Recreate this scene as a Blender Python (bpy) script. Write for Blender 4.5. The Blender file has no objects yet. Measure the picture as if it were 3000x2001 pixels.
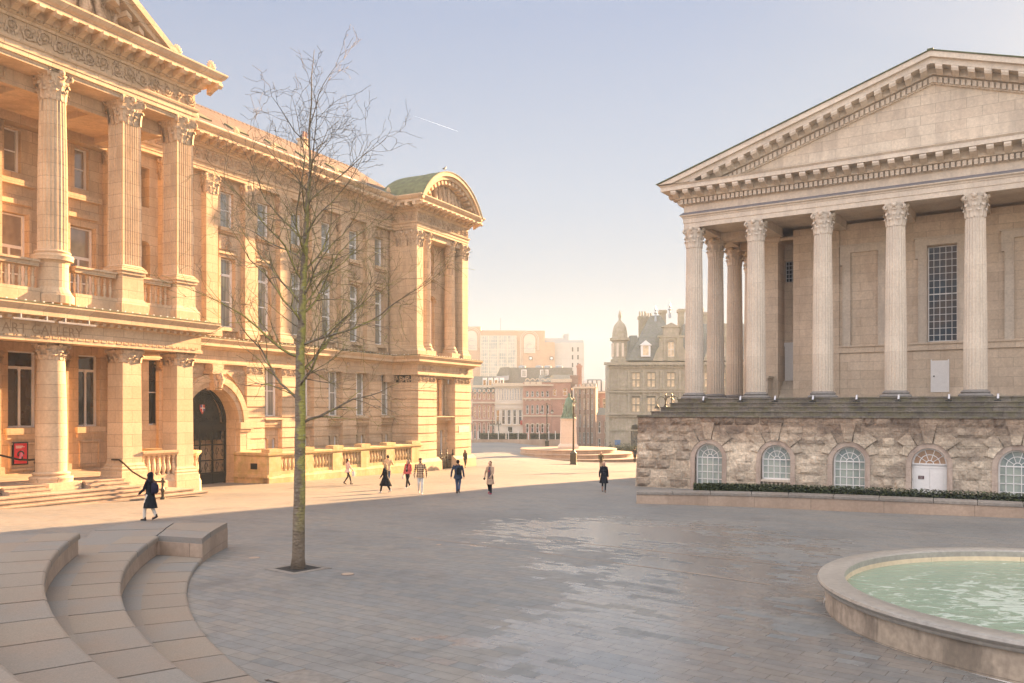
import bpy, math, random
from math import sin, cos, pi, radians, sqrt, atan2
from mathutils import Vector, Matrix
random.seed(7)
S = bpy.context.scene
# ---------------------------------------------------------------- camera, sky, sun, exposure
CZ = 3.0
cam = bpy.data.cameras.new('camera'); cam.sensor_width = 36; cam.lens = 30.24; cam.shift_y = 0.0675
cam.clip_start = 0.1; cam.clip_end = 9000
camo = bpy.data.objects.new('camera', cam); S.collection.objects.link(camo)
camo.location = (0, 0, CZ); camo.rotation_euler = (pi/2, 0, 0); S.camera = camo
SUN_AZ, SUN_EL = radians(38), radians(16)      # azimuth measured from +Y towards +X
w = bpy.data.worlds.new('World'); S.world = w; w.use_nodes = True
wn = w.node_tree; wn.nodes.clear()
def N(t, k, **kw):
    n = t.nodes.new(k)
    for a, b in kw.items(): setattr(n, a, b)
    return n
def L(t, a, b): t.links.new(a, b)
sky = N(wn, 'ShaderNodeTexSky', sky_type='NISHITA', sun_disc=False, sun_elevation=SUN_EL, sun_rotation=SUN_AZ,
        altitude=100, air_density=1.0, dust_density=2.0, ozone_density=1.5)
bg = N(wn, 'ShaderNodeBackground'); wo = N(wn, 'ShaderNodeOutputWorld')
tcw = N(wn, 'ShaderNodeTexCoord')
sunv = (sin(SUN_AZ)*cos(SUN_EL), cos(SUN_AZ)*cos(SUN_EL), sin(SUN_EL))
dot = N(wn, 'ShaderNodeVectorMath', operation='DOT_PRODUCT'); dot.inputs[1].default_value = sunv
L(wn, tcw.outputs['Generated'], dot.inputs[0])
def ramp(t, inp, stops, interp='LINEAR'):
    r = N(t, 'ShaderNodeValToRGB'); r.color_ramp.interpolation = interp
    e = r.color_ramp.elements
    while len(e) < len(stops): e.new(0.5)
    for i, (p, c) in enumerate(stops):
        e[i].position = p; e[i].color = (c[0], c[1], c[2], 1) if len(c) == 3 else c
    L(t, inp, r.inputs[0]); return r.outputs[0]
sepw = N(wn, 'ShaderNodeSeparateXYZ'); L(wn, tcw.outputs['Generated'], sepw.inputs[0])
# thin high haze: lavender high up, cream towards the horizon, brighter towards and away from the sun
G = 1.85
hz = ramp(wn, sepw.outputs['Z'], [(0.0, (.66*G, .67*G, .68*G)), (0.12, (.73*G, .76*G, .81*G)), (0.24, (.69*G, .74*G, .86*G)), (0.42, (.50*G, .575*G, .79*G)), (1, (1.17*G, 1.18*G, 1.24*G))])
sg = ramp(wn, dot.outputs['Value'], [(0.0, (3.85, 3.5, 3.1)), (0.35, (1.0, 1.04, 1.05)), (0.72, (1.04, 1.10, 1.12)), (0.90, (1.08, 1.13, 1.14)), (0.985, (1.2, 1.2, 1.12)), (1, (1.35, 1.3, 1.15))])
mulw = N(wn, 'ShaderNodeMix', data_type='RGBA', blend_type='MULTIPLY'); mulw.inputs['Factor'].default_value = 1
L(wn, hz, mulw.inputs['A']); L(wn, sg, mulw.inputs['B'])
mixw = N(wn, 'ShaderNodeMix', data_type='RGBA'); mixw.inputs['Factor'].default_value = 0.985
L(wn, sky.outputs[0], mixw.inputs['A']); L(wn, mulw.outputs['Result'], mixw.inputs['B'])
L(wn, mixw.outputs['Result'], bg.inputs[0]); bg.inputs[1].default_value = 0.05
L(wn, bg.outputs[0], wo.inputs[0])
sd = bpy.data.lights.new('sun', 'SUN'); sd.energy = 4.8; sd.angle = radians(0.6); sd.color = (1.0, .59, .28)
so = bpy.data.objects.new('sun', sd); S.collection.objects.link(so)
so.rotation_euler = Vector((-sunv[0], -sunv[1], -sunv[2])).to_track_quat('-Z', 'Y').to_euler(); so.location = (30, 30, 60)
S.view_settings.view_transform = 'Standard'; S.view_settings.look = 'None'
S.view_settings.exposure = 3.0; S.view_settings.gamma = 1.0; S.view_settings.use_curve_mapping = False
S.cycles.max_bounces = 6; S.cycles.diffuse_bounces = 4; S.cycles.volume_bounces = 0
S.cycles.caustics_reflective = False; S.cycles.caustics_refractive = False
C = S.collection
# ---------------------------------------------------------------- materials
MATS = {}
def newmat(name):
    m = bpy.data.materials.new(name); m.use_nodes = True; t = m.node_tree
    return m, t, t.nodes['Principled BSDF']
def plain(name, col, rough=.6, metal=0, noise=.12, ns=6, spec=.5, emit=None, es=0, alpha=None):
    m, t, p = newmat(name)
    p.inputs['Roughness'].default_value = rough; p.inputs['Metallic'].default_value = metal
    p.inputs['Specular IOR Level'].default_value = spec
    if noise:
        tc = N(t, 'ShaderNodeTexCoord'); nz = N(t, 'ShaderNodeTexNoise'); nz.inputs['Scale'].default_value = ns; nz.inputs['Detail'].default_value = 4
        L(t, tc.outputs['Object'], nz.inputs['Vector'])
        a = tuple(c*(1-noise) for c in col); b = tuple(min(1, c*(1+noise)) for c in col)
        L(t, ramp(t, nz.outputs['Fac'], [(.3, a), (.7, b)]), p.inputs['Base Color'])
    else: p.inputs['Base Color'].default_value = (*col, 1)
    if emit: p.inputs['Emission Color'].default_value = (*emit, 1); p.inputs['Emission Strength'].default_value = es
    MATS[name] = m; return m
def mathn(t, op, a, b=None, clamp=False):
    n = N(t, 'ShaderNodeMath', operation=op); n.use_clamp = clamp
    for i, x in enumerate((a, b)):
        if x is None: continue
        if isinstance(x, (int, float)): n.inputs[i].default_value = x
        else: L(t, x, n.inputs[i])
    return n.outputs[0]
def mixc(t, f, a, b, mode='MIX'):
    n = N(t, 'ShaderNodeMix', data_type='RGBA', blend_type=mode)
    for k, x in (('Factor', f), ('A', a), ('B', b)):
        if isinstance(x, (int, float)): n.inputs[k].default_value = x
        elif isinstance(x, tuple): n.inputs[k].default_value = (*x, 1)
        else: L(t, x, n.inputs[k])
    return n.outputs['Result']
def stone(name, c1, c2, bw=1.1, bh=.42, mortar=.012, mdark=.55, rough=.85, stain=None, stain_amt=0, nb=.25, rot=None, bumpm=.6, big=.18, rand=.5, rockface=0, moss=None, moss_amt=0, wet=None):
    m, t, p = newmat(name)
    tc = N(t, 'ShaderNodeTexCoord'); sp = N(t, 'ShaderNodeSeparateXYZ'); L(t, tc.outputs['Object'], sp.inputs[0])
    cb = N(t, 'ShaderNodeCombineXYZ'); L(t, mathn(t, 'ADD', sp.outputs[0], sp.outputs[1]), cb.inputs[0]); L(t, sp.outputs[2], cb.inputs[1])
    vec = cb.outputs[0]
    if rot is not None:
        mp = N(t, 'ShaderNodeMapping'); mp.inputs['Rotation'].default_value = (0, 0, rot); L(t, tc.outputs['Object'], mp.inputs[0]); vec = mp.outputs[0]
    br = N(t, 'ShaderNodeTexBrick'); br.inputs['Scale'].default_value = 1; br.inputs['Brick Width'].default_value = bw; br.inputs['Row Height'].default_value = bh
    br.inputs['Mortar Size'].default_value = mortar; br.inputs['Mortar Smooth'].default_value = .3; br.inputs['Bias'].default_value = 0
    br.offset = .5; br.squash = 1.0 if not rot else .72; br.squash_frequency = 3
    br.inputs['Color1'].default_value = (*c1, 1); br.inputs['Color2'].default_value = (*c2, 1); br.inputs['Mortar'].default_value = tuple(c*mdark for c in c1) + (1,)
    if rockface:
        dn = N(t, 'ShaderNodeTexNoise'); dn.inputs['Scale'].default_value = 1.6; L(t, vec, dn.inputs['Vector'])
        dv = N(t, 'ShaderNodeMix', data_type='VECTOR'); dv.inputs['Factor'].default_value = .045; L(t, vec, dv.inputs['A']); L(t, dn.outputs['Color'], dv.inputs['B']); vec = dv.outputs['Result']
    L(t, vec, br.inputs['Vector'])
    n1 = N(t, 'ShaderNodeTexNoise'); n1.inputs['Scale'].default_value = .35; n1.inputs['Detail'].default_value = 5; L(t, tc.outputs['Object'], n1.inputs['Vector'])
    n2 = N(t, 'ShaderNodeTexNoise'); n2.inputs['Scale'].default_value = 9; n2.inputs['Detail'].default_value = 6; L(t, tc.outputs['Object'], n2.inputs['Vector'])
    v1 = ramp(t, n1.outputs['Fac'], [(.3, (1-big,)*3), (.7, (1+big*.5,)*3)])
    v2 = ramp(t, n2.outputs['Fac'], [(.3, (1-nb*.5,)*3), (.7, (1+nb*.3,)*3)])
    col = mixc(t, 1, br.outputs['Color'], v1, 'MULTIPLY'); col = mixc(t, 1, col, v2, 'MULTIPLY')
    if stain:
        mp = N(t, 'ShaderNodeMapping'); mp.inputs['Scale'].default_value = (1.2, 1.2, .35) if not rockface else (.8, .8, 1.3); L(t, tc.outputs['Object'], mp.inputs[0])
        n3 = N(t, 'ShaderNodeTexNoise'); n3.inputs['Scale'].default_value = 1.1; n3.inputs['Detail'].default_value = 7; n3.inputs['Roughness'].default_value = .65; L(t, mp.outputs[0], n3.inputs['Vector'])
        f = ramp(t, n3.outputs['Fac'], [(.48, (0, 0, 0)), (.62, (stain_amt,)*3)])
        col = mixc(t, f, col, stain)
    if moss:
        g = N(t, 'ShaderNodeNewGeometry'); sn = N(t, 'ShaderNodeSeparateXYZ'); L(t, g.outputs['Normal'], sn.inputs[0])
        n4 = N(t, 'ShaderNodeTexNoise'); n4.inputs['Scale'].default_value = 2.2; n4.inputs['Detail'].default_value = 6; L(t, tc.outputs['Object'], n4.inputs['Vector'])
        f = mathn(t, 'MULTIPLY', ramp(t, n4.outputs['Fac'], [(.45, (0,)*3), (.6, (moss_amt,)*3)]), 1.0)
        col = mixc(t, f, col, moss)
    if rockface:
        gi_ = N(t, 'ShaderNodeNewGeometry'); col = mixc(t, 1, col, ramp(t, gi_.outputs['Random Per Island'], [(0, (.68, .66, .63)), (.3, (.92, .90, .87)), (.6, (1.1, 1.09, 1.05)), (1, (1.25, 1.24, 1.19))]), 'MULTIPLY')
    if rockface:                                    # soot and damp staining of the top courses
        f = mathn(t, 'MULTIPLY', ramp(t, mathn(t, 'ADD', mathn(t, 'MULTIPLY', sp.outputs[2], .33), mathn(t, 'MULTIPLY', n1.outputs['Fac'], .5)), [(.55, (0,)*3), (.95, (1,)*3)]), .8)
        col = mixc(t, f, col, mixc(t, 1, col, (.50, .42, .38), 'MULTIPLY'))
    L(t, col, p.inputs['Base Color']); p.inputs['Roughness'].default_value = rough
    bm = N(t, 'ShaderNodeBump'); bm.inputs['Strength'].default_value = bumpm; bm.inputs['Distance'].default_value = .02 if not rockface else .12
    h = mathn(t, 'SUBTRACT', mathn(t, 'MULTIPLY', n2.outputs['Fac'], .35), mathn(t, 'MULTIPLY', br.outputs['Fac'], 1.0))
    if rockface:
        n5 = N(t, 'ShaderNodeTexNoise'); n5.inputs['Scale'].default_value = 2.6; n5.inputs['Detail'].default_value = 6; L(t, tc.outputs['Object'], n5.inputs['Vector'])
        h = mathn(t, 'ADD', mathn(t, 'MULTIPLY', n5.outputs['Fac'], 1.6), mathn(t, 'MULTIPLY', br.outputs['Fac'], -.5))
    L(t, h, bm.inputs['Height']); L(t, bm.outputs[0], p.inputs['Normal'])
    MATS[name] = m; return m
M_mus = stone('museum_stone', (.59, .435, .285), (.51, .36, .225), 1.15, .60, .014, .55, stain=(.36, .26, .17), stain_amt=.5, big=.16)
M_carv = stone('carved_stone', (.53, .39, .26), (.46, .33, .215), 3, 3, .002, .9, stain=(.28, .20, .13), stain_amt=.5, nb=.6, bumpm=1)
M_rust = stone('rusticated_stone', (.63, .465, .31), (.56, .395, .25), 1.9, .74, .012, .6, stain=(.38, .27, .18), stain_amt=.45, big=.15)
M_town = stone('town_hall_stone', (.66, .57, .455), (.58, .485, .38), 1.5, .55, .010, .65, stain=(.38, .32, .26), stain_amt=.5, big=.15)
M_tcol = stone('column_stone', (.64, .56, .46), (.58, .50, .405), 30, .9, .006, .75, stain=(.38, .33, .28), stain_amt=.35, big=.10)
M_plin = stone('rock_faced_stone', (.56, .48, .385), (.42, .35, .275), .95, .55, .03, 1.05, stain=(.19, .155, .125), stain_amt=.6, nb=.5, rockface=1, bumpm=1.0, big=.3)
M_podt = stone('podium_trim_stone', (.47, .38, .31), (.42, .33, .27), 3, .8, .008, .6, stain=(.22, .16, .13), stain_amt=.5, nb=.3)
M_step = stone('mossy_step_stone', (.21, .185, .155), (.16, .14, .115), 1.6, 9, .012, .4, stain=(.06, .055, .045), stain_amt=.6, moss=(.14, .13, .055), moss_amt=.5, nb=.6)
M_terr = stone('terrace_stone', (.26, .225, .19), (.20, .19, .18), 40, 40, 0, 1, rough=.7, stain=(.20, .15, .11), stain_amt=.4, nb=.5, bumpm=.3, big=.25)
M_bench = stone('bench_stone', (.42, .31, .23), (.36, .26, .19), 1.5, 3, .006, .5, rough=.7, stain=(.25, .18, .13), stain_amt=.5)
M_rim = stone('pool_stone', (.50, .40, .31), (.46, .37, .28), 2.2, 3, .006, .5, rough=.6, stain=(.10, .08, .06), stain_amt=.6, nb=.5)
M_bal = stone('weathered_balustrade_stone', (.58, .41, .23), (.50, .34, .18), 1.6, .5, .008, .7, stain=(.27, .20, .09), stain_amt=.5, moss=(.30, .27, .08), moss_amt=.45)
M_gstep = stone('entrance_step_stone', (.42, .32, .24), (.36, .27, .20), 1.7, .5, .006, .5, stain=(.16, .13, .11), stain_amt=.55)
M_brick = stone('red_brick', (.42, .215, .155), (.35, .175, .125), .5, .16, .02, 1.3, big=.2)
M_brick2 = stone('dark_brick', (.31, .21, .165), (.26, .17, .13), .5, .16, .02, 1.2, big=.2)
M_brown = stone('tan_brick', (.50, .32, .21), (.46, .29, .19), 1, .4, .02, 1.1, big=.1)
M_pale = stone('pale_render', (.66, .56, .46), (.62, .52, .42), 2, 1.4, .01, .8, big=.08)
M_grey = stone('grey_panel', (.48, .45, .42), (.45, .42, .39), 3, 3.4, .03, .8, big=.08)
M_post = stone('sooted_stone', (.40, .34, .27), (.34, .29, .23), 1.2, .5, .01, .7, stain=(.20, .18, .13), stain_amt=.5, moss=(.22, .22, .11), moss_amt=.35)
M_trim = plain('pale_stone_trim', (.58, .46, .34), .8)
M_slate = stone('slate', (.17, .175, .165), (.13, .135, .13), .35, .22, .01, .6, rough=.6, moss=(.10, .12, .07), moss_amt=.4)
M_tile = stone('clay_roof_tile', (.17, .105, .075), (.13, .08, .06), .30, .28, .035, .4, rough=.8, stain=(.16, .11, .08), stain_amt=.5, bumpm=1)
M_lead = plain('green_lead', (.10, .108, .05), .8, noise=.35, ns=2)
M_white = plain('white_paint', (.72, .70, .68), .45, noise=.04)
M_iron = plain('black_iron', (.012, .011, .011), .4, .3, noise=.2)
M_bronze = plain('dark_bronze', (.07, .06, .04), .45, .6, noise=.3)
M_green = plain('patina_bronze', (.12, .19, .14), .7, noise=.35, ns=3)
M_black = plain('black', (.012, .012, .013), .55)
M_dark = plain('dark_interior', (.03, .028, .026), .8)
M_alum = plain('aluminium', (.5, .5, .52), .35, .6)
def glass(name, c1, c2, rough=.06, sc=(1, 1, 1), scale=1.2):
    m, t, p = newmat(name); tc = N(t, 'ShaderNodeTexCoord'); mp = N(t, 'ShaderNodeMapping'); mp.inputs['Scale'].default_value = sc
    L(t, tc.outputs['Object'], mp.inputs[0]); nz = N(t, 'ShaderNodeTexNoise'); nz.inputs['Scale'].default_value = scale; nz.inputs['Detail'].default_value = 2; L(t, mp.outputs[0], nz.inputs['Vector'])
    L(t, ramp(t, nz.outputs['Fac'], [(.4, c1), (.6, c2)]), p.inputs['Base Color'])
    p.inputs['Roughness'].default_value = rough; p.inputs['Specular IOR Level'].default_value = .9; p.inputs['Coat Weight'].default_value = .6; p.inputs['Coat Roughness'].default_value = .03
    MATS[name] = m; return m
G_sash = glass('sash_glass', (.16, .16, .14), (.30, .29, .25), sc=(6, 6, .2))
G_dark = glass('dark_glass', (.018, .016, .014), (.05, .04, .03))
G_town = glass('leaded_glass', (.02, .035, .055), (.09, .06, .045), scale=.5); G_town.node_tree.nodes['Principled BSDF'].inputs['Coat Weight'].default_value = 0; G_town.node_tree.nodes['Principled BSDF'].inputs['Specular IOR Level'].default_value = .25
G_arch = glass('frosted_glass', (.20, .25, .24), (.36, .40, .35), rough=.16, sc=(1.5, 1.5, .8), scale=1.0)
G_warm = glass('warm_glass', (.34, .19, .10), (.42, .28, .17), rough=.15)
G_reflect = plain('amber_reflection_glass', (.60, .46, .30), .35, noise=.3, ns=1.5, emit=(1.0, .62, .28), es=.004)  # amber colour and faint glow stand in for light reflected by the panes
G_far = glass('tower_glass', (.20, .24, .24), (.42, .40, .34), scale=.5)
# paving ------------------------------------------------
def paving():
    m, t, p = newmat('paving'); tc = N(t, 'ShaderNodeTexCoord')
    mp = N(t, 'ShaderNodeMapping'); mp.inputs['Rotation'].default_value = (0, 0, radians(36)); L(t, tc.outputs['Object'], mp.inputs[0])
    br = N(t, 'ShaderNodeTexBrick'); br.offset = .38; br.offset_frequency = 2; br.squash = 1.45; br.squash_frequency = 3
    for k, v in (('Scale', 1), ('Brick Width', .48), ('Row Height', .245), ('Mortar Size', .006), ('Mortar Smooth', .2), ('Bias', 0)): br.inputs[k].default_value = v
    br.inputs['Color1'].default_value = (0, 0, 0, 1); br.inputs['Color2'].default_value = (1, 1, 1, 1); br.inputs['Mortar'].default_value = (.5, .5, .5, 1)
    L(t, mp.outputs[0], br.inputs['Vector'])
    rnd = N(t, 'ShaderNodeSeparateColor'); L(t, br.outputs['Color'], rnd.inputs[0])
    base = ramp(t, rnd.outputs[0], [(0, (.178, .178, .172)), (.22, (.202, .198, .188)), (.45, (.222, .203, .178)), (.62, (.198, .195, .187)), (.8, (.226, .205, .182)), (1, (.186, .175, .163))])
    n1 = N(t, 'ShaderNodeTexNoise'); n1.inputs['Scale'].default_value = .18; n1.inputs['Detail'].default_value = 6; L(t, tc.outputs['Object'], n1.inputs['Vector'])
    n2 = N(t, 'ShaderNodeTexNoise'); n2.inputs['Scale'].default_value = 5; n2.inputs['Detail'].default_value = 8; L(t, tc.outputs['Object'], n2.inputs['Vector'])
    c = mixc(t, 1, base, ramp(t, n1.outputs['Fac'], [(.3, (.80, .82, .84)), (.5, (1, 1, 1)), (.7, (1.15, 1.10, 1.04))]), 'MULTIPLY')
    c = mixc(t, 1, c, ramp(t, n2.outputs['Fac'], [(.3, (.88,)*3), (.7, (1.1,)*3)]), 'MULTIPLY')
    c = mixc(t, mathn(t, 'MULTIPLY', br.outputs['Fac'], .75), c, (.07, .06, .055))
    vo_s = N(t, 'ShaderNodeTexVoronoi'); vo_s.inputs['Scale'].default_value = 2.2; L(t, tc.outputs['Object'], vo_s.inputs['Vector'])
    c = mixc(t, ramp(t, vo_s.outputs['Distance'], [(.03, (.35,)*3), (.055, (0,)*3)]), c, (.34, .32, .30))
    n6 = N(t, 'ShaderNodeTexNoise'); n6.inputs['Scale'].default_value = .55; n6.inputs['Detail'].default_value = 7; n6.inputs['Roughness'].default_value = .7; L(t, mp.outputs[0], n6.inputs['Vector'])
    c = mixc(t, ramp(t, n6.outputs['Fac'], [(.56, (0,)*3), (.66, (.45,)*3)]), c, (.10, .095, .09))
    # wet film: patches in the middle of the square, broken up slab by slab
    sp = N(t, 'ShaderNodeSeparateXYZ'); L(t, tc.outputs['Object'], sp.inputs[0])
    def blob(cx, cy, rx, ry):
        a = mathn(t, 'MULTIPLY', mathn(t, 'SUBTRACT', sp.outputs[0], cx), 1/rx); b = mathn(t, 'MULTIPLY', mathn(t, 'SUBTRACT', sp.outputs[1], cy), 1/ry)
        return mathn(t, 'SUBTRACT', 1, mathn(t, 'ADD', mathn(t, 'MULTIPLY', a, a), mathn(t, 'MULTIPLY', b, b)))
    m1 = mathn(t, 'MAXIMUM', blob(4.4, 26.5, 5.6, 5.5), mathn(t, 'MAXIMUM', blob(4.5, 18.5, 4.2, 4.5), blob(3.2, 12.0, 4.4, 4.6)))
    n3 = N(t, 'ShaderNodeTexNoise'); n3.inputs['Scale'].default_value = .7; n3.inputs['Detail'].default_value = 5; L(t, tc.outputs['Object'], n3.inputs['Vector'])
    wet = mathn(t, 'ADD', mathn(t, 'MULTIPLY', m1, .45), mathn(t, 'ADD', mathn(t, 'MULTIPLY', n3.outputs['Fac'], 1.2), mathn(t, 'MULTIPLY', rnd.outputs[0], .40)))
    wet = ramp(t, wet, [(.90, (0,)*3), (1.02, (1,)*3)])
    c = mixc(t, mathn(t, 'MULTIPLY', wet, .45), c, mixc(t, 1, c, (.72, .74, .80), 'MULTIPLY'))
    L(t, c, p.inputs['Base Color'])
    L(t, mathn(t, 'ADD', .45, mathn(t, 'MULTIPLY', wet, .5)), p.inputs['Specular IOR Level'])
    ro = mathn(t, 'SUBTRACT', .60, mathn(t, 'MULTIPLY', wet, .36)); L(t, ro, p.inputs['Roughness'])
    bm = N(t, 'ShaderNodeBump'); bm.inputs['Strength'].default_value = .5; bm.inputs['Distance'].default_value = .012
    h = mathn(t, 'ADD', mathn(t, 'MULTIPLY', br.outputs['Fac'], -1), mathn(t, 'ADD', mathn(t, 'MULTIPLY', rnd.outputs[0], .35), mathn(t, 'MULTIPLY', n2.outputs['Fac'], .5)))
    L(t, h, bm.inputs['Height']); L(t, bm.outputs[0], p.inputs['Normal']); return m
M_pave = paving()
# ---------------------------------------------------------------- mesh builder
class B:
    def __init__(s): s.v = []; s.f = []
    def add(s, vs, fs):
        o = len(s.v); s.v += [tuple(x) for x in vs]; s.f += [tuple(i+o for i in f) for f in fs]; return s
    def box(s, x0, x1, y0, y1, z0, z1):
        return s.add([(x0,y0,z0),(x1,y0,z0),(x1,y1,z0),(x0,y1,z0),(x0,y0,z1),(x1,y0,z1),(x1,y1,z1),(x0,y1,z1)],
                     [(0,3,2,1),(4,5,6,7),(0,1,5,4),(1,2,6,5),(2,3,7,6),(3,0,4,7)])
    def poly(s, pts, axis, a, b):
        n = len(pts)
        ar = sum(pts[i][0]*pts[(i+1) % n][1]-pts[(i+1) % n][0]*pts[i][1] for i in range(n))
        if ar < 0: pts = pts[::-1]
        def P(p, c):
            return (c, p[0], p[1]) if axis == 'x' else (p[0], c, p[1]) if axis == 'y' else (p[0], p[1], c)
        vs = [P(p, a) for p in pts]+[P(p, b) for p in pts]
        fs = [tuple(range(n))[::-1], tuple(range(n, 2*n))]+[(i, (i+1) % n, (i+1) % n+n, i+n) for i in range(n)]
        if axis == 'y': fs = [f[::-1] for f in fs]
        return s.add(vs, fs)
    def lathe(s, prof, n=24, c=(0, 0), flute=0, z0=0):
        m = len(prof); vs = []
        N_ = n if not flute else flute*4
        for r, z in prof:
            for i in range(N_):
                a = 2*pi*i/N_
                rr = r
                if flute: rr = r*(1, .955, .925, .955)[i % 4]
                vs.append((c[0]+rr*cos(a), c[1]+rr*sin(a), z+z0))
        fs = [(j*N_+i, j*N_+(i+1) % N_, (j+1)*N_+(i+1) % N_, (j+1)*N_+i) for j in range(m-1) for i in range(N_)]
        fs += [tuple(range(N_))[::-1], tuple(range((m-1)*N_, m*N_))]
        return s.add(vs, fs)
    def sq(s, prof, c=(0, 0), k=1.0, flute=0):       # square-plan moulded shaft; prof = (half width, z)
        vs = []; 
        def ring(r):
            if not flute: return [(-r, -r*k), (r, -r*k), (r, r*k), (-r, r*k)]
            o = []; n = flute; e = r*.84
            for side in range(4):
                for i in range(n):
                    for q, d in ((0, 0), (.22, 0), (.4, .045), (.8, .045)):
                        tt = -e+(i+q)*2*e/n; o_ = [(tt, -r+d*r*2), (r-d*r*2, tt), (-tt, r-d*r*2), (-r+d*r*2, -tt)][side]; o.append((o_[0], o_[1]*k))
                o.append([(r, -r*k), (r, r*k), (-r, r*k), (-r, -r*k)][side])
            return o
        rings = [ring(r) for r, z in prof]; n = len(rings[0])
        for rg, (r, z) in zip(rings, prof): vs += [(c[0]+x, c[1]+y, z) for x, y in rg]
        fs = [(j*n+i, j*n+(i+1) % n, (j+1)*n+(i+1) % n, (j+1)*n+i) for j in range(len(prof)-1) for i in range(n)]
        fs += [tuple(range(n))[::-1], tuple(range((len(prof)-1)*n, len(prof)*n))]
        return s.add(vs, fs)
    def tube(s, pts, rad, n=6):
        pts = [Vector(p) for p in pts]; k = len(pts)
        if not isinstance(rad, (list, tuple)): rad = [rad]*k
        vs = []; up = None
        for i, p in enumerate(pts):
            d = (pts[min(i+1, k-1)]-pts[max(i-1, 0)])
            if d.length < 1e-9: d = Vector((0, 0, 1))
            d.normalize()
            if up is None: up = d.orthogonal().normalized()
            up = (up-d*up.dot(d)); up = up.normalized() if up.length > 1e-6 else d.orthogonal().normalized()
            q = d.cross(up)
            vs += [p+(up*cos(2*pi*j/n)+q*sin(2*pi*j/n))*rad[i] for j in range(n)]
        fs = [(i*n+j, i*n+(j+1) % n, (i+1)*n+(j+1) % n, (i+1)*n+j) for i in range(k-1) for j in range(n)]
        fs += [tuple(range(n))[::-1], tuple(range((k-1)*n, k*n))]
        return s.add(vs, fs)
    def ball(s, c, r, n=8, m=6):
        if not isinstance(r, (tuple, list)): r = (r, r, r)
        vs = [(c[0], c[1], c[2]-r[2])]
        for j in range(1, m):
            a = -pi/2+pi*j/m
            vs += [(c[0]+r[0]*cos(a)*cos(2*pi*i/n), c[1]+r[1]*cos(a)*sin(2*pi*i/n), c[2]+r[2]*sin(a)) for i in range(n)]
        vs.append((c[0], c[1], c[2]+r[2])); T = len(vs)-1
        fs = [(0, 1+(i+1) % n, 1+i) for i in range(n)]
        for j in range(m-2): fs += [(1+j*n+i, 1+j*n+(i+1) % n, 1+(j+1)*n+(i+1) % n, 1+(j+1)*n+i) for i in range(n)]
        fs += [(1+(m-2)*n+i, 1+(m-2)*n+(i+1) % n, T) for i in range(n)]
        return s.add(vs, fs)
    def run(s, path, prof, closed=False):            # moulding: prof = [(out, z)], outward = right-hand side of the path
        n = len(path); k = len(prof); vs = []
        for i, p in enumerate(path):
            a = Vector(path[i-1]) if (i or closed) else None; b = Vector(path[(i+1) % n]) if (i < n-1 or closed) else None; p = Vector(p)
            def nr(d): d = d.normalized(); return Vector((d.y, -d.x))
            if a is None: o = nr(b-p)
            elif b is None: o = nr(p-a)
            else:
                n1, n2 = nr(p-a), nr(b-p); o = (n1+n2); l = o.length_squared; o = o*(2/l) if l > .1 else n1
            vs += [(p.x+o.x*q, p.y+o.y*q, z) for q, z in prof]
        fs = []
        for i in range(n if closed else n-1):
            j = (i+1) % n
            fs += [(i*k+q, j*k+q, j*k+(q+1) % k, i*k+(q+1) % k) for q in range(k)]
        if not closed: fs += [tuple(range(k)), tuple(range((n-1)*k, n*k))[::-1]]
        return s.add(vs, fs)
    def wall(s, x0, x1, z0, z1, yf, yb, holes=()):
        xs = sorted({x0, x1, *[h[0] for h in holes], *[h[1] for h in holes]}); zs = sorted({z0, z1, *[h[2] for h in holes], *[h[3] for h in holes]})
        xs = [x for x in xs if x0 <= x <= x1]; zs = [z for z in zs if z0 <= z <= z1]
        def inh(x, z): return any(h[0] < x < h[1] and h[2] < z < h[3] for h in holes)
        solid = [[not inh((xs[i]+xs[i+1])/2, (zs[j]+zs[j+1])/2) for j in range(len(zs)-1)] for i in range(len(xs)-1)]
        I, J = len(xs)-1, len(zs)-1
        for i in range(I):
            for j in range(J):
                if not solid[i][j]: continue
                a, b, c, d = xs[i], xs[i+1], zs[j], zs[j+1]
                s.add([(a,yf,c),(b,yf,c),(b,yf,d),(a,yf,d)], [(0,1,2,3)]); s.add([(a,yb,c),(b,yb,c),(b,yb,d),(a,yb,d)], [(3,2,1,0)])
                if i == 0 or not solid[i-1][j]: s.add([(a,yf,c),(a,yf,d),(a,yb,d),(a,yb,c)], [(0,1,2,3)])
                if i == I-1 or not solid[i+1][j]: s.add([(b,yf,c),(b,yf,d),(b,yb,d),(b,yb,c)], [(3,2,1,0)])
                if j == 0 or not solid[i][j-1]: s.add([(a,yf,c),(b,yf,c),(b,yb,c),(a,yb,c)], [(3,2,1,0)])
                if j == J-1 or not solid[i][j+1]: s.add([(a,yf,d),(b,yf,d),(b,yb,d),(a,yb,d)], [(0,1,2,3)])
        return s
    def archfill(s, cx, r, zs_, zt, yf, yb, n=10, rz=None):   # the two spandrels between an arch and its square hole
        rz = rz or r
        for sg in (-1, 1):
            pts = [(cx+sg*r, zs_)]+[(cx+sg*r*cos(a*pi/2/n), zs_+rz*sin(a*pi/2/n)) for a in range(1, n+1)]+[(cx, zt), (cx+sg*r, zt)] if zt > zs_+rz+.001 else \
                  [(cx+sg*r*cos(a*pi/2/n), zs_+rz*sin(a*pi/2/n)) for a in range(0, n+1)]+[(cx+sg*r, zt)]
            s.poly(pts, 'y', yf, yb)
        return s
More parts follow.
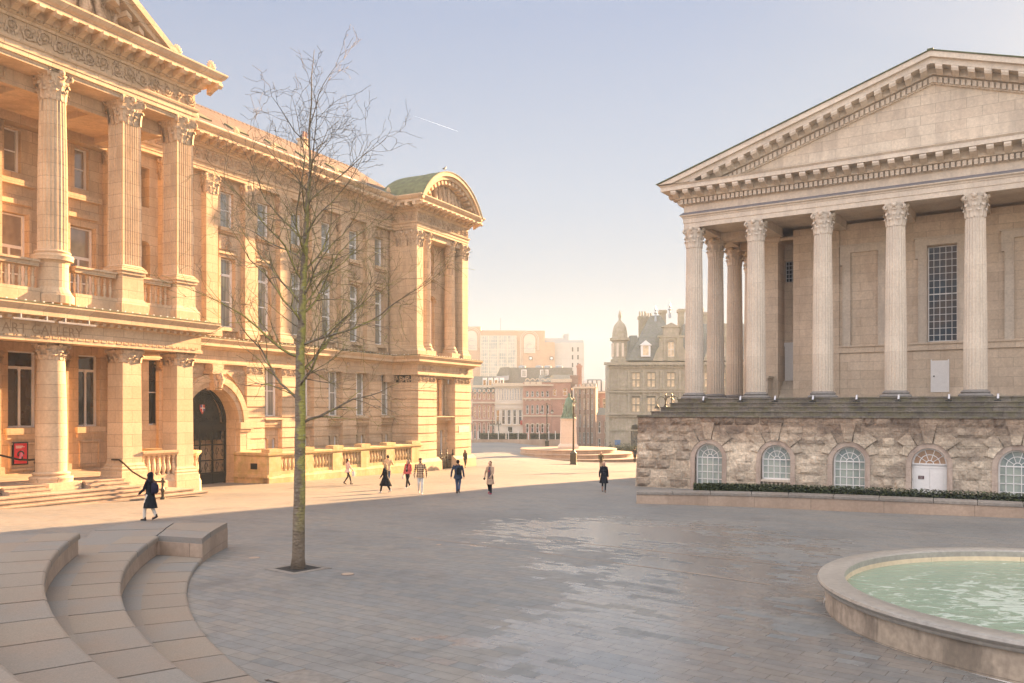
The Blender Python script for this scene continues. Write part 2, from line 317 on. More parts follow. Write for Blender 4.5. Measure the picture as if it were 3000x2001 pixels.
    def archring(s, cx, zs_, r0, r1, yf, yb, n=20, a0=0, a1=pi, k=1.0):
        for i in range(n):
            a, b = a0+(a1-a0)*i/n, a0+(a1-a0)*(i+1)/n
            s.poly([(cx+r0*cos(a), zs_+k*r0*sin(a)), (cx+r1*cos(a), zs_+k*r1*sin(a)), (cx+r1*cos(b), zs_+k*r1*sin(b)), (cx+r0*cos(b), zs_+k*r0*sin(b))], 'y', yf, yb)
        return s
    def xf(s, f): s.v = [tuple(f(v)) for v in s.v]; return s
    def mv(s, dx=0, dy=0, dz=0): s.v = [(a+dx, b+dy, c+dz) for a, b, c in s.v]; return s
    def mesh(s, name, mat, smooth=False):
        me = bpy.data.meshes.new(name); me.from_pydata(s.v, [], s.f); me.validate()
        if mat is not None: me.materials.append(mat)
        if smooth: me.shade_smooth() if smooth is True else me.shade_smooth_by_angle(smooth) if hasattr(me, 'shade_smooth_by_angle') else None
        if smooth and smooth is not True:
            try: me.set_sharp_from_angle(angle=smooth); me.shade_smooth(); me.set_sharp_from_angle(angle=smooth)
            except Exception: pass
        return me
def ob(name, data, parent=None, loc=None, rz=None):
    o = bpy.data.objects.new(name, data); C.objects.link(o)
    if parent is not None:
        o.parent = parent
        o.location = (0, 0, -parent.get('_b', 0)) if loc is None else loc
    elif loc is not None: o.location = loc
    if rz is not None: o.rotation_euler = (0, 0, rz)
    return o
def part(name, b, mat, parent, smooth=False, loc=None, rz=None): return ob(name, b.mesh(name, mat, smooth) if isinstance(b, B) else b, parent, loc, rz)
def thing(name, label, cat, loc=(0, 0, 0), rz=0, group=None, b0=0):
    o = bpy.data.objects.new(name, None); C.objects.link(o); o.location = (loc[0], loc[1], loc[2]); o.rotation_euler = (0, 0, rz); o.empty_display_size = .3
    tag(o, label, cat, group)
    return o
def tag(o, label, cat, group=None):
    o['label'] = label; o['category'] = cat
    if group: o['group'] = group
    return o
def struct(name, b, mat, smooth=False):
    o = ob(name, b.mesh(name, mat, smooth)); o['kind'] = 'structure'; return o
def clusters(b, gap=.12):
    """split a builder into one builder per separate piece (pieces closer than gap stay together)"""
    par = list(range(len(b.v)))
    def fd(i):
        while par[i] != i: par[i] = par[par[i]]; i = par[i]
        return i
    for f in b.f:
        for i in f[1:]: par[fd(i)] = fd(f[0])
    g = {}
    for i in range(len(b.v)): g.setdefault(fd(i), []).append(i)
    bx = []
    for k, ids in g.items():
        lo = [min(b.v[i][q] for i in ids) for q in range(3)]; hi = [max(b.v[i][q] for i in ids) for q in range(3)]; bx.append([lo, hi, [k]])
    ch = True
    while ch:
        ch = False; out = []
        for lo, hi, ks in bx:
            for o in out:
                if all(lo[q]-gap <= o[1][q] and o[0][q]-gap <= hi[q] for q in range(3)):
                    o[0] = [min(lo[q], o[0][q]) for q in range(3)]; o[1] = [max(hi[q], o[1][q]) for q in range(3)]; o[2] += ks; ch = True; break
            else: out.append([lo, hi, ks])
        bx = out
    res = []
    for lo, hi, ks in bx:
        ks = set(ks); mp_ = {}; nb = B()
        for i, v in enumerate(b.v):
            if fd(i) in ks: mp_[i] = len(nb.v); nb.v.append(v)
        nb.f = [tuple(mp_[i] for i in f) for f in b.f if f[0] in mp_]; res.append(nb)
    return res
SPLIT = {'column_pedestal': .1, 'arch_architrave': .1, 'voussoir': .2, 'carved_band': .1, 'arch_jamb': .1, 'carved_panel': .25, 'pier': .1, 'rusticated_pier': .1, 'roundel': .1, 'loggia_pilaster': .1, 'window_apron': .1,
         'loggia_window_surround': .3, 'arch_spandrel': .2, 'pavilion_rusticated_pier': .1, 'roof_light': .1, 'ridge_tile': 9, 'chimney': .05, 'roof_vent': .1, 'mullion': .3, 'downpipe': .1, 'window_surround': .2, 'hinge': .1, 'dormer': .1}
class Loc:                                          # remembers the base height of a building so that children can be written in world z
    pass
BASE = {}
def bthing(name, label, cat, O, ang, z, group=None):
    o = thing(name, label, cat, (O[0], O[1], z), ang, group); BASE[o.name] = z; return o
def bp(name, b, mat, parent, smooth=False, at=(0, 0, 0)):   # part of a building, local coordinates with world z
    if isinstance(b, B) and name in SPLIT:
        for q in clusters(b, SPLIT[name]): o = bp_(name, q, mat, parent, smooth, at)
        return o
    return bp_(name, b, mat, parent, smooth, at)
def bp_(name, b, mat, parent, smooth=False, at=(0, 0, 0)):
    z = BASE.get(parent.name, 0)
    o = ob(name, b.mesh(name, mat, smooth) if isinstance(b, B) else b); o.parent = parent; o.location = (at[0], at[1], at[2]-z); return o
def sub(name, b, mat, parent, smooth=False, loc=(0, 0, 0)):
    o = ob(name, b.mesh(name, mat, smooth) if isinstance(b, B) else b); o.parent = parent; o.location = loc; return o
def dup(root, loc=None, rz=None, parent=None):
    r = root.copy(); C.objects.link(r)
    if parent: r.parent = parent
    if loc: r.location = loc
    if rz is not None: r.rotation_euler = (0, 0, rz)
    for c in root.children:
        d = c.copy(); C.objects.link(d); d.parent = r
        for g in c.children:
            e = g.copy(); C.objects.link(e); e.parent = d
    return r
# ---------------------------------------------------------------- ground
def sm(a, b, x):
    t = min(1, max(0, (x-a)/(b-a))); return t*t*(3-2*t)
def gz(X, Y):
    pl = .05-.0305*max(Y, 19.0)-.002*(min(Y, 19)-19)
    r = pl if Y < 92 else -2.756-(Y-92)*.009
    l = pl if Y < 62 else -1.841-.38*sm(62, 78, Y)-.004*max(0, Y-78)
    k = sm(-3, 9, X); z = l*(1-k)+r*k
    z += -.02*min(max(X, 0), 15)+.010*max(-20, min(0, X))*sm(34, 52, Y)
    if Y > 150: z -= (Y-150)*.03
    return max(z, -7)
gb = B(); xs = [-400, -200, -120, -80, -60, -50]+[i*2 for i in range(-20, 31)]+[70, 90, 120, 200, 400]; ys = [-60, -40, -20, -10]+[i*2 for i in range(-2, 61)]+[124, 130, 140, 150, 170, 200, 230, 260, 300, 400]
gb.add([(x, y, gz(x, y)) for y in ys for x in xs], [(j*len(xs)+i, j*len(xs)+i+1, (j+1)*len(xs)+i+1, (j+1)*len(xs)+i) for j in range(len(ys)-1) for i in range(len(xs)-1)])
struct('ground', gb, M_pave, True)
# ================================================================ ornament makers
def capital(r, h, square=False, k=8):
    b = B()
    def rad(th, s):
        if not square: return s
        return s/max(abs(cos(th)), abs(sin(th)))
    bell = [(r*.98, 0), (r*1.0, h*.3), (r*1.06, h*.6), (r*1.22, h*.86)]
    if square: b.sq(bell)
    else: b.lathe(bell, 16)
    def leaf(th, z0, z1, wdt, s0, curl):
        vs = []; n = 6; c0 = rad(th, s0)
        for i in range(n+1):
            t = i/n; z = z0+(z1-z0)*(t if t < .85 else .85-(t-.85)*1.2)
            out = .03*r+curl*r*(t**2.2)*(1 if t < .9 else .95); ww = wdt*(1-.25*t)*(1 if i % 2 else .82)*(1 if t < .85 else .7)
            for q in (-1, -.35, 0, .35, 1):
                rr = c0+out-(abs(q)**1.5)*.05*r+(.05*r if q == 0 else 0); vs.append((rr, q*ww, z))
        o = []
        for x, y, z in vs: o.append((x*cos(th)-y*sin(th), x*sin(th)+y*cos(th), z))
        o2 = [(x*.93, y*.93, z) for x, y, z in o]
        fs = [(i*5+j, i*5+j+1, (i+1)*5+j+1, (i+1)*5+j) for i in range(n) for j in range(4)]
        m = len(o); fs += [tuple(a+m for a in f[::-1]) for f in fs]
        fs += [(n*5+j, n*5+j+1, n*5+j+1+m, n*5+j+m) for j in range(4)]
        b.add(o+o2, fs)
    N_ = 8
    for i in range(N_):
        leaf(2*pi*i/N_+pi/8, 0.0, h*.42, r*.36, r*.98, .26)
        leaf(2*pi*i/N_, h*.05, h*.68, r*.34, r*1.0, .30)
    for i in range(4):                              # corner volutes
        th = pi/4+i*pi/2; R = (r*1.30 if not square else r*1.62)
        pts = [(rad(th+.35, r*1.02), .5*h, .35), (R*.86, .72*h, .16), (R*1.02, .86*h, .03)]
        for sg in (-1, 1):
            P = []
            for q in range(12):
                a = 2.6*pi*q/11; rr = .085*h*1.5*(1-q/14)
                x = R*.98-rr*cos(a)*.8+.02; z = .80*h+rr*sin(a); P.append((x*cos(th+sg*.05), x*sin(th+sg*.05), z))
            P = [(rad(th+sg*.42, r*1.0)*cos(th+sg*.42), rad(th+sg*.42, r*1.0)*sin(th+sg*.42), .45*h), (R*.78*cos(th+sg*.12), R*.78*sin(th+sg*.12), .74*h)]+P
            b.tube(P, [.035*h]*len(P), 5)
    for i in range(4):                              # inner helices and fleuron
        th = i*pi/2; R = rad(th, r)*1.18
        b.ball((R*cos(th), R*sin(th), .9*h), (.11*h,)*3, 7, 5)
        for sg in (-1, 1):
            P = []
            for q in range(9):
                a = 2.2*pi*q/8; rr = .075*h*(1-q/11); y = sg*(.14*r+rr*cos(a)); P.append(((R-.02)*cos(th)-y*sin(th), (R-.02)*sin(th)+y*cos(th), .74*h+rr*sin(a)))
            b.tube(P, .025*h, 4)
    A = r*1.42 if not square else r*1.62             # abacus with concave sides
    pl = []
    for i in range(4):
        c1 = pi/4+i*pi/2
        p0 = Vector((A*cos(c1)*1.02, A*sin(c1)*1.02)); p1 = Vector((A*cos(c1+pi/2)*1.02, A*sin(c1+pi/2)*1.02))
        for q in range(7):
            t = q/6*.9+.05; p = p0.lerp(p1, t); mid = (p0+p1)/2; p -= mid.normalized()*(.13*r*(1-(2*t-1)**2)); pl.append((p.x, p.y))
    b.poly(pl, 'z', h*.88, h*.94); b.poly([(x*1.05, y*1.05) for x, y in pl], 'z', h*.94, h)
    return b
def scrolls(b, u0, u1, z0, z1, y, seed=0, t=.04, out=.06, axis='x', dens=1):
    """carved rinceau: alternating spirals with leaves along a band; axis 'y' runs along depth"""
    rnd = random.Random(seed); h = z1-z0; n = max(1, int((u1-u0)/(h*1.0)*dens)); st = (u1-u0)/n
    def P(u, z, o): return (u, y-o, z) if axis == 'x' else (y-o, u, z)
    for i in range(n):
        cu = u0+st*(i+.5); cz = (z0+z1)/2+(.04*h if i % 2 else -.04*h); sg = 1 if i % 2 else -1; pts = []
        for q in range(15):
            a = 3.6*pi*q/14; rr = .43*h*(1-q/17); pts.append(P(cu+rr*cos(a), cz+sg*rr*sin(a), out*(.5+.5*q/14)))
        b.tube(pts, [t*(1-.4*q/14) for q in range(15)], 4)
        b.ball(P(cu, cz, out*.6), (t*2, t*2, t*2), 6, 4)
        for q in range(9):
            a = rnd.random()*6.28; rr = .47*h*rnd.uniform(.75, 1.05); c = P(cu+rr*cos(a), min(z1-t, max(z0+t, cz+rr*sin(a))), out*.3)
            e = rnd.uniform(.6, 1.4); d = (t*e*1.8, t*1.3, t*2.2/e) if axis == 'x' else (t*1.3, t*e*1.8, t*2.2/e); b.ball(c, d, 5, 4)
    return b
def relief_figure(b, x, z, h, y, lean=0, seed=0):
    r = random.Random(seed)
    s = h/1.7
    b.ball((x+lean*h*.9, y-.10*s, z+h*.93), (.11*s, .12*s, .13*s), 7, 6)
    b.tube([(x+lean*h*.8, y-.06*s, z+h*.84), (x+lean*h*.55, y-.1*s, z+h*.66), (x+lean*h*.3, y-.1*s, z+h*.48)], [.08*s, .19*s, .15*s], 8)
    b.tube([(x+lean*h*.3, y-.1*s, z+h*.5), (x+.05*s, y-.12*s, z+h*.25), (x-.02*s, y-.1*s, z)], [.17*s, .2*s, .24*s], 8)
    b.tube([(x+lean*h*.3, y-.1*s, z+h*.5), (x+.2*s, y-.2*s, z+h*.3), (x+.15*s, y-.12*s, z)], [.14*s, .1*s, .06*s], 6)
    for sg in (-1, 1):
        b.tube([(x+lean*h*.7+sg*.17*s, y-.08*s, z+h*.79), (x+lean*h*.6+sg*.34*s, y-.14*s, z+h*(.6+r.uniform(-.05, .2))), (x+lean*h*.5+sg*r.uniform(.15, .5)*s, y-.2*s, z+h*(.55+r.uniform(-.1, .35)))], [.06*s, .05*s, .035*s], 5)
    for q in range(5): b.tube([(x+r.uniform(-.2, .2)*s, y-.24*s, z+h*.5), (x+r.uniform(-.25, .25)*s, y-.26*s, z+.02)], .018*s, 4)
def baluster(h):
    return [( .085, 0), (.085, .06*h), (.055, .08*h), (.05, .12*h), (.085, .26*h), (.095, .34*h), (.075, .5*h), (.048, .72*h), (.045, .8*h), (.07, .84*h), (.05, .87*h), (.075, .9*h), (.085, .93*h), (.085, h)]
CORN = [(0, 20.2), (.10, 20.2), (.14, 20.32), (.22, 20.34), (.22, 20.44), (.30, 20.48), (.30, 20.80), (.98, 20.82), (.98, 21.02), (1.02, 21.06), (1.10, 21.12), (1.22, 21.30), (1.22, 21.38), (0, 21.42)]
def cornice(b, path, prof): return b.run(path, prof)
# ================================================================ MUSEUM
OM = (-20.49, 55.7); AM = atan2(.8901, .4557)
mus = bthing('museum_building', 'long honey-coloured stone museum and council house with columned entrance portico and arched end pavilion', 'building', OM, AM, -2.2)
XL, PR, PW, PVR = -24.0, -6.5, 21.93, 30.7
# walls
bay = 3.49; pil = [1.41+bay*k for k in range(-7, 6)]; win = [3.16+bay*k for k in range(-7, 6)]
holes = []
for x in win:
    if -5 < x: holes += [(x-.65, x+.65, 8.69, 13.4), (x-.60, x+.60, 15.48, 17.9)]
lw = [-18.5, -15.0, -11.9, -7.85]
for x in lw: holes += [(x-.8, x+.8, 8.9, 13.45), (x-.45, x+.45, 15.6, 17.9)]
w1 = B(); w1.wall(XL, PW+.2, 7.7, 20.3, .45, 1.4, holes)
for x in win:
    if x > -5:
        for sg in (-1, 1): w1.poly([(x+sg*.65, 13.08), (x+sg*.65, 13.4), (x+sg*.36, 13.4), (x+sg*.56, 13.3)], 'y', .45, 1.4)
bp('upper_wall', w1, M_mus, mus)
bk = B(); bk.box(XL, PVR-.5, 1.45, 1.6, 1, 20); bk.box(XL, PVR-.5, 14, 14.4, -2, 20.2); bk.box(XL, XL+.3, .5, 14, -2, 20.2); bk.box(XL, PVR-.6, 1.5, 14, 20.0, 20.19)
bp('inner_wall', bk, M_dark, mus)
# ground floor wing
gw = [6.87+bay*k for k in range(0, 5)]; gh = [(x-.78, x+.78, 2.58, 6.12) for x in gw]
bh_ = []
for x in gw: bh_ += [(x-.62, x-.22, -.4, 1.02), (x+.22, x+.62, -.4, 1.02)]
g = B(); g.wall(3.5, PW+.2, -3, 7.2, .05, .9, gh+bh_)
for x in gw:
    for q in (-.42, .42): g.archfill(x+q, .2, .82, 1.02, .05, .9)
g.wall(XL, -1.05, -3, 7.2, .05, .9, [(-12.4, -10.75, 2.1, 6.15), (-8.35, -7.0, 2.1, 6.15), (-16.2, -14.6, -.4, 4.5), (-3.6, -2.6, 2.1, 6.15)])
g.wall(-1.05, 3.5, 4.6, 7.2, .05, .9); g.archfill(1.22, 2.28, 2.2, 4.6, .05, .9, 16, rz=2.38)
bp('ground_floor_wall', g, M_mus, mus)
rp = B()
for k in range(5):
    c = 5.06+bay*k
    for j in range(9):
        z0 = -1.2+.74*j; rp.box(c-.86, c+.86, -.36, .05, z0+.045, min(5.4, z0+.695))
    rp.box(c-.80, c+.80, -.27, .04, -1.3, 5.46); rp.box(c-.95, c+.95, -.5, .05, -3, -1.25)
bp('rusticated_pier', rp, M_rust, mus)
cb = B()                                            # carved capitals band of the ground floor
for k in range(5):
    c = 5.06+bay*k; cb.box(c-.86, c+.86, -.3, .05, 5.45, 6.02); cb.box(c-.93, c+.93, -.40, .05, 6.02, 6.10); cb.box(c-.9, c+.9, -.37, .05, 5.42, 5.50); scrolls(cb, c-.86, c+.86, 5.5, 6.02, -.3, k, .035)
cb.box(PW-1.3, PW, -.25, .04, 5.45, 6.1)
scrolls(cb, -2.6, .02, 5.45, 6.02, PW+.02, 31, .035, axis='y')
bp('carved_band', cb, M_carv, mus)
gl = B(); PATH = [(XL, -7), (PR, -7), (PR, 0), (PW, 0), (PW, -2.6), (PVR+.3, -2.6), (PVR+.3, 5)]
cornice(gl, PATH, [(-.6, 6.10), (.28, 6.10), (.28, 6.25), (.22, 6.28), (.22, 6.98), (.34, 7.05), (.40, 7.14), (.78, 7.2), (.78, 7.42), (.85, 7.5), (.95, 7.64), (.95, 7.72), (.3, 7.76), (-.6, 7.76)])
ro = B()
for x in [5.06+bay*k-.45 for k in range(5)]+[5.06+bay*k+.55 for k in range(5)]+[]: pass
for k in range(5):
    for q in (0,):
        x = 5.06+bay*k+q; ro.lathe([(.24, 0), (.24, .06), (.18, .09), (.16, .07), (.10, .11), (.01, .14)], 14); n = len(ro.v); m = 14*6
        ro.v[-m:] = [(x+a, -.22-c, 6.66+b_) for a, b_, c in ro.v[-m:]]
for u in (22.7, 23.9, 28.9, 30.1):
    ro.lathe([(.24, 0), (.24, .06), (.18, .09), (.16, .07), (.10, .11), (.01, .14)], 14); ro.v[-84:] = [(u+a, -2.82-c, 6.66+b_) for a, b_, c in ro.v[-84:]]
bp('roundel', ro, M_carv, mus)
mo = B()                                            # moss-topped lip and row of small bird lights on the ledges
cornice(mo, PATH, [(.3, 7.762), (.97, 7.725), (.97, 7.775), (.3, 7.80)])
bp('mossy_ledge', mo, M_lead, mus)
sk_ = B(); r_ = random.Random(9)
for (a, c) in zip(PATH[:-1], PATH[1:]):
    a, c = Vector(a), Vector(c); Ls = (c-a).length; d = (c-a)/Ls; nn_ = Vector((d.y, -d.x)); q = .2
    while q < Ls:
        P = a+d*q+nn_*.86; sk_.box(P.x-.03, P.x+.03, P.y-.03, P.y+.03, 7.76, 7.83); q += .42
so_ = bp('ledge_clips', sk_, M_white, mus); so_['kind'] = 'stuff'
dn = gl; u = XL
while u < PR: dn.box(u, u+.16, -7.6, -7.3, 7.02, 7.16); dn.box(u+.02, u+.08, -7.34, -7.27, 6.28, 6.36); dn.box(u+.15, u+.21, -7.34, -7.27, 6.28, 6.36); u += .42
bp('ground_cornice', gl, M_mus, mus)
# sashes
def sash(w_, h_, arched=False, mull=0, mid=None):
    f = B(); t = .11
    f.box(-w_/2, -w_/2+t, -.06, .1, 0, h_); f.box(w_/2-t, w_/2, -.06, .1, 0, h_); f.box(-w_/2, w_/2, 0, .1, 0, .1); f.box(-w_/2, w_/2, 0, .1, h_-.08, h_)
    f.box(-w_/2, w_/2, .02, .09, h_*(mid or .5)-.035, h_*(mid or .5)+.035)
    if mull: f.box(-.06, .06, -.02, .1, 0, h_)
    return f
def add_window(name, w_, h_, spots, y, z, glassm=G_sash, extra=None, mid=None, mull=0, frame=M_white, parent=mus, lab=None):
    f = sash(w_, h_, mid=mid, mull=mull)
    if extra: extra(f)
    p = B().box(-w_/2+.02, w_/2-.02, .05, .07, .02, h_-.02)
    fm = f.mesh(name, frame); pm = p.mesh('pane', glassm); outs = []
    for x in spots:
        o = bp(name, fm, None, parent, at=(x, y, z)); sub('pane', pm, None, o); outs.append(o)
    return outs
vis = [x for x in win if x > 1.5]
def ex(f): f.box(-.65, .65, 0, .12, 3.5, 3.66); f.box(-.04, .04, .02, .09, 0, .1)
add_window('tall_window', 1.3, 4.7, vis, .74, 8.69, mid=.375, extra=ex)
add_window('upper_window', 1.2, 2.42, vis, .74, 15.48)
add_window('ground_floor_window', 1.56, 3.54, gw, .34, 2.58, mid=.52, mull=1)
add_window('basement_window', .4, 1.4, [x-.42 for x in gw]+[x+.42 for x in gw], .3, -.38)
G_blind = glass('blind_glass', (.24, .19, .15), (.32, .26, .20))
add_window('loggia_window', 1.6, 4.5, lw, .74, 8.92, glassm=G_blind, extra=lambda f: (f.box(-.8, .8, 0, .12, 2.7, 2.86), f.box(-.06, .06, 0, .1, 0, 2.7)), mid=.3)
add_window('loggia_upper_window', .9, 2.3, lw, .74, 15.6, glassm=G_blind)
def exm(f):
    f.lathe([(.11, .0), (.11, .12), (.07, .16), (.065, 3.0), (.1, 3.1), (.13, 3.2)], 10); f.box(-.82, .82, -.02, .1, 3.1, 3.25)
for x, ww in ((-11.58, 1.64), (-7.68, 1.34)): add_window('porch_window', ww, 4.05, [x], .4, 2.1, glassm=G_dark, extra=exm, mid=.78)
add_window('porch_window', 1.0, 4.05, [-3.1], .4, 2.1, glassm=G_dark)
wd = B(); 
for x in (-15.4,): wd.box(x-.8, x-.7, .3, .4, -.4, 4.5); wd.box(x+.7, x+.8, .3, .4, -.4, 4.5); wd.box(x-.05, x+.05, .3, .4, -.4, 4.5); wd.box(x-.8, x+.8, .3, .4, 3.4, 3.5)
dd = bp('entrance_door', wd, M_iron, mus); sub('pane', B().box(-16.2, -14.6, .42, .44, -.4, 4.5), G_dark, dd, loc=(0, 0, 0))
# sills and aprons
for x in gw:
    b = B(); b.poly([(-.45, 2.42), (-.45, 2.34), (.05, 2.2), (.05, 2.62)], 'x', x-.92, x+.92); b.box(x-.84, x+.84, -.28, .05, 2.0, 2.28); b.box(x-.8, x+.8, -.18, .05, 1.75, 2.0)
    q = x-.78
    while q < x+.74: b.box(q, q+.045, -.24, -.17, 1.82, 1.96); q += .09
    bp('window_sill', b, M_mus, mus)
for x in vis:
    b = B(); b.box(x-.85, x+.85, .15, .46, 15.15, 15.42); b.box(x-.75, x+.75, .3, .46, 14.98, 15.15); b.box(x-.86, x+.86, .3, .46, 13.4, 13.62); b.box(x-.95, x+.95, .18, .46, 13.62, 13.76); b.box(x-.86, x-.66, .34, .46, 8.69, 13.4); b.box(x+.66, x+.86, .34, .46, 8.69, 13.4); b.box(x-.9, x+.9, .2, .46, 8.4, 8.66)
    b.box(x-.95, x-.78, .1, .46, 8.05, 8.5); b.box(x+.78, x+.95, .1, .46, 8.05, 8.5)
    bp('window_surround', b, M_mus, mus)
    b = B(); b.box(x-.8, x+.8, .36, .46, 13.95, 14.9); scrolls(b, x-.75, x+.75, 14.0, 14.85, .36, int(x*10), .045); scrolls(b, x-.6, x+.6, 8.0, 8.36, .42, int(x*7), .03, .05); scrolls(b, x-.7, x+.7, 17.95, 18.5, .44, int(x*5), .035, .05)
    bp('carved_panel', b, M_carv, mus)
# upper pilasters (share meshes)
ps = B(); ps.box(-.5, .5, 0, .47, .75, 9.45); ps.run([(-.5, .47), (-.5, 0), (.5, 0), (.5, .47)], [(0, 0), (.20, 0), (.20, .35), (.14, .40), (.12, .52), (.06, .56), (.08, .68), (0, .76)])
pm_ = ps.mesh('pilaster', M_mus)
cp = capital(.5, 1.35, True); cp.v = [(x, y*.55+.25, z) for x, y, z in cp.v]; cm = cp.mesh('capital', M_carv, radians(50))
for x in pil:
    if x > -6:
        o = bp('pilaster', pm_, None, mus, at=(x, 0, 7.95)); sub('capital', cm, None, o, loc=(0, 0, 9.4))
# upper entablature
UP = [(XL, -7), (PR, -7), (PR, 0), (PW, 0), (PW, -2.6), (PVR, -2.6), (PVR, 5)]
e = B(); cornice(e, UP, [(-1.3, 18.72), (.02, 18.72), (.02, 18.92), (.06, 18.94), (.06, 19.16), (.12, 19.2), (.16, 19.3), (.16, 19.36), (0, 19.38), (0, 20.25), (-1.3, 20.25)])
bp('architrave', e, M_mus, mus)
e = B()
def friezerun(b, u0, u1, y, seed): scrolls(b, u0, u1, 19.42, 20.16, y, seed, .05, .09)
friezerun(e, XL, PR, -7.0, 1); friezerun(e, PR+.3, PW, 0, 2); friezerun(e, PW, PVR, -2.6, 3)
scrolls(e, -2.6, 0, 19.42, 20.16, PW, 4, .05, .09, axis='y')
bp('carved_frieze', e, M_carv, mus)
e = B(); cornice(e, UP, CORN)
def modils(b, u0, u1, y, z=20.5, st=.78):
    n = int((u1-u0)/st)
    for i in range(n+1):
        x = u0+(u1-u0)*i/n
        b.poly([(y, z+.32), (y-.92, z+.32), (y-.95, z+.18), (y-.80, z+.04), (y-.62, z+.12), (y-.35, z+.02), (y, z-.18)], 'x', x-.14, x+.14)
modils(e, XL, PR+.75, -7.22); modils(e, PR+1.2, PW-1.1, -.22); modils(e, PW-.7, PVR+.7, -2.82)
for q in (-.6, -1.4, -2.2, -3.0): e.box(PW-1.1, PW-.22, q-.14, q+.14, 20.5, 20.8)
u = XL
while u < PVR:
    y = -7 if u < PR else (0 if u < PW else -2.6); e.box(u, u+.10, y-.30, y-.1, 20.36, 20.46); u += .2
bp('main_cornice', e, M_mus, mus)
# acroteria on the gutter
an = B()
for i in range(7):
    a = (i-3)*.38; an.tube([(0, 0, .1), (sin(a)*.22, -.02, .12+cos(a)*.25), (sin(a)*.34, 0, .12+cos(a)*.46)], [.05, .07, .03], 5)
an.box(-.32, .32, -.1, .1, 0, .12); am = an.mesh('acroterion', M_mus)
for x in [PR+2+k*3.49 for k in range(8)]: bp('acroterion', am, None, mus, at=(x, -1.05, 21.38))
for x in (-8.5, -6.2): bp('acroterion', am, None, mus, at=(x, -7.9, 21.38))
# roofs
rf = B(); rf.poly([(-.7, 21.36), (6.0, 25.55), (12.5, 21.36)], 'x', -7.5, PVR-6); rf.poly([(-.7, 21.36), (6.0, 25.55), (12.5, 21.36)], 'x', XL, -7.5)
x = -7.4
rfo = bp('tiled_roof', rf, M_tile, mus)
rg = B()
while x < PVR-6: rg.poly([(5.86, 25.46), (6.0, 25.66), (6.14, 25.46)], 'x', x, x+.36); x += .42
bp('ridge_tile', rg, M_tile, mus)
rl = B()
for x in (1.5, 5, 9, 12.4, 16):
    q_ = B().box(x, x+1.4, -.04, .04, 0, 1.0); q_.v = [(a, 1.6+c*1.0+b_*.6, 22.86+c*.626-b_) for a, b_, c in q_.v]; rl.add(q_.v, q_.f)
bp('roof_light', rl, M_lead, mus)
gt = B(); gt.box(-6.0, PW-.8, -1.15, -.7, 21.40, 21.46); bp('lead_gutter', gt, plain('grey_lead', (.30, .33, .36), .4, .3), mus)
ch = B(); ch.box(17.3, 17.9, 5.9, 6.6, 24.5, 26.3); ch.box(17.22, 17.98, 5.82, 6.68, 26.3, 26.45); cho = bp('chimney', ch, M_mus, mus)
for q in (17.45, 17.75): sub('chimney_pot', B().lathe([(.12, 0), (.1, .5), (.13, .55)], 8, c=(q, 6.05), z0=26.45), M_brick, cho)
sr = B(); sr.poly([(PW-1, 21.4), (PVR, 21.4), (26.3, 23.6)], 'y', 3.5, 9); bp('slate_roof', sr, M_slate, mus)
# ------------------------------------------------ portico
def shaft_col(r, z0, z1, flute):
    h = z1-z0
    return [(r, z0), (r, z0+.3*h), (r*.97, z0+.6*h), (r*.87, z1)]
def round_column(u, v, r, zb, zt, name, flute, caph, plinth=None):
    o = bp(name, B().lathe([(q, z) for q, z in shaft_col(r, zb, zt-caph, flute)], 24, flute=24 if flute else 0), M_mus, mus, radians(40) if not flute else False, at=(u, v, 0))
    sub('capital', capital(r*.88, caph), M_carv, o, radians(50), loc=(0, 0, zt-caph))
    sub('base', B().lathe([(r*1.36, zb-.42), (r*1.36, zb-.30), (r*1.40, zb-.24), (r*1.36, zb-.17), (r*1.2, zb-.15), (r*1.14, zb-.1), (r*1.2, zb-.06), (r*1.22, zb-.02), (r*1.16, zb+.03), (r*1.04, zb+.05), (r*.98, zb+.07)], 28), M_mus, o, radians(40))
    if plinth:
        a = r*1.5; sub('plinth', B().poly([(-a+.2, -a), (a-.2, -a), (a, -a+.2), (a, a), (-a, a), (-a, -a+.2)], 'z', plinth, zb-.42), M_rust, o)
    return o
def pier(u, v, r, zb, zt, name, flute, caph, plinth=None, base_h=.42):
    o = bp(name, B().sq([(r, zb), (r*.94, zt-caph)], flute=7 if flute else 0), M_mus, mus, at=(u, v, 0))
    sub('capital', capital(r*.93, caph, True), M_carv, o, radians(50), loc=(0, 0, zt-caph))
    a = r
    sub('base', B().sq([(a*1.34, zb-base_h), (a*1.34, zb-base_h*.7), (a*1.26, zb-base_h*.6), (a*1.3, zb-base_h*.45), (a*1.16, zb-base_h*.3), (a*1.18, zb-base_h*.15), (a*1.04, zb), (a*.98, zb+.05)]), M_mus, o)
    if plinth: sub('plinth', B().sq([(r*1.38, plinth), (r*1.36, zb-base_h)]), M_rust, o)
    return o
for u in (-18.3, -14.4): round_column(u, -6.32, .67, .12, 6.1, 'lower_column', False, .78, -1.6)
pier(-10.48, -6.4, .58, .35, 6.1, 'lower_pier', False, .72, -2.6, .55)
pier(-7.12, -6.4, .56, .0, 6.1, 'lower_pier', False, .72, -2.6, .55)
for u in (-18.3, -14.35): round_column(u, -6.35, .64, 10.35, 18.72, 'upper_column', True, 1.4)
for u in (-10.48, -7.12): pier(u, -6.4, .57, 10.25, 18.72, 'upper_pier', True, 1.4, base_h=.3)
pd = B()
for u, rr in ((-18.3, .8), (-14.35, .8)): pd.lathe([(rr*1.15, 7.95), (rr*1.15, 8.3), (rr*1.0, 8.45), (rr*.9, 8.6), (rr*.84, 8.7), (rr*.84, 9.8), (rr*.95, 9.93)], 28, c=(u, -6.35))
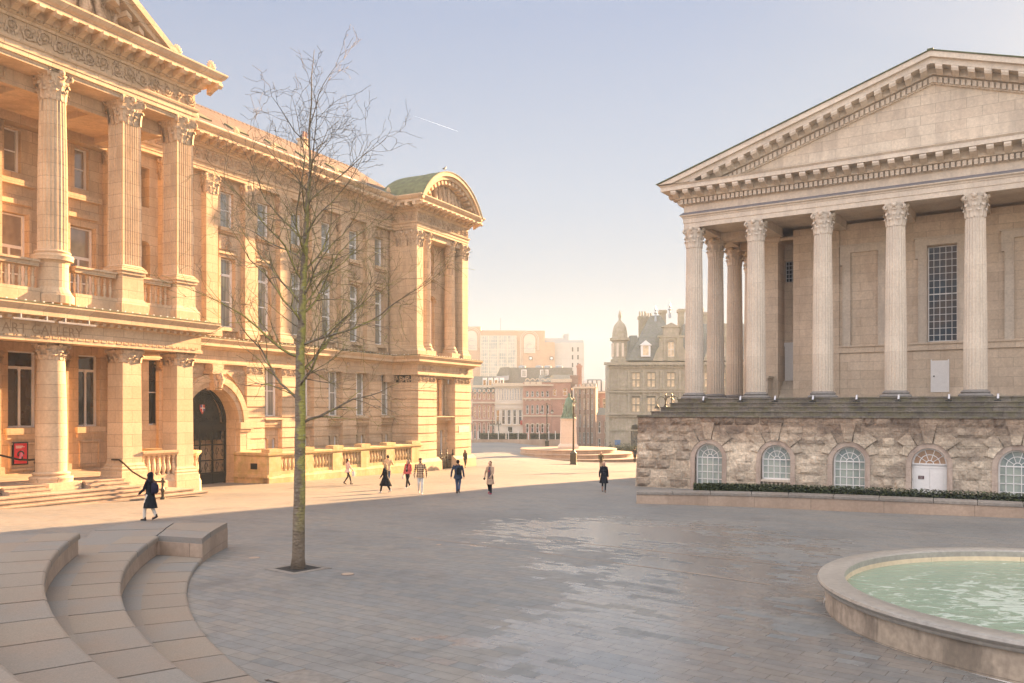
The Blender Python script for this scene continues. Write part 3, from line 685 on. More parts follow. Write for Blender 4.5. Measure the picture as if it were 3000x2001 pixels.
for u in (-10.48, -7.12): pd.sq([(.80, 7.76), (.80, 8.3), (.72, 8.42), (.64, 8.6), (.62, 9.75), (.70, 9.8), (.70, 9.95)], c=(u, -6.4)); 
bp('column_pedestal', pd, M_mus, mus)
pf = B(); pf.box(XL, PR+.3, -7.3, .05, 7.55, 7.74); bp('loggia_floor', pf, M_mus, mus)
pc = B(); pc.box(XL, PR-.1, -6.9, .5, 18.5, 18.9)
for u in (-18.3, -14.35, -10.48, -7.12): pc.box(u-.45, u+.45, -6.9, .45, 18.15, 18.72)
pc.box(XL, PR-.2, -.2, .45, 18.0, 18.5)
bp('coffered_ceiling', pc, M_mus, mus)
gk = B()                                           # greek key in the soffit beam
for i in range(7):
    u = XL+.3+i*1.1; y = -5.6
    for a in ((0, .9, 0, .08), (0, .08, 0, .6), (0, .7, .52, .6), (.62, .7, .2, .6), (.25, .7, .2, .28), (.9, .98, 0, .7)): gk.box(u+a[0], u+a[1], y-.05, y, 17.95+a[2], 17.95+a[3])
bp('key_pattern', gk, M_carv, mus)
bx = B(); bx.box(XL, PR-.9, -5.55, -5.2, 17.8, 18.6); bp('loggia_beam', bx, M_mus, mus)
ip = B()
for u in (-13.2, -9.75, -6.1): ip.box(u-.4, u+.4, -.1, .46, 7.75, 17.4); ip.box(u-.5, u+.5, -.2, .46, 7.75, 8.4)
bp('loggia_pilaster', ip, M_mus, mus)
ic = capital(.42, 1.2, True); ic.v = [(x, y*.6, z) for x, y, z in ic.v]; icm = ic.mesh('capital', M_carv, radians(50))
for u in (-13.2, -9.75, -6.1): bp('loggia_capital', icm, None, mus, at=(u, .18, 17.3))
ic = capital(.40, .72, True); icm = ic.mesh('capital', M_carv, radians(50))
for u in (-13.5, -9.75, -6.1, -2.4):
    o = bp('porch_pilaster', B().box(-.4, .4, -.4, .3, 0, 5.75).box(-.52, .52, -.52, .3, 0, .45), M_mus, mus, at=(u, -.1, -.35)); sub('capital', icm, None, o, loc=(0, 0, 5.7))
pw_ = B()
for x in lw: pw_.box(x-.95, x+.95, .25, .46, 13.9, 14.15); pw_.box(x-1.1, x+1.1, .15, .46, 14.9, 15.2); pw_.box(x-.95, x-.82, .3, .46, 8.9, 13.5); pw_.box(x+.82, x+.95, .3, .46, 8.9, 13.5)
bp('loggia_window_surround', pw_, M_mus, mus)
pp = B()
for x, ww in ((-11.58, .95), (-7.68, .8)):
    pp.box(x-ww-.1, x+ww+.1, -.2, .05, 1.75, 2.08); pp.box(x-ww, x+ww, -.08, .05, 1.5, 1.75)
    pp.box(x-ww+.15, x-ww+.25, -.05, .06, -.1, 1.3); pp.box(x+ww-.25, x+ww-.15, -.05, .06, -.1, 1.3); pp.box(x-ww+.15, x+ww-.15, -.05, .06, 1.2, 1.3); pp.box(x-ww+.15, x+ww-.15, -.05, .06, -.15, -.05)
pp.box(XL, -1.2, -.15, .06, -.4, -.28)
bp('window_apron', pp, M_mus, mus)
# loggia balustrades
bl = baluster(.98)
bm_ = B().lathe(bl, 10).mesh('baluster', M_mus, radians(40))
for a, c in ((-17.4, -15.25), (-13.45, -11.2), (-9.75, -7.85), (-23.5, -19.2)):
    o = bp('loggia_balustrade', B().box(a, c, -6.75, -6.15, 7.76, 8.55), M_mus, mus); sub('coping', B().box(a, c, -6.7, -6.2, 9.55, 9.75).box(a, c, -6.78, -6.12, 9.75, 9.85), M_mus, o); n = int((c-a)/.3)
    for i in range(n): sub('baluster', bm_, None, o, loc=(a+(c-a)*(i+.5)/n, -6.45, 8.55))
# pediment
PC = -16.35; PWD = 7.35; z0 = 21.4; rise = 4.85
pe = B(); pe.poly([(PC-PWD+.6, z0-.02), (PC+PWD-.6, z0-.02), (PC, z0+rise-.5)], 'y', -7.0, 1); bp('tympanum', pe, M_carv, mus)
pe = B(); sl = rise/PWD
for sg in (-1, 1):
    for y0_, a, c in ((-8.2, -.12, .25), (-7.95, -.42, -.12), (-7.4, -.72, -.42)):
        pts = [(PC, z0+rise+c), (PC, z0+rise+a), (PC+sg*(PWD+a/sl*0+.0)+sg*(a/sl), z0), (PC+sg*(PWD+c/sl), z0)]
        pe.poly(pts, 'y', y0_, 1.0)
    n = 9
    for i in range(1, n):
        x = PC+sg*(PWD-1.0)*i/n; z = z0+rise-.62-sl*abs(x-PC); pe.poly([(x-.15, z+sl*.15*sg), (x+.15, z-sl*.15*sg), (x+.15, z-.25-sl*.15*sg), (x-.15, z-.25+sl*.15*sg)], 'y', -7.9, -7)
bp('pediment', pe, M_mus, mus)
for i, (x, h) in enumerate(((-10.9, .8), (-11.7, 1.3), (-12.5, 1.7), (-13.4, 2.2), (-14.3, 2.7), (-15.3, 3.1), (-16.3, 3.4), (-17.3, 3.1), (-18.3, 2.7), (-19.2, 2.1), (-20.2, 1.6), (-21.2, 1.1))): pr = B(); relief_figure(pr, x, z0+.05, h, -7.05, (.0, .2, -.15)[i % 3], i); bp('carved_figure', pr, M_carv, mus, radians(50))
rr_ = B(); rr_.poly([(PC-PWD-.2, z0+.05), (PC+PWD+.2, z0+.05), (PC, z0+rise+.3)], 'y', 1.02, 6); bp('portico_roof', rr_, M_lead, mus)
# inscription and lamps
def text(name, s, size, mat, parent, loc, rot, ext=.01, off=0, align='LEFT'):
    cu = bpy.data.curves.new('txt', 'FONT'); cu.body = s; cu.size = size; cu.extrude = ext; cu.offset = off; cu.align_x = align; cu.resolution_u = 2
    to = bpy.data.objects.new('txt', cu); C.objects.link(to); bpy.context.view_layer.update()
    me = bpy.data.meshes.new_from_object(to.evaluated_get(bpy.context.evaluated_depsgraph_get())); bpy.data.objects.remove(to)
    me.materials.clear(); me.materials.append(mat); me.name = name
    o = ob(name, me); o.parent = parent; o.location = loc; o.rotation_euler = rot; return o
M_let = plain('incised_letter', (.33, .22, .13), .9)
text('inscription', 'MUSEUM & ART GALLERY', .62, M_let, mus, (-13.45, -7.235, 6.42+2.2), (pi/2, 0, 0), .012, -.012, 'RIGHT')
for u in (-18.6, -16.2, -14.1):
    b = B(); b.tube([(u-.95, -7.75, 6.98), (u+.95, -7.75, 6.98)], .05, 6)
    for q in (-.6, .6): b.box(u+q-.03, u+q+.03, -7.78, -7.7, 6.98, 7.2)
    tag(ob('strip_light', b.mesh('strip_light', M_alum), None, (OM[0], OM[1], 0), AM), 'thin grey strip lamp hanging above the carved gallery lettering, %s' % {-18.6: 'farthest left', -16.2: 'between the other two', -14.1: 'farthest right of the row'}[u], 'light', 'strip lamps over the gallery inscription')
# ------------------------------------------------ gate arch
ga = B(); GX = 1.22
ga.archring(GX, 2.2, 2.30, 2.62, -.30, .1, 26, k=1.03); ga.archring(GX, 2.2, 2.62, 2.95, -.45, .1, 26, k=1.03); ga.archring(GX, 2.2, 2.95, 3.1, -.38, .1, 26, k=1.03); ga.archring(GX, 2.2, 2.28, 2.36, .1, 2.6, 26, k=1.03)
bp('arch_surround', ga, M_mus, mus)
gj = B()
for sg in (-1, 1):
    c = GX+sg*2.85; gj.box(c-.5, c+.5, -.35, .9, -1.55, 1.75); gj.box(c-.62, c+.62, -.5, .9, -3, -1.5); gj.box(c-.6, c+.6, -.5, .9, 1.75, 2.2); q = c-.55
    while q < c+.5: gj.box(q, q+.06, -.44, -.34, 1.55, 1.75); q += .12
    gj.box(c+sg*1.0-.42, c+sg*1.0+.42, -.2, .1, -3, 5.45) if sg < 0 else None
    gj.box(c-.45 if sg > 0 else c-.4, c+.4 if sg > 0 else c+.45, .9, 2.6, -3, 2.2)
bp('arch_jamb', gj, M_mus, mus)
gs = B()
for sg in (-1, 1):
    pts = [(GX+sg*3.3, 3.4), (GX+sg*3.3, 5.75), (GX+sg*1.0, 5.75), (GX+sg*1.9, 5.2), (GX+sg*2.75, 4.3)]
    gs.poly(pts, 'y', -.12, .05)
    r_ = random.Random(3)
    for q in range(26):
        x = GX+sg*r_.uniform(2.2, 3.2); z = r_.uniform(4.5, 5.6); 
        if (x-GX)**2+(z-2.2)**2 > 9.9: a = r_.random()*6; gs.tube([(x+.14*cos(a+t_)*(1-t_/7), -.15, z+.14*sin(a+t_)*(1-t_/7)) for t_ in range(6)], .03, 4)
bp('arch_spandrel', gs, M_carv, mus)
ks = B(); ks.poly([(GX-.5, 6.05), (GX+.5, 6.05), (GX+.3, 4.35), (GX-.3, 4.35)], 'y', -.75, 0); ks.box(GX-.6, GX+.6, -.85, 0, 5.4, 5.62)
for q in range(14): ks.ball((GX+random.uniform(-.25, .25), -.8, random.uniform(4.5, 5.3)), (.09, .09, .12), 6, 5)
ks.tube([(GX, -.78, 5.35), (GX+.05, -1.0, 5.0), (GX, -.9, 4.5)], [.25, .2, .1], 7)
bp('keystone', ks, M_carv, mus, radians(50))
pg = B(); pg.box(-2, 5, 2.6, 2.8, -2.4, 5.2); pg.box(-1.3, -1.1, 2.6, 9, -2.4, 5); bp('passage', pg, M_mus, mus)
GW = M_iron
gi = B(); R = 2.2; gz0 = -1.95
for x in (-.98, 3.42): gi.box(x-.06, x+.06, .85, 1.0, gz0, 2.2)
gi.archring(GX, 2.2, 2.02, 2.14, .85, 1.0, 24, k=1.03); gi.archring(GX, 2.2, 2.20, 2.28, .85, 1.0, 24, k=1.03)
for i in range(24):
    a = pi*(i+.5)/24; gi.tube([(GX+2.17*cos(a)+.07*cos(t_), .92, 2.2+2.23*sin(a)+.07*sin(t_)) for t_ in range(0, 7)], .014, 4)
for z in (2.15, 1.65, .7, -.35, -1.2, -1.85): gi.box(-.98, 3.42, .88, .96, z-.04, z+.04)
gi.box(-.98, 3.42, .90, .94, -1.9, -1.25); gi.box(-.98, 3.42, .90, .94, 1.65, 2.15)
for x in (.12, 1.22, 2.32): gi.box(x-.04, x+.04, .87, .97, gz0, 2.2)
r_ = random.Random(5)
for i in range(9):
    for z in (1.15, .2, -.8): 
        x = -.73+i*.49; sg = 1 if i % 2 else -1
        gi.tube([(x+.20*(1-q/9)*cos(q*.9), .92, z+sg*.38*(1-q/10)*sin(q*.9)) for q in range(9)], .022, 4)
        gi.tube([(x, .92, z-.45), (x, .92, z+.45)], .015, 4)
for q in range(60):
    a = r_.uniform(.1, pi-.1); rr = r_.uniform(.2, 1.85); x = GX+rr*cos(a); z = 2.25+rr*sin(a); s_ = r_.uniform(.12, .3)
    gi.tube([(x+s_*(1-t_/10)*cos(t_*.8+a), .92, z+s_*(1-t_/10)*sin(t_*.8+a)) for t_ in range(9)], .022, 4)
gate = bp('iron_gate', gi, M_iron, mus)
shc = [('crest_red', (.45, .05, .03)), ('crest_blue', (.05, .10, .25))]
cr = B(); cr.poly([(1.0, 3.55), (1.62, 3.55), (1.62, 3.05), (1.31, 2.62), (1.0, 3.05)], 'y', .78, .83); cr.v = [(1.31+(x-1.31)*.62, y, 3.1+(z-3.1)*.66) for x, y, z in cr.v]; co = sub('crest', cr, plain('crest_red', (.45, .05, .03), .4), gate)
cr = B(); cr.box(1.0, 1.62, .76, .775, 3.16, 3.24); cr.box(1.28, 1.34, .757, .775, 2.8, 3.55); cr.v = [(1.31+(x-1.31)*.62, y, 3.1+(z-3.1)*.66) for x, y, z in cr.v]; ob('crest_cross', cr.mesh('crest_cross', M_white), co, (0, 0, 0))
cr = B(); cr.box(1.13, 1.26, .765, .779, 3.22, 3.38); ob('crest_quarter', cr.mesh('crest_quarter', plain('crest_blue', (.05, .10, .25), .4)), co, (0, 0, 0)); ob('crest_quarter', B().box(1.35, 1.48, .765, .779, 3.0, 3.12).mesh('crest_quarter', MATS['crest_blue']), co, (0, 0, 0))
# ------------------------------------------------ pavilion
pv = B(); pv.wall(PW+1.0, PVR-1.0, 7.7, 20.2, -1.2, 0, [(25.55, 26.95, 8.69, 13.4), (25.6, 26.9, 15.3, 17.9)]); pv.archfill(26.25, .7, 12.95, 13.4, -1.2, 0, rz=.44)
pv.box(PW, PW+1.0, -2.6, .2, 7.9, 18.75); pv.box(PVR-1.05, PVR, -2.6, .2, 7.9, 18.75); pv.box(PW+.25, PW+.5, -1.0, 1, 7.9, 18.7)
pv.box(PVR-.3, PVR, 0, 10, -3, 20.2); pv.box(PW, PVR, -2.4, 0, 18.2, 18.75); pv.box(PW+.3, PVR, .0, 10, 18.7, 20.1)
pv.box(PVR-.8, PVR+.04, 0, 1.0, 7.9, 18.7); pv.box(PW-.06, PW+.02, -.95, .05, 7.9, 17.2)
for a, b_ in ((PW, PW+1.0), (PVR-1.05, PVR)):
    pv.run([(a, 0), (a, -2.6), (b_, -2.6), (b_, 0)], [(0, 7.76), (.22, 7.76), (.22, 8.2), (.16, 8.26), (.12, 8.42), (.05, 8.46), (.05, 8.6), (0, 8.66)])
bp('pavilion_wall', pv, M_mus, mus)
cpv = capital(.5, 1.4, True).mesh('capital', M_carv, radians(50))
for x, y in ((PW+.5, -2.1), (PVR-.53, -2.1), (PW+.5, -1.0)): bp('corner_capital', cpv, None, mus, at=(x, y, 17.2))
for u in (24.15, 28.35):
    o = bp('pavilion_column', B().lathe(shaft_col(.5, 8.9, 17.3, True), 24, flute=20), M_mus, mus, at=(u, -2.0, 0)); sub('capital', capital(.45, 1.45), M_carv, o, radians(50), loc=(0, 0, 17.28))
    sub('base', B().lathe([(.72, 8.3), (.72, 8.45), (.66, 8.55), (.58, 8.6), (.62, 8.7), (.56, 8.8), (.5, 8.92)], 24).box(-.75, .75, -.7, .9, 7.76, 8.3), M_mus, o, radians(40))
add_window('tall_window', 1.4, 4.7, [26.25], -.8, 8.69, mid=.375, extra=ex); add_window('upper_window', 1.3, 2.6, [26.25], -.8, 15.3)
b = B(); b.box(25.2, 27.3, -1.5, -1.2, 14.9, 15.25); b.archring(26.25, 12.95, .7, .95, -1.4, -1.2, 12, k=.72); bp('window_surround', b, M_mus, mus)
b = B(); scrolls(b, 25.3, 27.2, 13.95, 14.85, -1.2, 77, .045); bp('carved_panel', b, M_carv, mus)
# ground storey of the pavilion
pg = B()
for a, c in ((PW, 24.9), (28.1, PVR+.35)):
    for j in range(9): pg.box(a, c, -2.74, 0, -1.2+.74*j+.045, min(5.4, -1.2+.74*j+.695))
    pg.box(a+.08, c-.08, -2.65, 0, -3, 5.46); pg.poly([(-3.15, -3.4), (-3.1, -1.5), (-2.7, -1.15), (0, -1.15), (0, -3.4)], 'x', a-.35, c+.35)
bp('pavilion_rusticated_pier', pg, M_rust, mus)
pg = B(); pg.wall(24.8, 28.2, -3, 7.2, -1.9, -1.0, [(25.35, 26.25, 2.55, 5.9), (26.75, 27.65, 2.55, 5.9), (25.45, 26.15, -1.2, 1.2), (26.85, 27.55, -1.2, 1.2)])
pg.box(24.9, 28.1, -2.5, -1.9, 2.1, 2.4); pg.box(24.9, 28.1, -2.7, -1.9, 2.4, 2.5); pg.box(24.9, 28.1, -2.6, -1.9, 5.9, 6.15); pg.lathe([(.2, 0), (.17, .2), (.16, 2.8), (.24, 3.05), (.24, 3.3)], 12, c=(26.5, -2.15), z0=2.5)
bp('pavilion_ground_wall', pg, M_mus, mus)
add_window('ground_floor_window', .9, 3.35, [25.8, 27.2], -1.6, 2.55, mid=.5); add_window('basement_window', .7, 2.4, [25.8, 27.2], -1.6, -1.2)
b = B()
for a, c in ((PW, 24.9), (28.1, PVR+.3)): b.box(a, c, -2.68, -2, 5.45, 6.02); b.box(a-.08, c+.08, -2.8, -2, 6.02, 6.1); b.box(a-.03, c+.03, -2.75, -2, 5.42, 5.49); scrolls(b, a, c, 5.5, 6.02, -2.68, int(a), .035)
bp('carved_band', b, M_carv, mus)
sg_ = bp('street_name_sign', B().box(28.75, 30.7, -2.76, -2.724, .95, 1.6), plain('sign_white', (.62, .50, .36), .5), mus)
# arched pediment with barrel roof
AC, HW, AZ, AR = 26.2, 5.45, 20.75, 3.5
Rr = (HW*HW+AR*AR)/(2*AR); zc = AZ+AR-Rr; a0 = math.asin((AZ+.6-zc)/Rr)
b = B()
for r0, r1, y0_ in ((Rr-.32, Rr, -3.8), (Rr-.62, Rr-.32, -3.6), (Rr-1.0, Rr-.62, -3.0)): b.archring(AC, zc, r0, r1, y0_, -2.4, 30, a0-.05, pi-a0+.05)
for i in range(1, 17):
    a = a0+(pi-2*a0)*i/17; x, z = AC+(Rr-.85)*cos(a), zc+(Rr-.85)*sin(a); q = B().box(-.14, .14, -3.5, -2.9, -.16, .16)
    q.v = [(x+vx*sin(a)+vz*cos(a), vy, z-vx*cos(a)+vz*sin(a)) for vx, vy, vz in q.v]; b.add(q.v, q.f)
bp('arched_pediment', b, M_mus, mus)
b = B(); pts = [(AC+(Rr-.7)*cos(a0+(pi-2*a0)*i/24), zc+(Rr-.7)*sin(a0+(pi-2*a0)*i/24)) for i in range(25)]
b.poly(pts+[(AC-HW+1, 21.3), (AC+HW-1, 21.3)][0:0]+[], 'y', -2.6, 0); bp('arched_tympanum', b, M_carv, mus)
for i, (x, h) in enumerate(((22.9, 1.1), (23.7, 1.6), (24.5, 2.0), (25.2, 2.2), (25.9, 2.3), (26.6, 2.3), (27.3, 2.1), (28.0, 1.9), (28.7, 1.5), (29.4, 1.1))): b = B(); relief_figure(b, x, 21.42, h*.98, -2.65, (.05, -.1, .1)[i % 3], i+40); bp('carved_figure', b, M_carv, mus, radians(50))
b = B(); pts = [(AC+(Rr+.03)*cos(a0+(pi-2*a0)*i/28), zc+(Rr+.03)*sin(a0+(pi-2*a0)*i/28)) for i in range(29)]; 
nb_ = len(pts); K_ = 9; SEC = [(-2.38, 1.0)]+[(.2+2.9*sin(pi/2*i/K_), max(.02, cos(pi/2*i/K_))) for i in range(K_+1)]
vs_ = [(AC+(x-AC)*s_, y_, AZ+.6+(z-AZ-.6)*s_) for y_, s_ in SEC for x, z in pts]
b.add(vs_, [(i*nb_+j, i*nb_+j+1, (i+1)*nb_+j+1, (i+1)*nb_+j) for i in range(len(SEC)-1) for j in range(nb_-1)]+[tuple(range(nb_))])
b.archring(AC, zc, Rr+.002, Rr+.07, -3.85, -2.38, 30, a0-.03, pi-a0+.03)
bp('barrel_roof', b, M_lead, mus)
# entrance steps
st = B()
for k in range(6):
    z = -.33-.16*k; y = -7.75-.36*k
    if k < 2: 
        for a, c in ((XL, -19.3), (-17.3, -15.4), (-13.4, -11.3)): st.box(a, c, y+.36, 0 if k == 0 else -6, z-.16, z); st.box(a-.05, c+.05, y+.33, y+.4, z-.05, z+.004)
    else: st.box(XL, (-8.4, -8.4, -11.2, -10.0, -8.6, -8.0)[k] if k < 6 else -8, y, -5, z-.16, z); st.box(XL, ((-8.4, -8.4, -11.2, -10.0, -8.6, -8.0)[k])+.03, y-.04, y+.3, z-.05, z+.005)
st.box(XL, -6.4, -6.6, 0, -3, -.331)
bp('entrance_steps', st, M_gstep, mus)
# ================================================================ TOWN HALL
OT = (11.65, 55.0); AT = atan2(-.543, .84)
th = bthing('town_hall', 'pale stone temple-fronted town hall with fluted columns on a rock-faced podium', 'building', OT, AT, -1.9)
TB = 3.97; XR = TB*7; D = 80  # unseen rear length stretched to shape the hall's shadow across the square
cent = XR/2
# podium with arched openings
pw2 = [(1.95, .85, -1.55), (5.95, .85, -1.66), (9.95, .85, -1.55), (13.95, .85, -2.2), (17.95, .85, -1.55), (21.9, .85, -1.55)]
b = B(); ho = [(c-r, c+r, zb, 1.05) for c, r, zb in pw2]
b.wall(-2.62, XR+2.6, -4, 2.62, -2.62, -1.9, ho)
for c, r, zb in pw2: b.archfill(c, r, .18, 1.05, -2.62, -1.9, 12)
b.wall(-2.62, XR+2.6, -4, 2.62, -1.9, -1.5)
b.box(-2.62, -1.9, -1.9, D, -4, 2.62); b.box(XR+2, XR+2.6, -2.6, D, -4, 2.62)
def batter(v):
    x, y, z = v; k = max(0, (2.6-z))*.045
    return (x-k if x < -2.5 else x, y-k if y < -2.5 else y, z)
b.xf(batter); bpod = b
# proud irregular rock-faced blocks
b = B(); r_ = random.Random(11)
for row in range(8):
    z = -1.75+row*.55; x = -2.74
    while x < XR+1:
        wd_ = r_.uniform(.5, 1.5); hit_ = any(c-r-.28 < x+wd_ and x < c+r+.28 and z < 1.3 for c, r, zb in pw2)
        if not hit_ and r_.random() < .93:
            o = r_.uniform(.03, .13); k = (2.6-z)*.045; y = -2.62-k
            vs = [(x+.02, y, z+.02), (x+wd_-.02, y, z+.02), (x+wd_-.02, y, z+.53), (x+.02, y, z+.53)]
            nx = 4; grid = []
            for j in range(4):
                for i in range(5):
                    e_ = 1 if 0 < i < 4 and 0 < j < 3 else 0; grid.append((x+.02+(wd_-.04)*i/4, y+.01-(o*r_.uniform(.5, 1.2) if e_ else 0), z+.02+.51*j/3))
            b.add(grid, [(j*5+i, j*5+i+1, (j+1)*5+i+1, (j+1)*5+i) for j in range(3) for i in range(4)])
        x += wd_
bpod.add(b.v, b.f); bp('podium', bpod, M_plin, th)
b = B()
for c, r, zb in pw2:
    yk = -2.62
    b.archring(c, .18, r, r+.26, yk-.04, -2.5, 16); b.box(c-r-.26, c-r, yk-.06, -2.5, zb-.5, .18); b.box(c+r, c+r+.26, yk-.06, -2.5, zb-.5, .18)
b.xf(batter); bp('arch_architrave', b, M_podt, th)
b = B(); 
for c, r, zb in pw2:                                  # long tapering voussoirs above each arch
    for i in range(7):
        a = radians(20+20*i+2*(i % 2)); a2 = a+radians(18.5); r0, r1 = r+.27, r+(.75, 1.05, .8, 1.3, .85, 1.1, .7)[i]
        o = (.0, .05, .02, .06, .01, .04, .02)[i]
        b.poly([(c+r0*cos(a), .18+r0*sin(a)), (c+r1*cos(a-.03), .18+r1*sin(a-.03)), (c+r1*cos(a2+.03), .18+r1*sin(a2+.03)), (c+r0*cos(a2), .18+r0*sin(a2))], 'y', -2.70-o, -2.5)
b.xf(batter); bp('voussoir', b, M_plin, th)
b = B(); b.box(-2.72, XR+2.7, -2.74, -1.5, 2.60, 2.70); b.box(-2.72, -1.5, -1.5, D, 2.60, 2.70)
for k, (o, z) in enumerate(((2.05, 2.97), (1.6, 3.24), (1.15, 3.50), (.80, 3.76))): b.box(-o, XR+o, -o, D, (2.70, 2.97, 3.24, 3.50)[k], z); b.run([(-o, D), (-o, -o), (XR+o, -o)], [(0, z-.07), (.05, z-.06), (.05, z-.005), (0, z+.003)])
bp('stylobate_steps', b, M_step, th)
def fan_window(c, r, zb, glassm, rows, cols=5, bal=False):
    f = B(); t = .05
    f.archring(0, 0, r-.09, r, 0, .1, 16); f.box(-r, -r+.08, 0, .1, zb, 0); f.box(r-.08, r, 0, .1, zb, 0); f.box(-r, r, 0, .1, zb, zb+.09); f.box(-r, r, .01, .09, -.03, .03)
    f.archring(0, 0, r*.58-.02, r*.58+.02, .02, .09, 14); f.archring(0, 0, r*.22-.02, r*.22+.02, .02, .09, 10)
    for i in range(1, 5):
        a = pi*i/5; f.tube([(r*.22*cos(a), .05, r*.22*sin(a)), (r*.95*cos(a), .05, r*.95*sin(a))], .022, 4)
    for i in range(1, cols): x = -r+2*r*i/cols; f.box(x-.02, x+.02, .02, .09, zb, 0)
    for i in range(1, rows): z = zb*i/rows; f.box(-r, r, .02, .09, z-.02, z+.02)
    p = B(); p.poly([(-r+.03, zb+.03), (r-.03, zb+.03)]+[((r-.03)*cos(pi*i/16), (r-.03)*sin(pi*i/16)) for i in range(17)], 'y', .055, .07)
    return f, p
for i, (c, r, zb) in enumerate(pw2):
    if i == 3: continue
    f, p = fan_window(c, r, (zb if i != 1 else -.98)-.18, G_arch, 4 if i != 1 else 3)
    o = bp('arched_window', f, M_white, th, at=(c, -2.48, .18)); sub('pane', p, G_arch, o)
b = B(); b.box(5.1, 6.8, -2.8, -2.4, -1.10, -.98); b.box(5.1, 6.8, -2.75, -2.4, -1.70, -1.6); b.box(5.1, 6.8, -2.4, -2.3, -1.6, -1.0); wb = bp('window_balustrade', b, M_tcol, th)
wbm = B().lathe([(.09, 0), (.06, .06), (.1, .2), (.05, .38), (.09, .52)], 8).mesh('baluster', M_tcol, True)
for i in range(7): sub('baluster', wbm, None, wb, loc=(5.22+.24*i, -2.62, -1.6))
c, r, zb = pw2[3]
f, p = fan_window(c, r, -.12, G_warm, 1, 1); dt = bp('fanlight', f, M_white, th, at=(c, -2.48, .18)); sub('pane', p, G_warm, dt)
b = B(); b.box(-.85, .85, 0, .1, 2.32, 2.5); b.box(-.85, -.78, 0, .1, 0, 2.4); b.box(.78, .85, 0, .1, 0, 2.4)
do = bp('stage_door', b, M_white, th, at=(c, -2.48, -2.35))
for sg in (-1, 1):
    q = B(); q.box(min(0, sg*.78)+.005, max(0, sg*.78)-.005, .02, .07, 0, 2.32); q.box(sg*.39-.26, sg*.39+.26, .008, .03, .3, 1.0); q.box(sg*.39-.26, sg*.39+.26, .008, .03, 1.15, 2.1); d_ = sub('door_leaf', q, M_white, do)
    sub('door_knob', B().ball((sg*.08, -.03, .55), .055), plain('brass', (.35, .20, .09), .35, .8), d_)
sub('door_sign', B().box(-.55, -.27, -.01, .006, 1.72, 1.90), plain('sign_brown', (.07, .015, .012), .5), do)
text('sign_lettering', 'Stage\nDoor', .075, M_white, do, (-.41, -.014, 1.825), (pi/2, 0, 0), .002, 0, 'CENTER')
sub('letter_plate', B().box(-.38, -.22, -.008, .01, .66, .69), M_alum, do); sub('push_bar', B().box(-.02, .02, -.03, .02, .4, .95), M_iron, do)
sub('hinge', B().box(-.9, -.85, -.04, .0, .5, .95).box(-.88, -.84, -.03, .01, 1.6, 1.75), M_iron, do)
# columns
colm = B().lathe([(.585, 4.1), (.585, 5.5), (.57, 8), (.50, 13.36)], 24, flute=22).mesh('column', M_tcol)
capm = capital(.50, 1.3).mesh('capital', M_tcol, radians(50))
M_base = stone('grey_base_stone', (.27, .25, .23), (.22, .21, .20), 5, 5, 0, 1, nb=.4, big=.25)
basem = B().lathe([(.84, 3.76), (.86, 3.82), (.80, 3.90), (.70, 3.94), (.72, 3.98), (.74, 4.0), (.66, 4.07), (.58, 4.13)], 28).mesh('base', M_base, radians(40))
for (x, y) in [(TB*i, 0) for i in range(7)]+[(0, TB*j) for j in range(1, 6)]:
    o = bp('column', colm, None, th, at=(x, y, 0)); sub('capital', capm, None, o, loc=(0, 0, 13.34)); sub('base', basem, None, o)
# cella wall
b = B(); W0 = 4.3
b.wall(5.1, XR-5.1, 3.7, 14.7, W0, W0+.8, [(12.98, 14.6, 7.12, 12.85)])
b.box(3.16, 4.1, W0, W0+3, 3.7, 14.7); b.wall(4.1, 5.1, 3.7, 14.7, W0+1.6, W0+2.2, [(4.12, 4.75, 11.6, 13.0)]); b.box(3.2, 3.9, W0+3, D-6, 3.7, 14.7)
b.box(5.1, 5.3, W0+.8, W0+2, 3.7, 14.7)
b.box(4.0, 5.1, W0+1.52, W0+1.6, 6.9, 7.1); b.box(3.9, 5.2, W0-.04, W0+3, 14.1, 14.3)
b.box(7.85, 7.95, W0-.12, W0, 3.7, 14.6); b.box(7.95, XR-7.95, W0-.10, W0, 6.62, 6.98); b.box(7.95, XR-7.95, W0-.18, W0, 6.98, 7.06); b.box(5.3, XR, W0-.14, W0, 3.76, 4.02)
b.box(5.1, 7.85, W0-.05, W0, 3.7, 14.6)
b.run([(3.16, W0+.5), (3.16, W0), (4.1, W0), (4.1, W0+.5)], [(0, 14.0), (.15, 14.1), (.2, 14.3), (.25, 14.5), (.25, 14.6), (0, 14.6)])
M_hall = stone('hall_wall_stone', (.68, .56, .43), (.59, .475, .355), 1.5, .55, .012, .7, stain=(.40, .30, .22), stain_amt=.4, big=.15)
bp('hall_wall', b, M_hall, th)
def eared(b, x0, x1, z0, z1, y):
    t = .42
    b.box(x0-t, x0, y-.14, y, z0, z1-.0); b.box(x1, x1+t, y-.14, y, z0, z1); b.box(x0-t-.22, x1+t+.22, y-.142, y, z1, z1+.42); b.box(x0-t-.22, x0-t, y-.139, y, z1-.75, z1); b.box(x1+t, x1+t+.22, y-.139, y, z1-.75, z1)
    b.box(x0-t-.30, x1+t+.30, y-.2, y, z1+.42, z1+.5); b.box(x0-.06, x0, y-.17, y, z0, z1); b.box(x1, x1+.06, y-.17, y, z0, z1); b.box(x0-t-.06, x0-t, y-.17, y, z0, z1-.75); b.box(x1+t, x1+t+.06, y-.17, y, z0, z1-.75)
for x0, x1 in ((8.65, 10.25), (12.98, 14.6), (17.5, 19.1), (21.6, 23.2)):
    b = B(); eared(b, x0, x1, 7.06, 12.88, W0-.0); bp('eared_architrave', b, M_tcol, th)
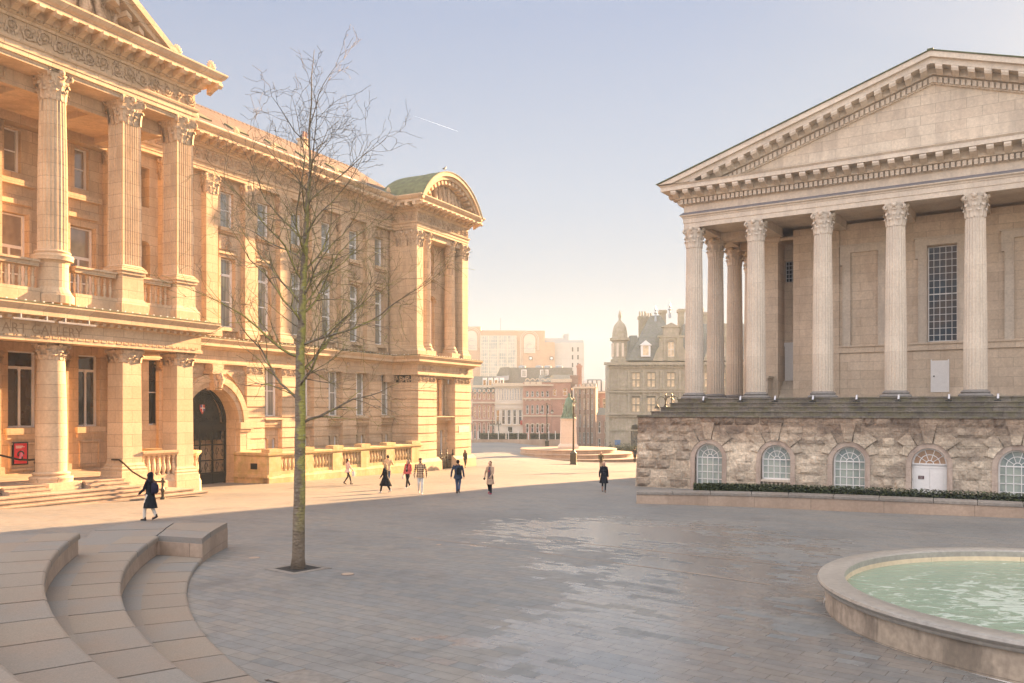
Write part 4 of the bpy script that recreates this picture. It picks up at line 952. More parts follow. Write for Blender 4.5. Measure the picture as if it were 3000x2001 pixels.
def grid(w_, h_, nx, nz, heavy=None, t=.025, ft=.07):
    f = B(); f.box(0, ft, 0, .08, 0, h_); f.box(w_-ft, w_, 0, .08, 0, h_); f.box(0, w_, 0, .08, 0, ft); f.box(0, w_, 0, .08, h_-ft, h_)
    for i in range(1, nx): f.box(w_*i/nx-t, w_*i/nx+t, .01, .07, 0, h_)
    for i in range(1, nz): q = 2*t if i == heavy else t; f.box(0, w_, .01, .07, h_*i/nz-q, h_*i/nz+q)
    return f
o = bp('hall_window', grid(1.62, 5.73, 5, 14, 7, .016), M_white, th, at=(12.98, W0+.35, 7.12)); sub('pane', B().box(.02, 1.6, .03, .05, .02, 5.7), G_town, o)
o = bp('small_window', grid(.62, 1.4, 3, 5, None, .014, .04), M_white, th, at=(4.13, W0+1.8, 11.6)); sub('pane', B().box(.01, .61, .03, .05, .01, 1.39), G_town, o)
o = bp('side_door', B().box(4.14, 4.98, W0+1.5, W0+1.6, 5.0, 7.3).box(4.0, 5.08, W0+1.45, W0+1.6, 7.3, 7.55), M_white, th)
o = bp('service_door', B().box(13.25, 14.1, W0-.05, W0-.001, 4.1, 5.98).box(13.18, 13.25, W0-.07, W0-.001, 4.1, 6.05).box(14.1, 14.17, W0-.07, W0-.001, 4.1, 6.05), M_white, th); sub('door_handle', B().ball((13.36, W0-.09, 5.05), .04), M_iron, o)
b = B()
for k in range(4): b.box(3.4+.0, 5.1, W0+.2+.3*k, W0+1.5, 3.76+.3*k, 4.06+.3*k)
b.box(3.2, 3.75, W0-1.1, W0+1.4, 3.76, 5.1); b.box(3.12, 3.85, W0-1.2, W0+1.4, 5.1, 5.25)
bp('porch_steps', b, M_town, th)
# entablature
EP = [(-.50, D), (-.50, -.50), (XR+.5, -.50), (XR+.5, D)]
b = B(); b.run(EP, [(-1.0, 14.62), (0, 14.62), (0, 14.90), (.04, 14.92), (.04, 15.2), (.08, 15.22), (.10, 15.3), (.20, 15.36), (.20, 15.42), (.0, 15.46), (0, 16.0), (.06, 16.05), (-1.0, 16.05)])
bp('entablature', b, M_tcol, th)
b = B(); b.run(EP, [(.0, 15.445), (.22, 15.425), (.22, 15.45), (.03, 15.60), (.0, 15.60)]); bp('lead_flashing', b, plain('lead_flashing', (.20, .19, .2), .5), th)
b = B(); b.box(-.4, XR+.4, .5, D, 14.9, 15.1); b.box(.5, W0, .5, W0+2, 14.3, 14.9) if 0 else None
for i in range(1, 7): b.box(TB*i-.45, TB*i+.45, .45, W0, 14.35, 14.9)
for j in range(1, 9): b.box(.45, 3.3, TB*j-.4, TB*j+.4, 14.35, 14.9)
bp('porch_ceiling', b, M_tcol, th)
TC = [(0, 16.05), (.10, 16.08), (.12, 16.38), (.34, 16.42), (.40, 16.50), (.40, 16.84), (1.12, 16.86), (1.12, 17.10), (1.18, 17.16), (1.22, 17.20), (0, 17.24)]
b = B(); b.run(EP, TC)
x = -.62
while x < XR+.5: b.box(x, x+.19, -.83, -.55, 16.09, 16.37); x += .275
y = -.6
while y < 30: b.box(-.83, -.55, y, y+.19, 16.09, 16.37); y += .275
def modil(b, x, y, z, axis=0, s=1):
    pr_ = [(0, .32), (-.68, .32), (-.70, .22), (-.62, .08), (-.45, .12), (-.25, .02), (0, -.06)]
    if axis == 0: b.poly([(y+p, z+q) for p, q in pr_], 'x', x-.17, x+.17)
    else: b.poly([(x+p, z+q) for p, q in pr_], 'y', y-.17, y+.17)
n = 37
for i in range(n+1): modil(b, -.8+(XR+1.6)*i/n, -.90, 16.52)
for i in range(40): modil(b, -.90, -.2+i*.68, 16.52, 1)
bp('horizontal_cornice', b, M_tcol, th)
# pediment
HWT = cent+1.75; ZB, ZT = 17.26, 22.25; sT = (ZT-ZB)/HWT
b = B(); b.poly([(-.45, 17.2), (XR+.45, 17.2), (cent, ZT-1.05)], 'y', -.50, .5); bp('tympanum', b, M_town, th)
b = B()
for sg in (-1, 1):
    for yf, a, c in ((-1.80, -.30, 0), (-1.62, -.62, -.30), (-.95, -.98, -.62), (-.66, -1.42, -.98)):
        e_ = lambda q: cent+sg*(HWT+q/sT)
        b.poly([(cent, ZT+c), (cent, ZT+a), (e_(a), ZB-.0), (e_(c), ZB-.0)], 'y', yf, .5)
    n = 17
    for i in range(n+1):
        x = cent+sg*(i*(HWT-2.6)/n+.38); z = ZT-.62-sT*abs(x-cent); q = B(); modil(q, 0, -.93, 0); q.v = [(x+vx, vy, z-.33+vz-sT*sg*vx) for vx, vy, vz in q.v]; b.add(q.v, q.f)
    n = 52
    for i in range(n):
        x = cent+sg*(i*.272+.10); z = ZT-1.06-sT*abs(x-cent)
        if z < 17.4: continue
        q = B().box(-.095, .095, -.80, -.6, -.30, 0); q.v = [(x+vx, vy, z+vz-sT*sg*vx) for vx, vy, vz in q.v]; b.add(q.v, q.f)
bp('raking_cornice', b, M_tcol, th)
b = B()
for sg in (-1, 1): b.poly([(cent, ZT+.06), (cent, ZT+.01), (cent+sg*(HWT+.05), ZB+.0), (cent+sg*(HWT+.12), ZB+.05)], 'y', -1.86, D)
b.box(cent-.15, cent+.15, -1.87, D, ZT-.02, ZT+.09)
bp('lead_roof', b, M_lead, th)
b = B(); b.poly([(-.3, 16), (XR+.3, 16), (XR+.3, 17.2), (cent, ZT-.3), (-.3, 17.2)], 'y', D-.8, D); b.box(3.3, XR-3.3, D-6.2, D-5.6, 3.7, 15); bp('back_wall', b, M_town, th)
# floodlights standing on the steps (things of their own)
for i, x in enumerate((.95, 3.3, 5.4, 7.6, 10.0, 12.2, 14.7, 17.0)):
    px = (OT[0]+x*cos(AT)+.98*sin(AT), OT[1]+x*sin(AT)-.98*cos(AT))
    o = thing('floodlight', ['left corner column', 'second front column, on its left', 'second front column, on its right', 'third front column', 'middle of the wall below the blank panel', 'fourth front column', 'small white service door', 'fifth front column'][i] and 'small white can floodlight on the mossy steps, number %s from the left corner' % ('one two three four five six seven eight'.split()[i]), 'floodlight', (px[0], px[1], 3.50), AT, 'floodlights along the top of the steps')
    sub('bracket', B().box(-.16, .16, -.12, .12, 0, .06).box(-.02, .02, -.02, .02, .05, .16), M_iron, o)
    q = B().lathe([(.07, 0), (.085, .05), (.085, .3), (.06, .33)], 10); q.v = [(vx*.8, vy*.8+.45*vz, vz*.8+.14) for vx, vy, vz in q.v]; sub('lamp_head', q, M_alum, o, radians(40))
# ================================================================ BENCH WALL, HEDGE
def catmull(P, n=12):
    P = [Vector(p) for p in P]; P = [P[0]*2-P[1]]+P+[P[-1]*2-P[-2]]; out = []
    for i in range(1, len(P)-2):
        for q in range(n):
            t = q/n; a, b_, c, d = P[i-1:i+3]; out.append(.5*((2*b_)+(-a+c)*t+(2*a-5*b_+4*c-d)*t*t+(-a+3*b_-3*c+d)*t**3))
    out.append(P[-2]); return out
bpc = catmull([(5.72, 39.55), (9.6, 38.95), (14.0, 37.5), (20.4, 34.3), (27, 30.4)], 14)
b = B(); ca = B(); pth = [(p.x, p.y) for p in bpc]
b.run(pth, [(0, -3), (0, -.86), (-.9, -.86), (-.9, -3)])
dist = 0; seg = []; last = 0
joints = [0]
k = 0
for i in range(1, len(pth)):
    dist += (Vector(pth[i])-Vector(pth[i-1])).length
    if dist-last > 1.55 or i == len(pth)-1:
        s_ = pth[k:i+1]; v0 = Vector(s_[0]); v1 = Vector(s_[-1]); dd_ = (v1-v0).normalized()*.012
        s_ = [tuple(v0+dd_)]+list(s_[1:-1])+[tuple(v1-dd_)]
        zz = -.86; ca.run(s_, [(.03, zz), (.04, zz+.03), (.04, zz+.12), (.02, zz+.14), (-.96, zz+.14), (-.98, zz)]); k = i; last = dist
bw_ = ob('bench_wall', None) if 0 else None
bt = thing('curved_bench_wall', 'long low curved stone bench wall edging the flower bed before the podium', 'bench', (5.8, 39.6, -1.4)); BASE[bt.name] = -1.4
def atb(name, b, mat, smooth=False): o = ob(name, b.mesh(name, mat, smooth)); o.parent = bt; o.location = (-5.8, -39.6, 1.4); return o
atb('wall_face', b, M_bench); atb('coping_slab', ca, M_terr)
def leafmat(name, a, b_):
    m, t, p = newmat(name); g = N(t, 'ShaderNodeNewGeometry')
    L(t, ramp(t, g.outputs['Random Per Island'], [(0, a), (1, b_)]), p.inputs['Base Color']); p.inputs['Roughness'].default_value = .6
    MATS[name] = m; return m
M_hedge = leafmat('hedge_leaf', (.025, .035, .012), (.09, .10, .035))
def leaves(b, n, f, s, rnd):
    for i in range(n):
        x, y, z = f(rnd); a = rnd.random()*6.28; e = rnd.uniform(-1, 1); c = s*rnd.uniform(.6, 1.3)
        u = Vector((cos(a), sin(a), e*.6)).normalized(); v = u.cross(Vector((rnd.uniform(-1, 1), rnd.uniform(-1, 1), 1))).normalized()*.5
        p = Vector((x, y, z)); b.add([p-u*c, p+v*c, p+u*c, p-v*c], [(0, 1, 2, 3)])
hb = B(); rnd = random.Random(4); hp = [(p.x, p.y) for p in catmull([(8.6, 40.6), (11, 40.2), (14.6, 39.0), (21, 35.7), (27.5, 31.8)], 10)]
def hf(r):
    i = r.randrange(len(hp)-1); t = r.random(); a, c = Vector(hp[i]), Vector(hp[i+1]); p = a.lerp(c, t); d = (c-a).normalized(); n_ = Vector((-d.y, d.x)); q = abs(r.gauss(0, .2)); s_ = r.uniform(-.35, .35)
    return p.x+n_.x*(s_+.3), p.y+n_.y*(s_+.3), -.84+.36*(1-(s_/.42)**2)*r.uniform(.0, 1.15)
leaves(hb, 34000, hf, .055, rnd)
cr_ = B(); cr_.run(hp, [(-.05, -1.2), (-.05, -.74), (-.3, -.60), (-.5, -.74), (-.5, -1.2)])
ht = thing('clipped_hedge', 'low dark green clipped hedge behind the curved bench wall', 'hedge', (8.6, 40.6, -1)); 
for nm, bb, mt in (('foliage', hb, M_hedge), ('stems', cr_, M_dark)): o = ob(nm, bb.mesh(nm, mt)); o.parent = ht; o.location = (-8.6, -40.6, 1)
# ================================================================ POOL
PCX, PCY, PR_, PZ = 10.15, 14.55, 4.68, -.05
pt = thing('fountain_pool', 'round stone-rimmed fountain basin with pale green water', 'fountain', (PCX, PCY, -.62))
def ann(b, prof, n=96):
    k = len(prof); vs = [(r*cos(2*pi*i/n), r*sin(2*pi*i/n), z) for i in range(n) for r, z in prof]
    return b.add(vs, [(i*k+q, ((i+1) % n)*k+q, ((i+1) % n)*k+(q+1) % k, i*k+(q+1) % k) for i in range(n) for q in range(k)])
b = ann(B(), [(PR_-.12, -.6), (PR_-.12, .45), (PR_-.35, .45), (PR_-.35, -.6)]); sub('basin_wall', b, M_rim, pt, radians(40))
b = ann(B(), [(PR_-.11, .40), (PR_-.06, .40), (PR_-.03, .44), (PR_-.03, .46), (PR_, .48), (PR_+.02, .52), (PR_, .56), (PR_-.05, .575), (PR_-.42, .57), (PR_-.46, .55), (PR_-.46, .42)])
M_cop = stone('wet_coping_stone', (.38, .345, .30), (.33, .30, .265), 50, 50, 0, 1, rough=.28, nb=.4, bumpm=.15, big=.2); sub('coping', b, M_cop, pt, radians(40))
b = ann(B(), [(PR_-.45, -.4), (PR_-.45, .44), (PR_-.47, .44), (PR_-.47, -.4)]); sub('inner_lining', b, stone('lining_stone', (.58, .48, .32), (.52, .42, .27), 2, 3, .006, .5), pt, True)
b = ann(B(), [(PR_-.08, -.2), (PR_-.04, -.2), (PR_-.04, -.03), (PR_-.1, -.02)]); sub('plinth_trim', b, M_white, pt, True)
m, t, p = newmat('pool_water'); tc = N(t, 'ShaderNodeTexCoord'); mp = N(t, 'ShaderNodeMapping'); mp.inputs['Scale'].default_value = (1, 1.6, 1); mp.inputs['Rotation'].default_value = (0, 0, .5); L(t, tc.outputs['Object'], mp.inputs[0])
n1 = N(t, 'ShaderNodeTexNoise'); n1.inputs['Scale'].default_value = 2.3; n1.inputs['Detail'].default_value = 5; n1.inputs['Distortion'].default_value = 1.2; L(t, mp.outputs[0], n1.inputs['Vector'])
n2 = N(t, 'ShaderNodeTexNoise'); n2.inputs['Scale'].default_value = 9; n2.inputs['Detail'].default_value = 3; L(t, mp.outputs[0], n2.inputs['Vector'])
vo = N(t, 'ShaderNodeVectorMath', operation='LENGTH'); mp2 = N(t, 'ShaderNodeMapping'); mp2.inputs['Location'].default_value = (.6, .4, 0); L(t, tc.outputs['Object'], mp2.inputs[0]); L(t, mp2.outputs[0], vo.inputs[0])
cen = ramp(t, mathn(t, 'DIVIDE', vo.outputs['Value'], 5), [(.1, (.20,)*3), (.75, (.0,)*3)])
foam = ramp(t, mathn(t, 'ADD', mathn(t, 'ADD', mathn(t, 'MULTIPLY', n1.outputs['Fac'], .8), mathn(t, 'MULTIPLY', n2.outputs['Fac'], .28)), cen), [(.66, (0,)*3), (.71, (.7,)*3)])
L(t, mixc(t, foam, mixc(t, n1.outputs['Fac'], (.215, .315, .23), (.27, .36, .265)), (.62, .70, .62)), p.inputs['Base Color']); p.inputs['Roughness'].default_value = .12; p.inputs['Specular IOR Level'].default_value = .5
bm = N(t, 'ShaderNodeBump'); bm.inputs['Strength'].default_value = .35; bm.inputs['Distance'].default_value = .1; L(t, n1.outputs['Fac'], bm.inputs['Height']); L(t, bm.outputs[0], p.inputs['Normal'])
wb_ = B(); nn = 64; wb_.add([((PR_-.46)*cos(2*pi*i/nn), (PR_-.46)*sin(2*pi*i/nn), 0) for i in range(nn)], [tuple(range(nn))])
o = ob('water', wb_.mesh('water', m), None, (PCX, PCY, -.6+.33)); o['kind'] = 'structure'
# ================================================================ TERRACE SEATING
TCN = Vector((14.42, 24.22))
def terrace(label, R0, R1, ztop, a0, a1, extra=None, thick=.13, step=None, zb=-1.6):
    """arc-shaped stone seat: riser body plus coping slabs parted by open joints; angles are measured from the arc centre"""
    o = thing('terrace_step', label, 'seating step', (TCN.x+R0*cos((a0+a1)/2), TCN.y+R0*sin((a0+a1)/2), ztop-.46), 0, 'curved stone seating steps'); lx, ly, lz = o.location
    def arc(b, ra, rb, b0, b1, z0, z1, n, bev=0):
        pr_ = [(ra, z0), (ra, z1-bev), (ra+bev*.3, z1-bev*.3), (ra+bev, z1), (rb, z1), (rb, z0)] if bev else [(ra, z0), (ra, z1), (rb, z1), (rb, z0)]
        k = len(pr_); vs = [(TCN.x+r*cos(b0+(b1-b0)*i/n)-lx, TCN.y+r*sin(b0+(b1-b0)*i/n)-ly, z-lz) for i in range(n+1) for r, z in pr_]
        b.add(vs, [(i*k+(q+1) % k, (i+1)*k+(q+1) % k, (i+1)*k+q, i*k+q) for i in range(n) for q in range(k)]+[tuple(range(k)), tuple(range(n*k, n*k+k))[::-1]])
    body = B(); arc(body, R0+.04, R1+.3, a0+.0005, a1-.0005, zb, ztop-thick, 40)
    slabs = B(); st_ = step or 1.17/R0; n = max(1, round((a1-a0)/st_)); r_ = random.Random(int(R0*10))
    for i in range(n):
        b0 = a0+(a1-a0)*i/n; b1 = a0+(a1-a0)*(i+1)/n; g_ = .022/R0
        arc(slabs, R0, R0+.78, b0+g_, b1-g_, ztop-thick, ztop+r_.uniform(-.002, .002), 4, .045)
        arc(slabs, R0+.7801, R1+.25, b0+.003/R0, b1-.003/R0, ztop-thick, ztop-.0005, 4)
    ob('riser', body.mesh('riser', M_bench), o, (0, 0, 0)); ob('seat_slab', slabs.mesh('seat_slab', M_terrv), o, (0, 0, 0)); return o, arc
m, t, p = newmat('terrace_slab'); g_ = N(t, 'ShaderNodeNewGeometry'); tc = N(t, 'ShaderNodeTexCoord')
c_ = ramp(t, g_.outputs['Random Per Island'], [(0, (.225, .19, .16)), (.3, (.26, .215, .17)), (.55, (.215, .205, .19)), (.8, (.275, .225, .175)), (1, (.205, .185, .165))])
n1 = N(t, 'ShaderNodeTexNoise'); n1.inputs['Scale'].default_value = 1.4; n1.inputs['Detail'].default_value = 6; L(t, tc.outputs['Object'], n1.inputs['Vector'])
n2 = N(t, 'ShaderNodeTexNoise'); n2.inputs['Scale'].default_value = 60; n2.inputs['Detail'].default_value = 4; L(t, tc.outputs['Object'], n2.inputs['Vector'])
c_ = mixc(t, ramp(t, n1.outputs['Fac'], [(.45, (0,)*3), (.7, (.6,)*3)]), c_, (.27, .20, .15)); c_ = mixc(t, 1, c_, ramp(t, n2.outputs['Fac'], [(.25, (.78,)*3), (.72, (1.12,)*3), (.8, (1.6,)*3)]), 'MULTIPLY')
L(t, c_, p.inputs['Base Color']); p.inputs['Roughness'].default_value = .62; bm = N(t, 'ShaderNodeBump'); bm.inputs['Strength'].default_value = .25; bm.inputs['Distance'].default_value = .004; L(t, n2.outputs['Fac'], bm.inputs['Height']); L(t, bm.outputs[0], p.inputs['Normal']); M_terrv = m
def ang(x, y): return atan2(y-TCN.y, x-TCN.x) % (2*pi)
E = radians(258)
terrace('lowest curved stone seating step, next to the paving', 22.05, 23.2, -.45, ang(-7.35, 20.75), E)
o2, arc2 = terrace('second curved stone seating step, wrapping forward as a raised block at its far end', 23.15, 25.3, .01, ang(-8.47, 20.55), E)
blk = B(); a_a, a_b = ang(-7.64, 22.97), ang(-7.14, 20.15); lx, ly, lz = o2.location
pts = [(TCN.x+22.05*cos(a_a+(a_b-a_a)*i/8), TCN.y+22.05*sin(a_a+(a_b-a_a)*i/8)) for i in range(9)]
def loc2(P): return [(x-lx, y-ly) for x, y in P]
full = pts+[(-8.40, 20.52), (-9.6, 20.9), (-9.95, 20.4), (-10.4, 21.6), (-10.3, 22.97)]
full = pts+[(-8.42, 20.55), (-9.98, 20.0), (-10.5, 21.3), (-10.3, 22.9)]
blk.poly(loc2(full), 'z', -1.6-lz, -.125-lz); ob('end_block', blk.mesh('end_block', M_bench), o2, (0, 0, 0))
blk = B(); c0 = Vector((-8.42, 20.55))
A1 = [pts[8], pts[6], pts[5], (-8.75, 21.75), (-8.50, 20.6)]; A2 = [pts[5], pts[3], pts[1], pts[0], (-9.0, 22.95), (-8.78, 21.78)]
def shrink(P, k=.012):
    c = sum((Vector(q) for q in P), Vector((0, 0)))/len(P); return [tuple(Vector(q)+(c-Vector(q)).normalized()*k) for q in P]
for P in (A1, A2, [(-8.8, 21.78), (-9.02, 22.95), (-10.25, 22.93), (-10.45, 21.5)], [(-8.52, 20.62), (-8.77, 21.74), (-10.45, 21.4), (-9.98, 20.1), (-9.0, 20.1)]): blk.poly(loc2(shrink(P)), 'z', -.125-lz, .008-lz)
ob('end_block_slab', blk.mesh('end_block_slab', M_terrv), o2, (0, 0, 0))
terrace('third curved stone seating step, with a square far end', 24.23, 31.0, .47, ang(-9.05, 17.85), E)
terrace('topmost curved stone seating step, showing only at the bottom left corner', 25.3, 31, .93, ang(-8.3, 11.6), E)
# ================================================================ TREE
M_bark, t, p = newmat('bark'); tc = N(t, 'ShaderNodeTexCoord'); n1 = N(t, 'ShaderNodeTexNoise'); n1.inputs['Scale'].default_value = 5; n1.inputs['Detail'].default_value = 6; L(t, tc.outputs['Object'], n1.inputs['Vector'])
mp = N(t, 'ShaderNodeMapping'); mp.inputs['Scale'].default_value = (9, 9, 16); L(t, tc.outputs['Object'], mp.inputs[0]); n2 = N(t, 'ShaderNodeTexNoise'); n2.inputs['Scale'].default_value = 1.3; n2.inputs['Detail'].default_value = 3; L(t, mp.outputs[0], n2.inputs['Vector'])
sp = N(t, 'ShaderNodeSeparateXYZ'); L(t, tc.outputs['Object'], sp.inputs[0])
ge = N(t, 'ShaderNodeNewGeometry'); sn = N(t, 'ShaderNodeSeparateXYZ'); L(t, ge.outputs['Normal'], sn.inputs[0])
mf = mathn(t, 'ADD', mathn(t, 'MULTIPLY', sn.outputs[0], .22), mathn(t, 'MULTIPLY', n1.outputs['Fac'], .9))
hf_ = ramp(t, mathn(t, 'DIVIDE', sp.outputs[2], 12), [(.06, (0,)*3), (.13, (.55,)*3), (.25, (.9,)*3), (.62, (.75,)*3), (.78, (.1,)*3)])
c_ = mixc(t, n1.outputs['Fac'], (.10, .075, .055), (.25, .19, .13)); c_ = mixc(t, mathn(t, 'MULTIPLY', hf_, ramp(t, mf, [(.42, (0,)*3), (.58, (1,)*3)])), c_, (.33, .31, .07))
c_ = mixc(t, mathn(t, 'MULTIPLY', ramp(t, n2.outputs['Fac'], [(.62, (0,)*3), (.66, (.8,)*3)]), hf_), c_, (.30, .29, .24)); L(t, c_, p.inputs['Base Color']); p.inputs['Roughness'].default_value = .9
bm = N(t, 'ShaderNodeBump'); bm.inputs['Distance'].default_value = .05; L(t, mathn(t, 'ADD', n1.outputs['Fac'], n2.outputs['Fac']), bm.inputs['Height']); L(t, bm.outputs[0], p.inputs['Normal'])
TX, TY = -4.8, 19.3; TZ = gz(TX, TY)-.06
tree = thing('bare_tree', 'slim leafless young tree with mossy trunk standing in a square pit', 'tree', (TX, TY, TZ))
b = B(); r_ = random.Random(21)
spine = [(0, 0, 0), (0, 0, .18), (.01, 0, .6), (.03, 0, 1.8), (.05, .02, 3.2), (.04, .03, 4.6), (.09, 0, 6.0), (.15, .02, 7.2), (.20, 0, 8.2), (.27, .03, 9.0), (.24, 0, 9.8), (.31, 0, 10.6), (.30, .02, 11.2), (.38, 0, 11.8)]
srad = [.18, .15, .132, .125, .118, .103, .085, .068, .046, .032, .022, .014, .009, .005]
def spin(z):
    for i in range(len(spine)-1):
        if spine[i+1][2] >= z:
            t_ = (z-spine[i][2])/(spine[i+1][2]-spine[i][2]); return Vector(spine[i]).lerp(Vector(spine[i+1]), t_), srad[i]*(1-t_)+srad[i+1]*t_
    return Vector(spine[-1]), srad[-1]
b.tube([spin(z)[0]+Vector((r_.uniform(-.008, .008), 0, 0)) for z in [i*.3 for i in range(40)]], [spin(z)[1]*r_.uniform(.96, 1.05) for z in [i*.3 for i in range(40)]], 14); sub('trunk', b, M_bark, tree, True)
b = B()
def limb(p, d, Ln, r0, lvl, lift):
    n = max(3, int(Ln/.22)); pts = [p.copy()]; q = p.copy(); dd = d.normalized(); kids = []
    for i in range(n):
        k = .22 if lvl else .13
        dd = (dd+Vector((r_.gauss(0, k), r_.gauss(0, k), r_.gauss(0, k)+lift))).normalized(); q = q+dd*(Ln/n); pts.append(q.copy())
        if i > 0 or lvl == 0: kids.append((q.copy(), dd.copy(), i/n))
    rad = [max(.0038, r0*(1-.85*i/n)) for i in range(n+1)]
    b.tube(pts, rad, 6 if lvl == 0 else 4 if lvl == 1 else 3)
    if lvl >= 3: return
    side = 1; kids = kids+([k__ for k__ in kids if r_.random() < .45] if lvl == 1 else [])
    for q, dq, t_ in kids:
        if r_.random() < (.97 if lvl == 0 else .88 if lvl == 1 else .6):
            a = dq.orthogonal().normalized(); a.rotate(Matrix.Rotation(r_.random()*6.28, 3, dq)); nd = (dq*1.0+a*r_.uniform(.6, 1.1)*side); 
            LL = Ln*(.70-.35*t_)*r_.uniform(.5, 1.0) if lvl < 2 else r_.uniform(.12, .35)
            if lvl == 0: LL *= .75
            limb(q, nd, max(.12, LL), max(.0045, r0*(1-.8*t_)*.55), lvl+1, .03)
hts = [3.3, 3.8, 4.15, 4.45, 4.8, 5.05, 5.3, 5.55, 5.75, 5.95, 6.15, 6.35, 6.5, 6.7, 6.9, 7.05, 7.2, 7.4, 7.55, 7.75, 7.95, 8.2, 8.5, 8.8, 9.1, 9.5, 10.0]
for i, z in enumerate(hts):
    az = i*2.399+.25 if i else 0.25
    tz = (z-3)/7
    Ln = max(1.1, (3.5, 3.1, 3.8)[i % 3]*(1-.50*tz**1.6)); el = radians(20+40*tz+r_.uniform(-8, 8))
    if i == 0: Ln = 2.6; el = radians(36)
    p0, rr = spin(z); limb(p0, Vector((cos(az)*cos(el), sin(az)*cos(el), sin(el))), Ln, rr*.22+.010, 0, .022)
sub('crown', b, M_bark, tree, True)
b = B(); a = .72
b.run([(a*.72, 0), (0, -a*.72), (-a*.72, 0), (0, a*.72)][::-1], [(0, .0), (.0, .075), (.16, .075), (.16, .0)], closed=True)
tag(ob('paving_frame', b.mesh('paving_frame', M_terr), None, (TX, TY, TZ-.01), radians(5)), 'flush square stone frame around the foot of the bare tree', 'tree pit')
b = B().poly([(.52, 0), (0, .52), (-.52, 0), (0, -.52)], 'z', 0, .066); tag(ob('soil_patch', b.mesh('soil_patch', plain('soil', (.03, .025, .02), .95, ns=20, noise=.4)), None, (TX, TY, TZ), radians(5)), 'dark sunken soil at the foot of the bare tree', 'soil')
for (x, y, r, l) in ((-6.29, 20.99, .14, 'left of the tree'), (-3.55, 18.58, .14, 'in front of and right of the tree'), (-2.0, 23.5, .08, 'behind and right of the tree')):
    tag(ob('ground_light', B().lathe([(r, -.02), (r, .004), (r*.8, .008)], 24).mesh('ground_light', M_bench)), 'round pale flush ground light %s' % l, 'ground light', 'flush lights in the paving').location = (x, y, gz(x, y))
b = B().box(-.42, .42, -.3, .3, 0, .012); b.box(-.45, -.42, -.33, .33, 0, .014); b.box(.42, .45, -.33, .33, 0, .014)
for k_, (P_, l_) in enumerate((([(-2.9, 25.2), (1.4, 21.4), (5.4, 17.9)], 'nearer'), ([(-1.6, 27.0), (3.2, 23.2), (7.4, 19.9)], 'farther'))):
    cc = catmull([(x, y) for x, y in P_], 8); b_r = B(); b_r.add([(p.x+sx*.014, p.y+sx*.014, gz(p.x, p.y)+.006) for p in cc for sx in (-1, 1)], [(2*i, 2*i+1, 2*i+3, 2*i+2) for i in range(len(cc)-1)])
    tag(ob('drain_channel', b_r.mesh('drain_channel', M_bench)), '%s of two thin pale drain lines crossing the square' % l_, 'drain', 'drain lines in the paving')
o = tag(ob('manhole_cover', b.mesh('manhole_cover', M_terr)), 'square recessed cover inlaid in the foreground paving', 'cover'); o.location = (-2.66, 11.18, gz(-2.66, 11.18)+.002); o.rotation_euler = (-.03, 0, radians(-36))
# ================================================================ BALUSTRADES BY THE MUSEUM
def mpt(u, v): return (OM[0]+u*cos(AM)-v*sin(AM), OM[1]+u*sin(AM)+v*cos(AM))
lx, ly = mpt(3.9, -3)
ba = thing('area_balustrade', 'long mossy stone balustrade of stout balusters and square piers before the museum basement windows', 'balustrade', (lx, ly, -2.1), AM)
def bb(name, b, mat=M_bal, par=None, smooth=False):
    b.mv(-3.9, 3, 2.1)
    for q in (clusters(b, .1) if name in SPLIT else [b]): o = ob(name, q.mesh(name, mat, smooth)); o.parent = par or ba
    return o
prs = [(3.27+.15, 4.57), (7.03-.1, 7.86), (10.05, 11.15), (13.45, 14.5), (16.75, 17.9), (20.4, 21.6)]
b = B(); b.box(3.35, 21.8, -3.15, -2.6, -3.2, -1.55); b.poly([(-3.15, -1.55), (-3.05, -1.35), (-2.65, -1.35), (-2.65, -1.55)], 'x', 3.35, 21.8); b.box(3.5, 21.8, -3.0, -2.7, -1.35, -1.12)
b.box(3.35, 3.95, -3.0, .0, -3.2, -.1); b.box(3.25, 4.0, -3.1, 0, -1.5, -1.3); bb('dado', b)
b = B(); b.run([(3.4, 0), (3.4, -3.02), (21.9, -3.02)], [(-.5, -.16), (.0, -.16), (.04, -.05), (.12, .0), (.14, .12), (.10, .18), (-.55, .21)]); bb('coping', b)
bars = [(prs[i][1], prs[i+1][0]) for i in range(5)]
b = B()
for a, c in prs: b.box(a, c, -3.08, -2.55, -1.4, -.12); b.box(a-.05, c+.05, -3.16, -2.45, .17, .42)
bb('pier', b)
bal_m = B().lathe([(.13, 0), (.13, .07), (.08, .1), (.09, .14), (.14, .3), (.15, .42), (.11, .6), (.075, .82), (.10, .86), (.08, .9), (.13, .93), (.13, 1.0)], 10).mesh('baluster', M_bal, radians(40))
for a, c in bars:
    n = 6 if c-a > 2.1 else 6
    for i in range(n): o = ob('baluster', bal_m); o.parent = ba; o.location = (a+(c-a)*(i+.5)/n-3.9, .15, -1.14+2.1)
sub('notice_plate', B().box(-.56, -.54, .9, 1.5, 1.15, 1.55), M_iron, ba)
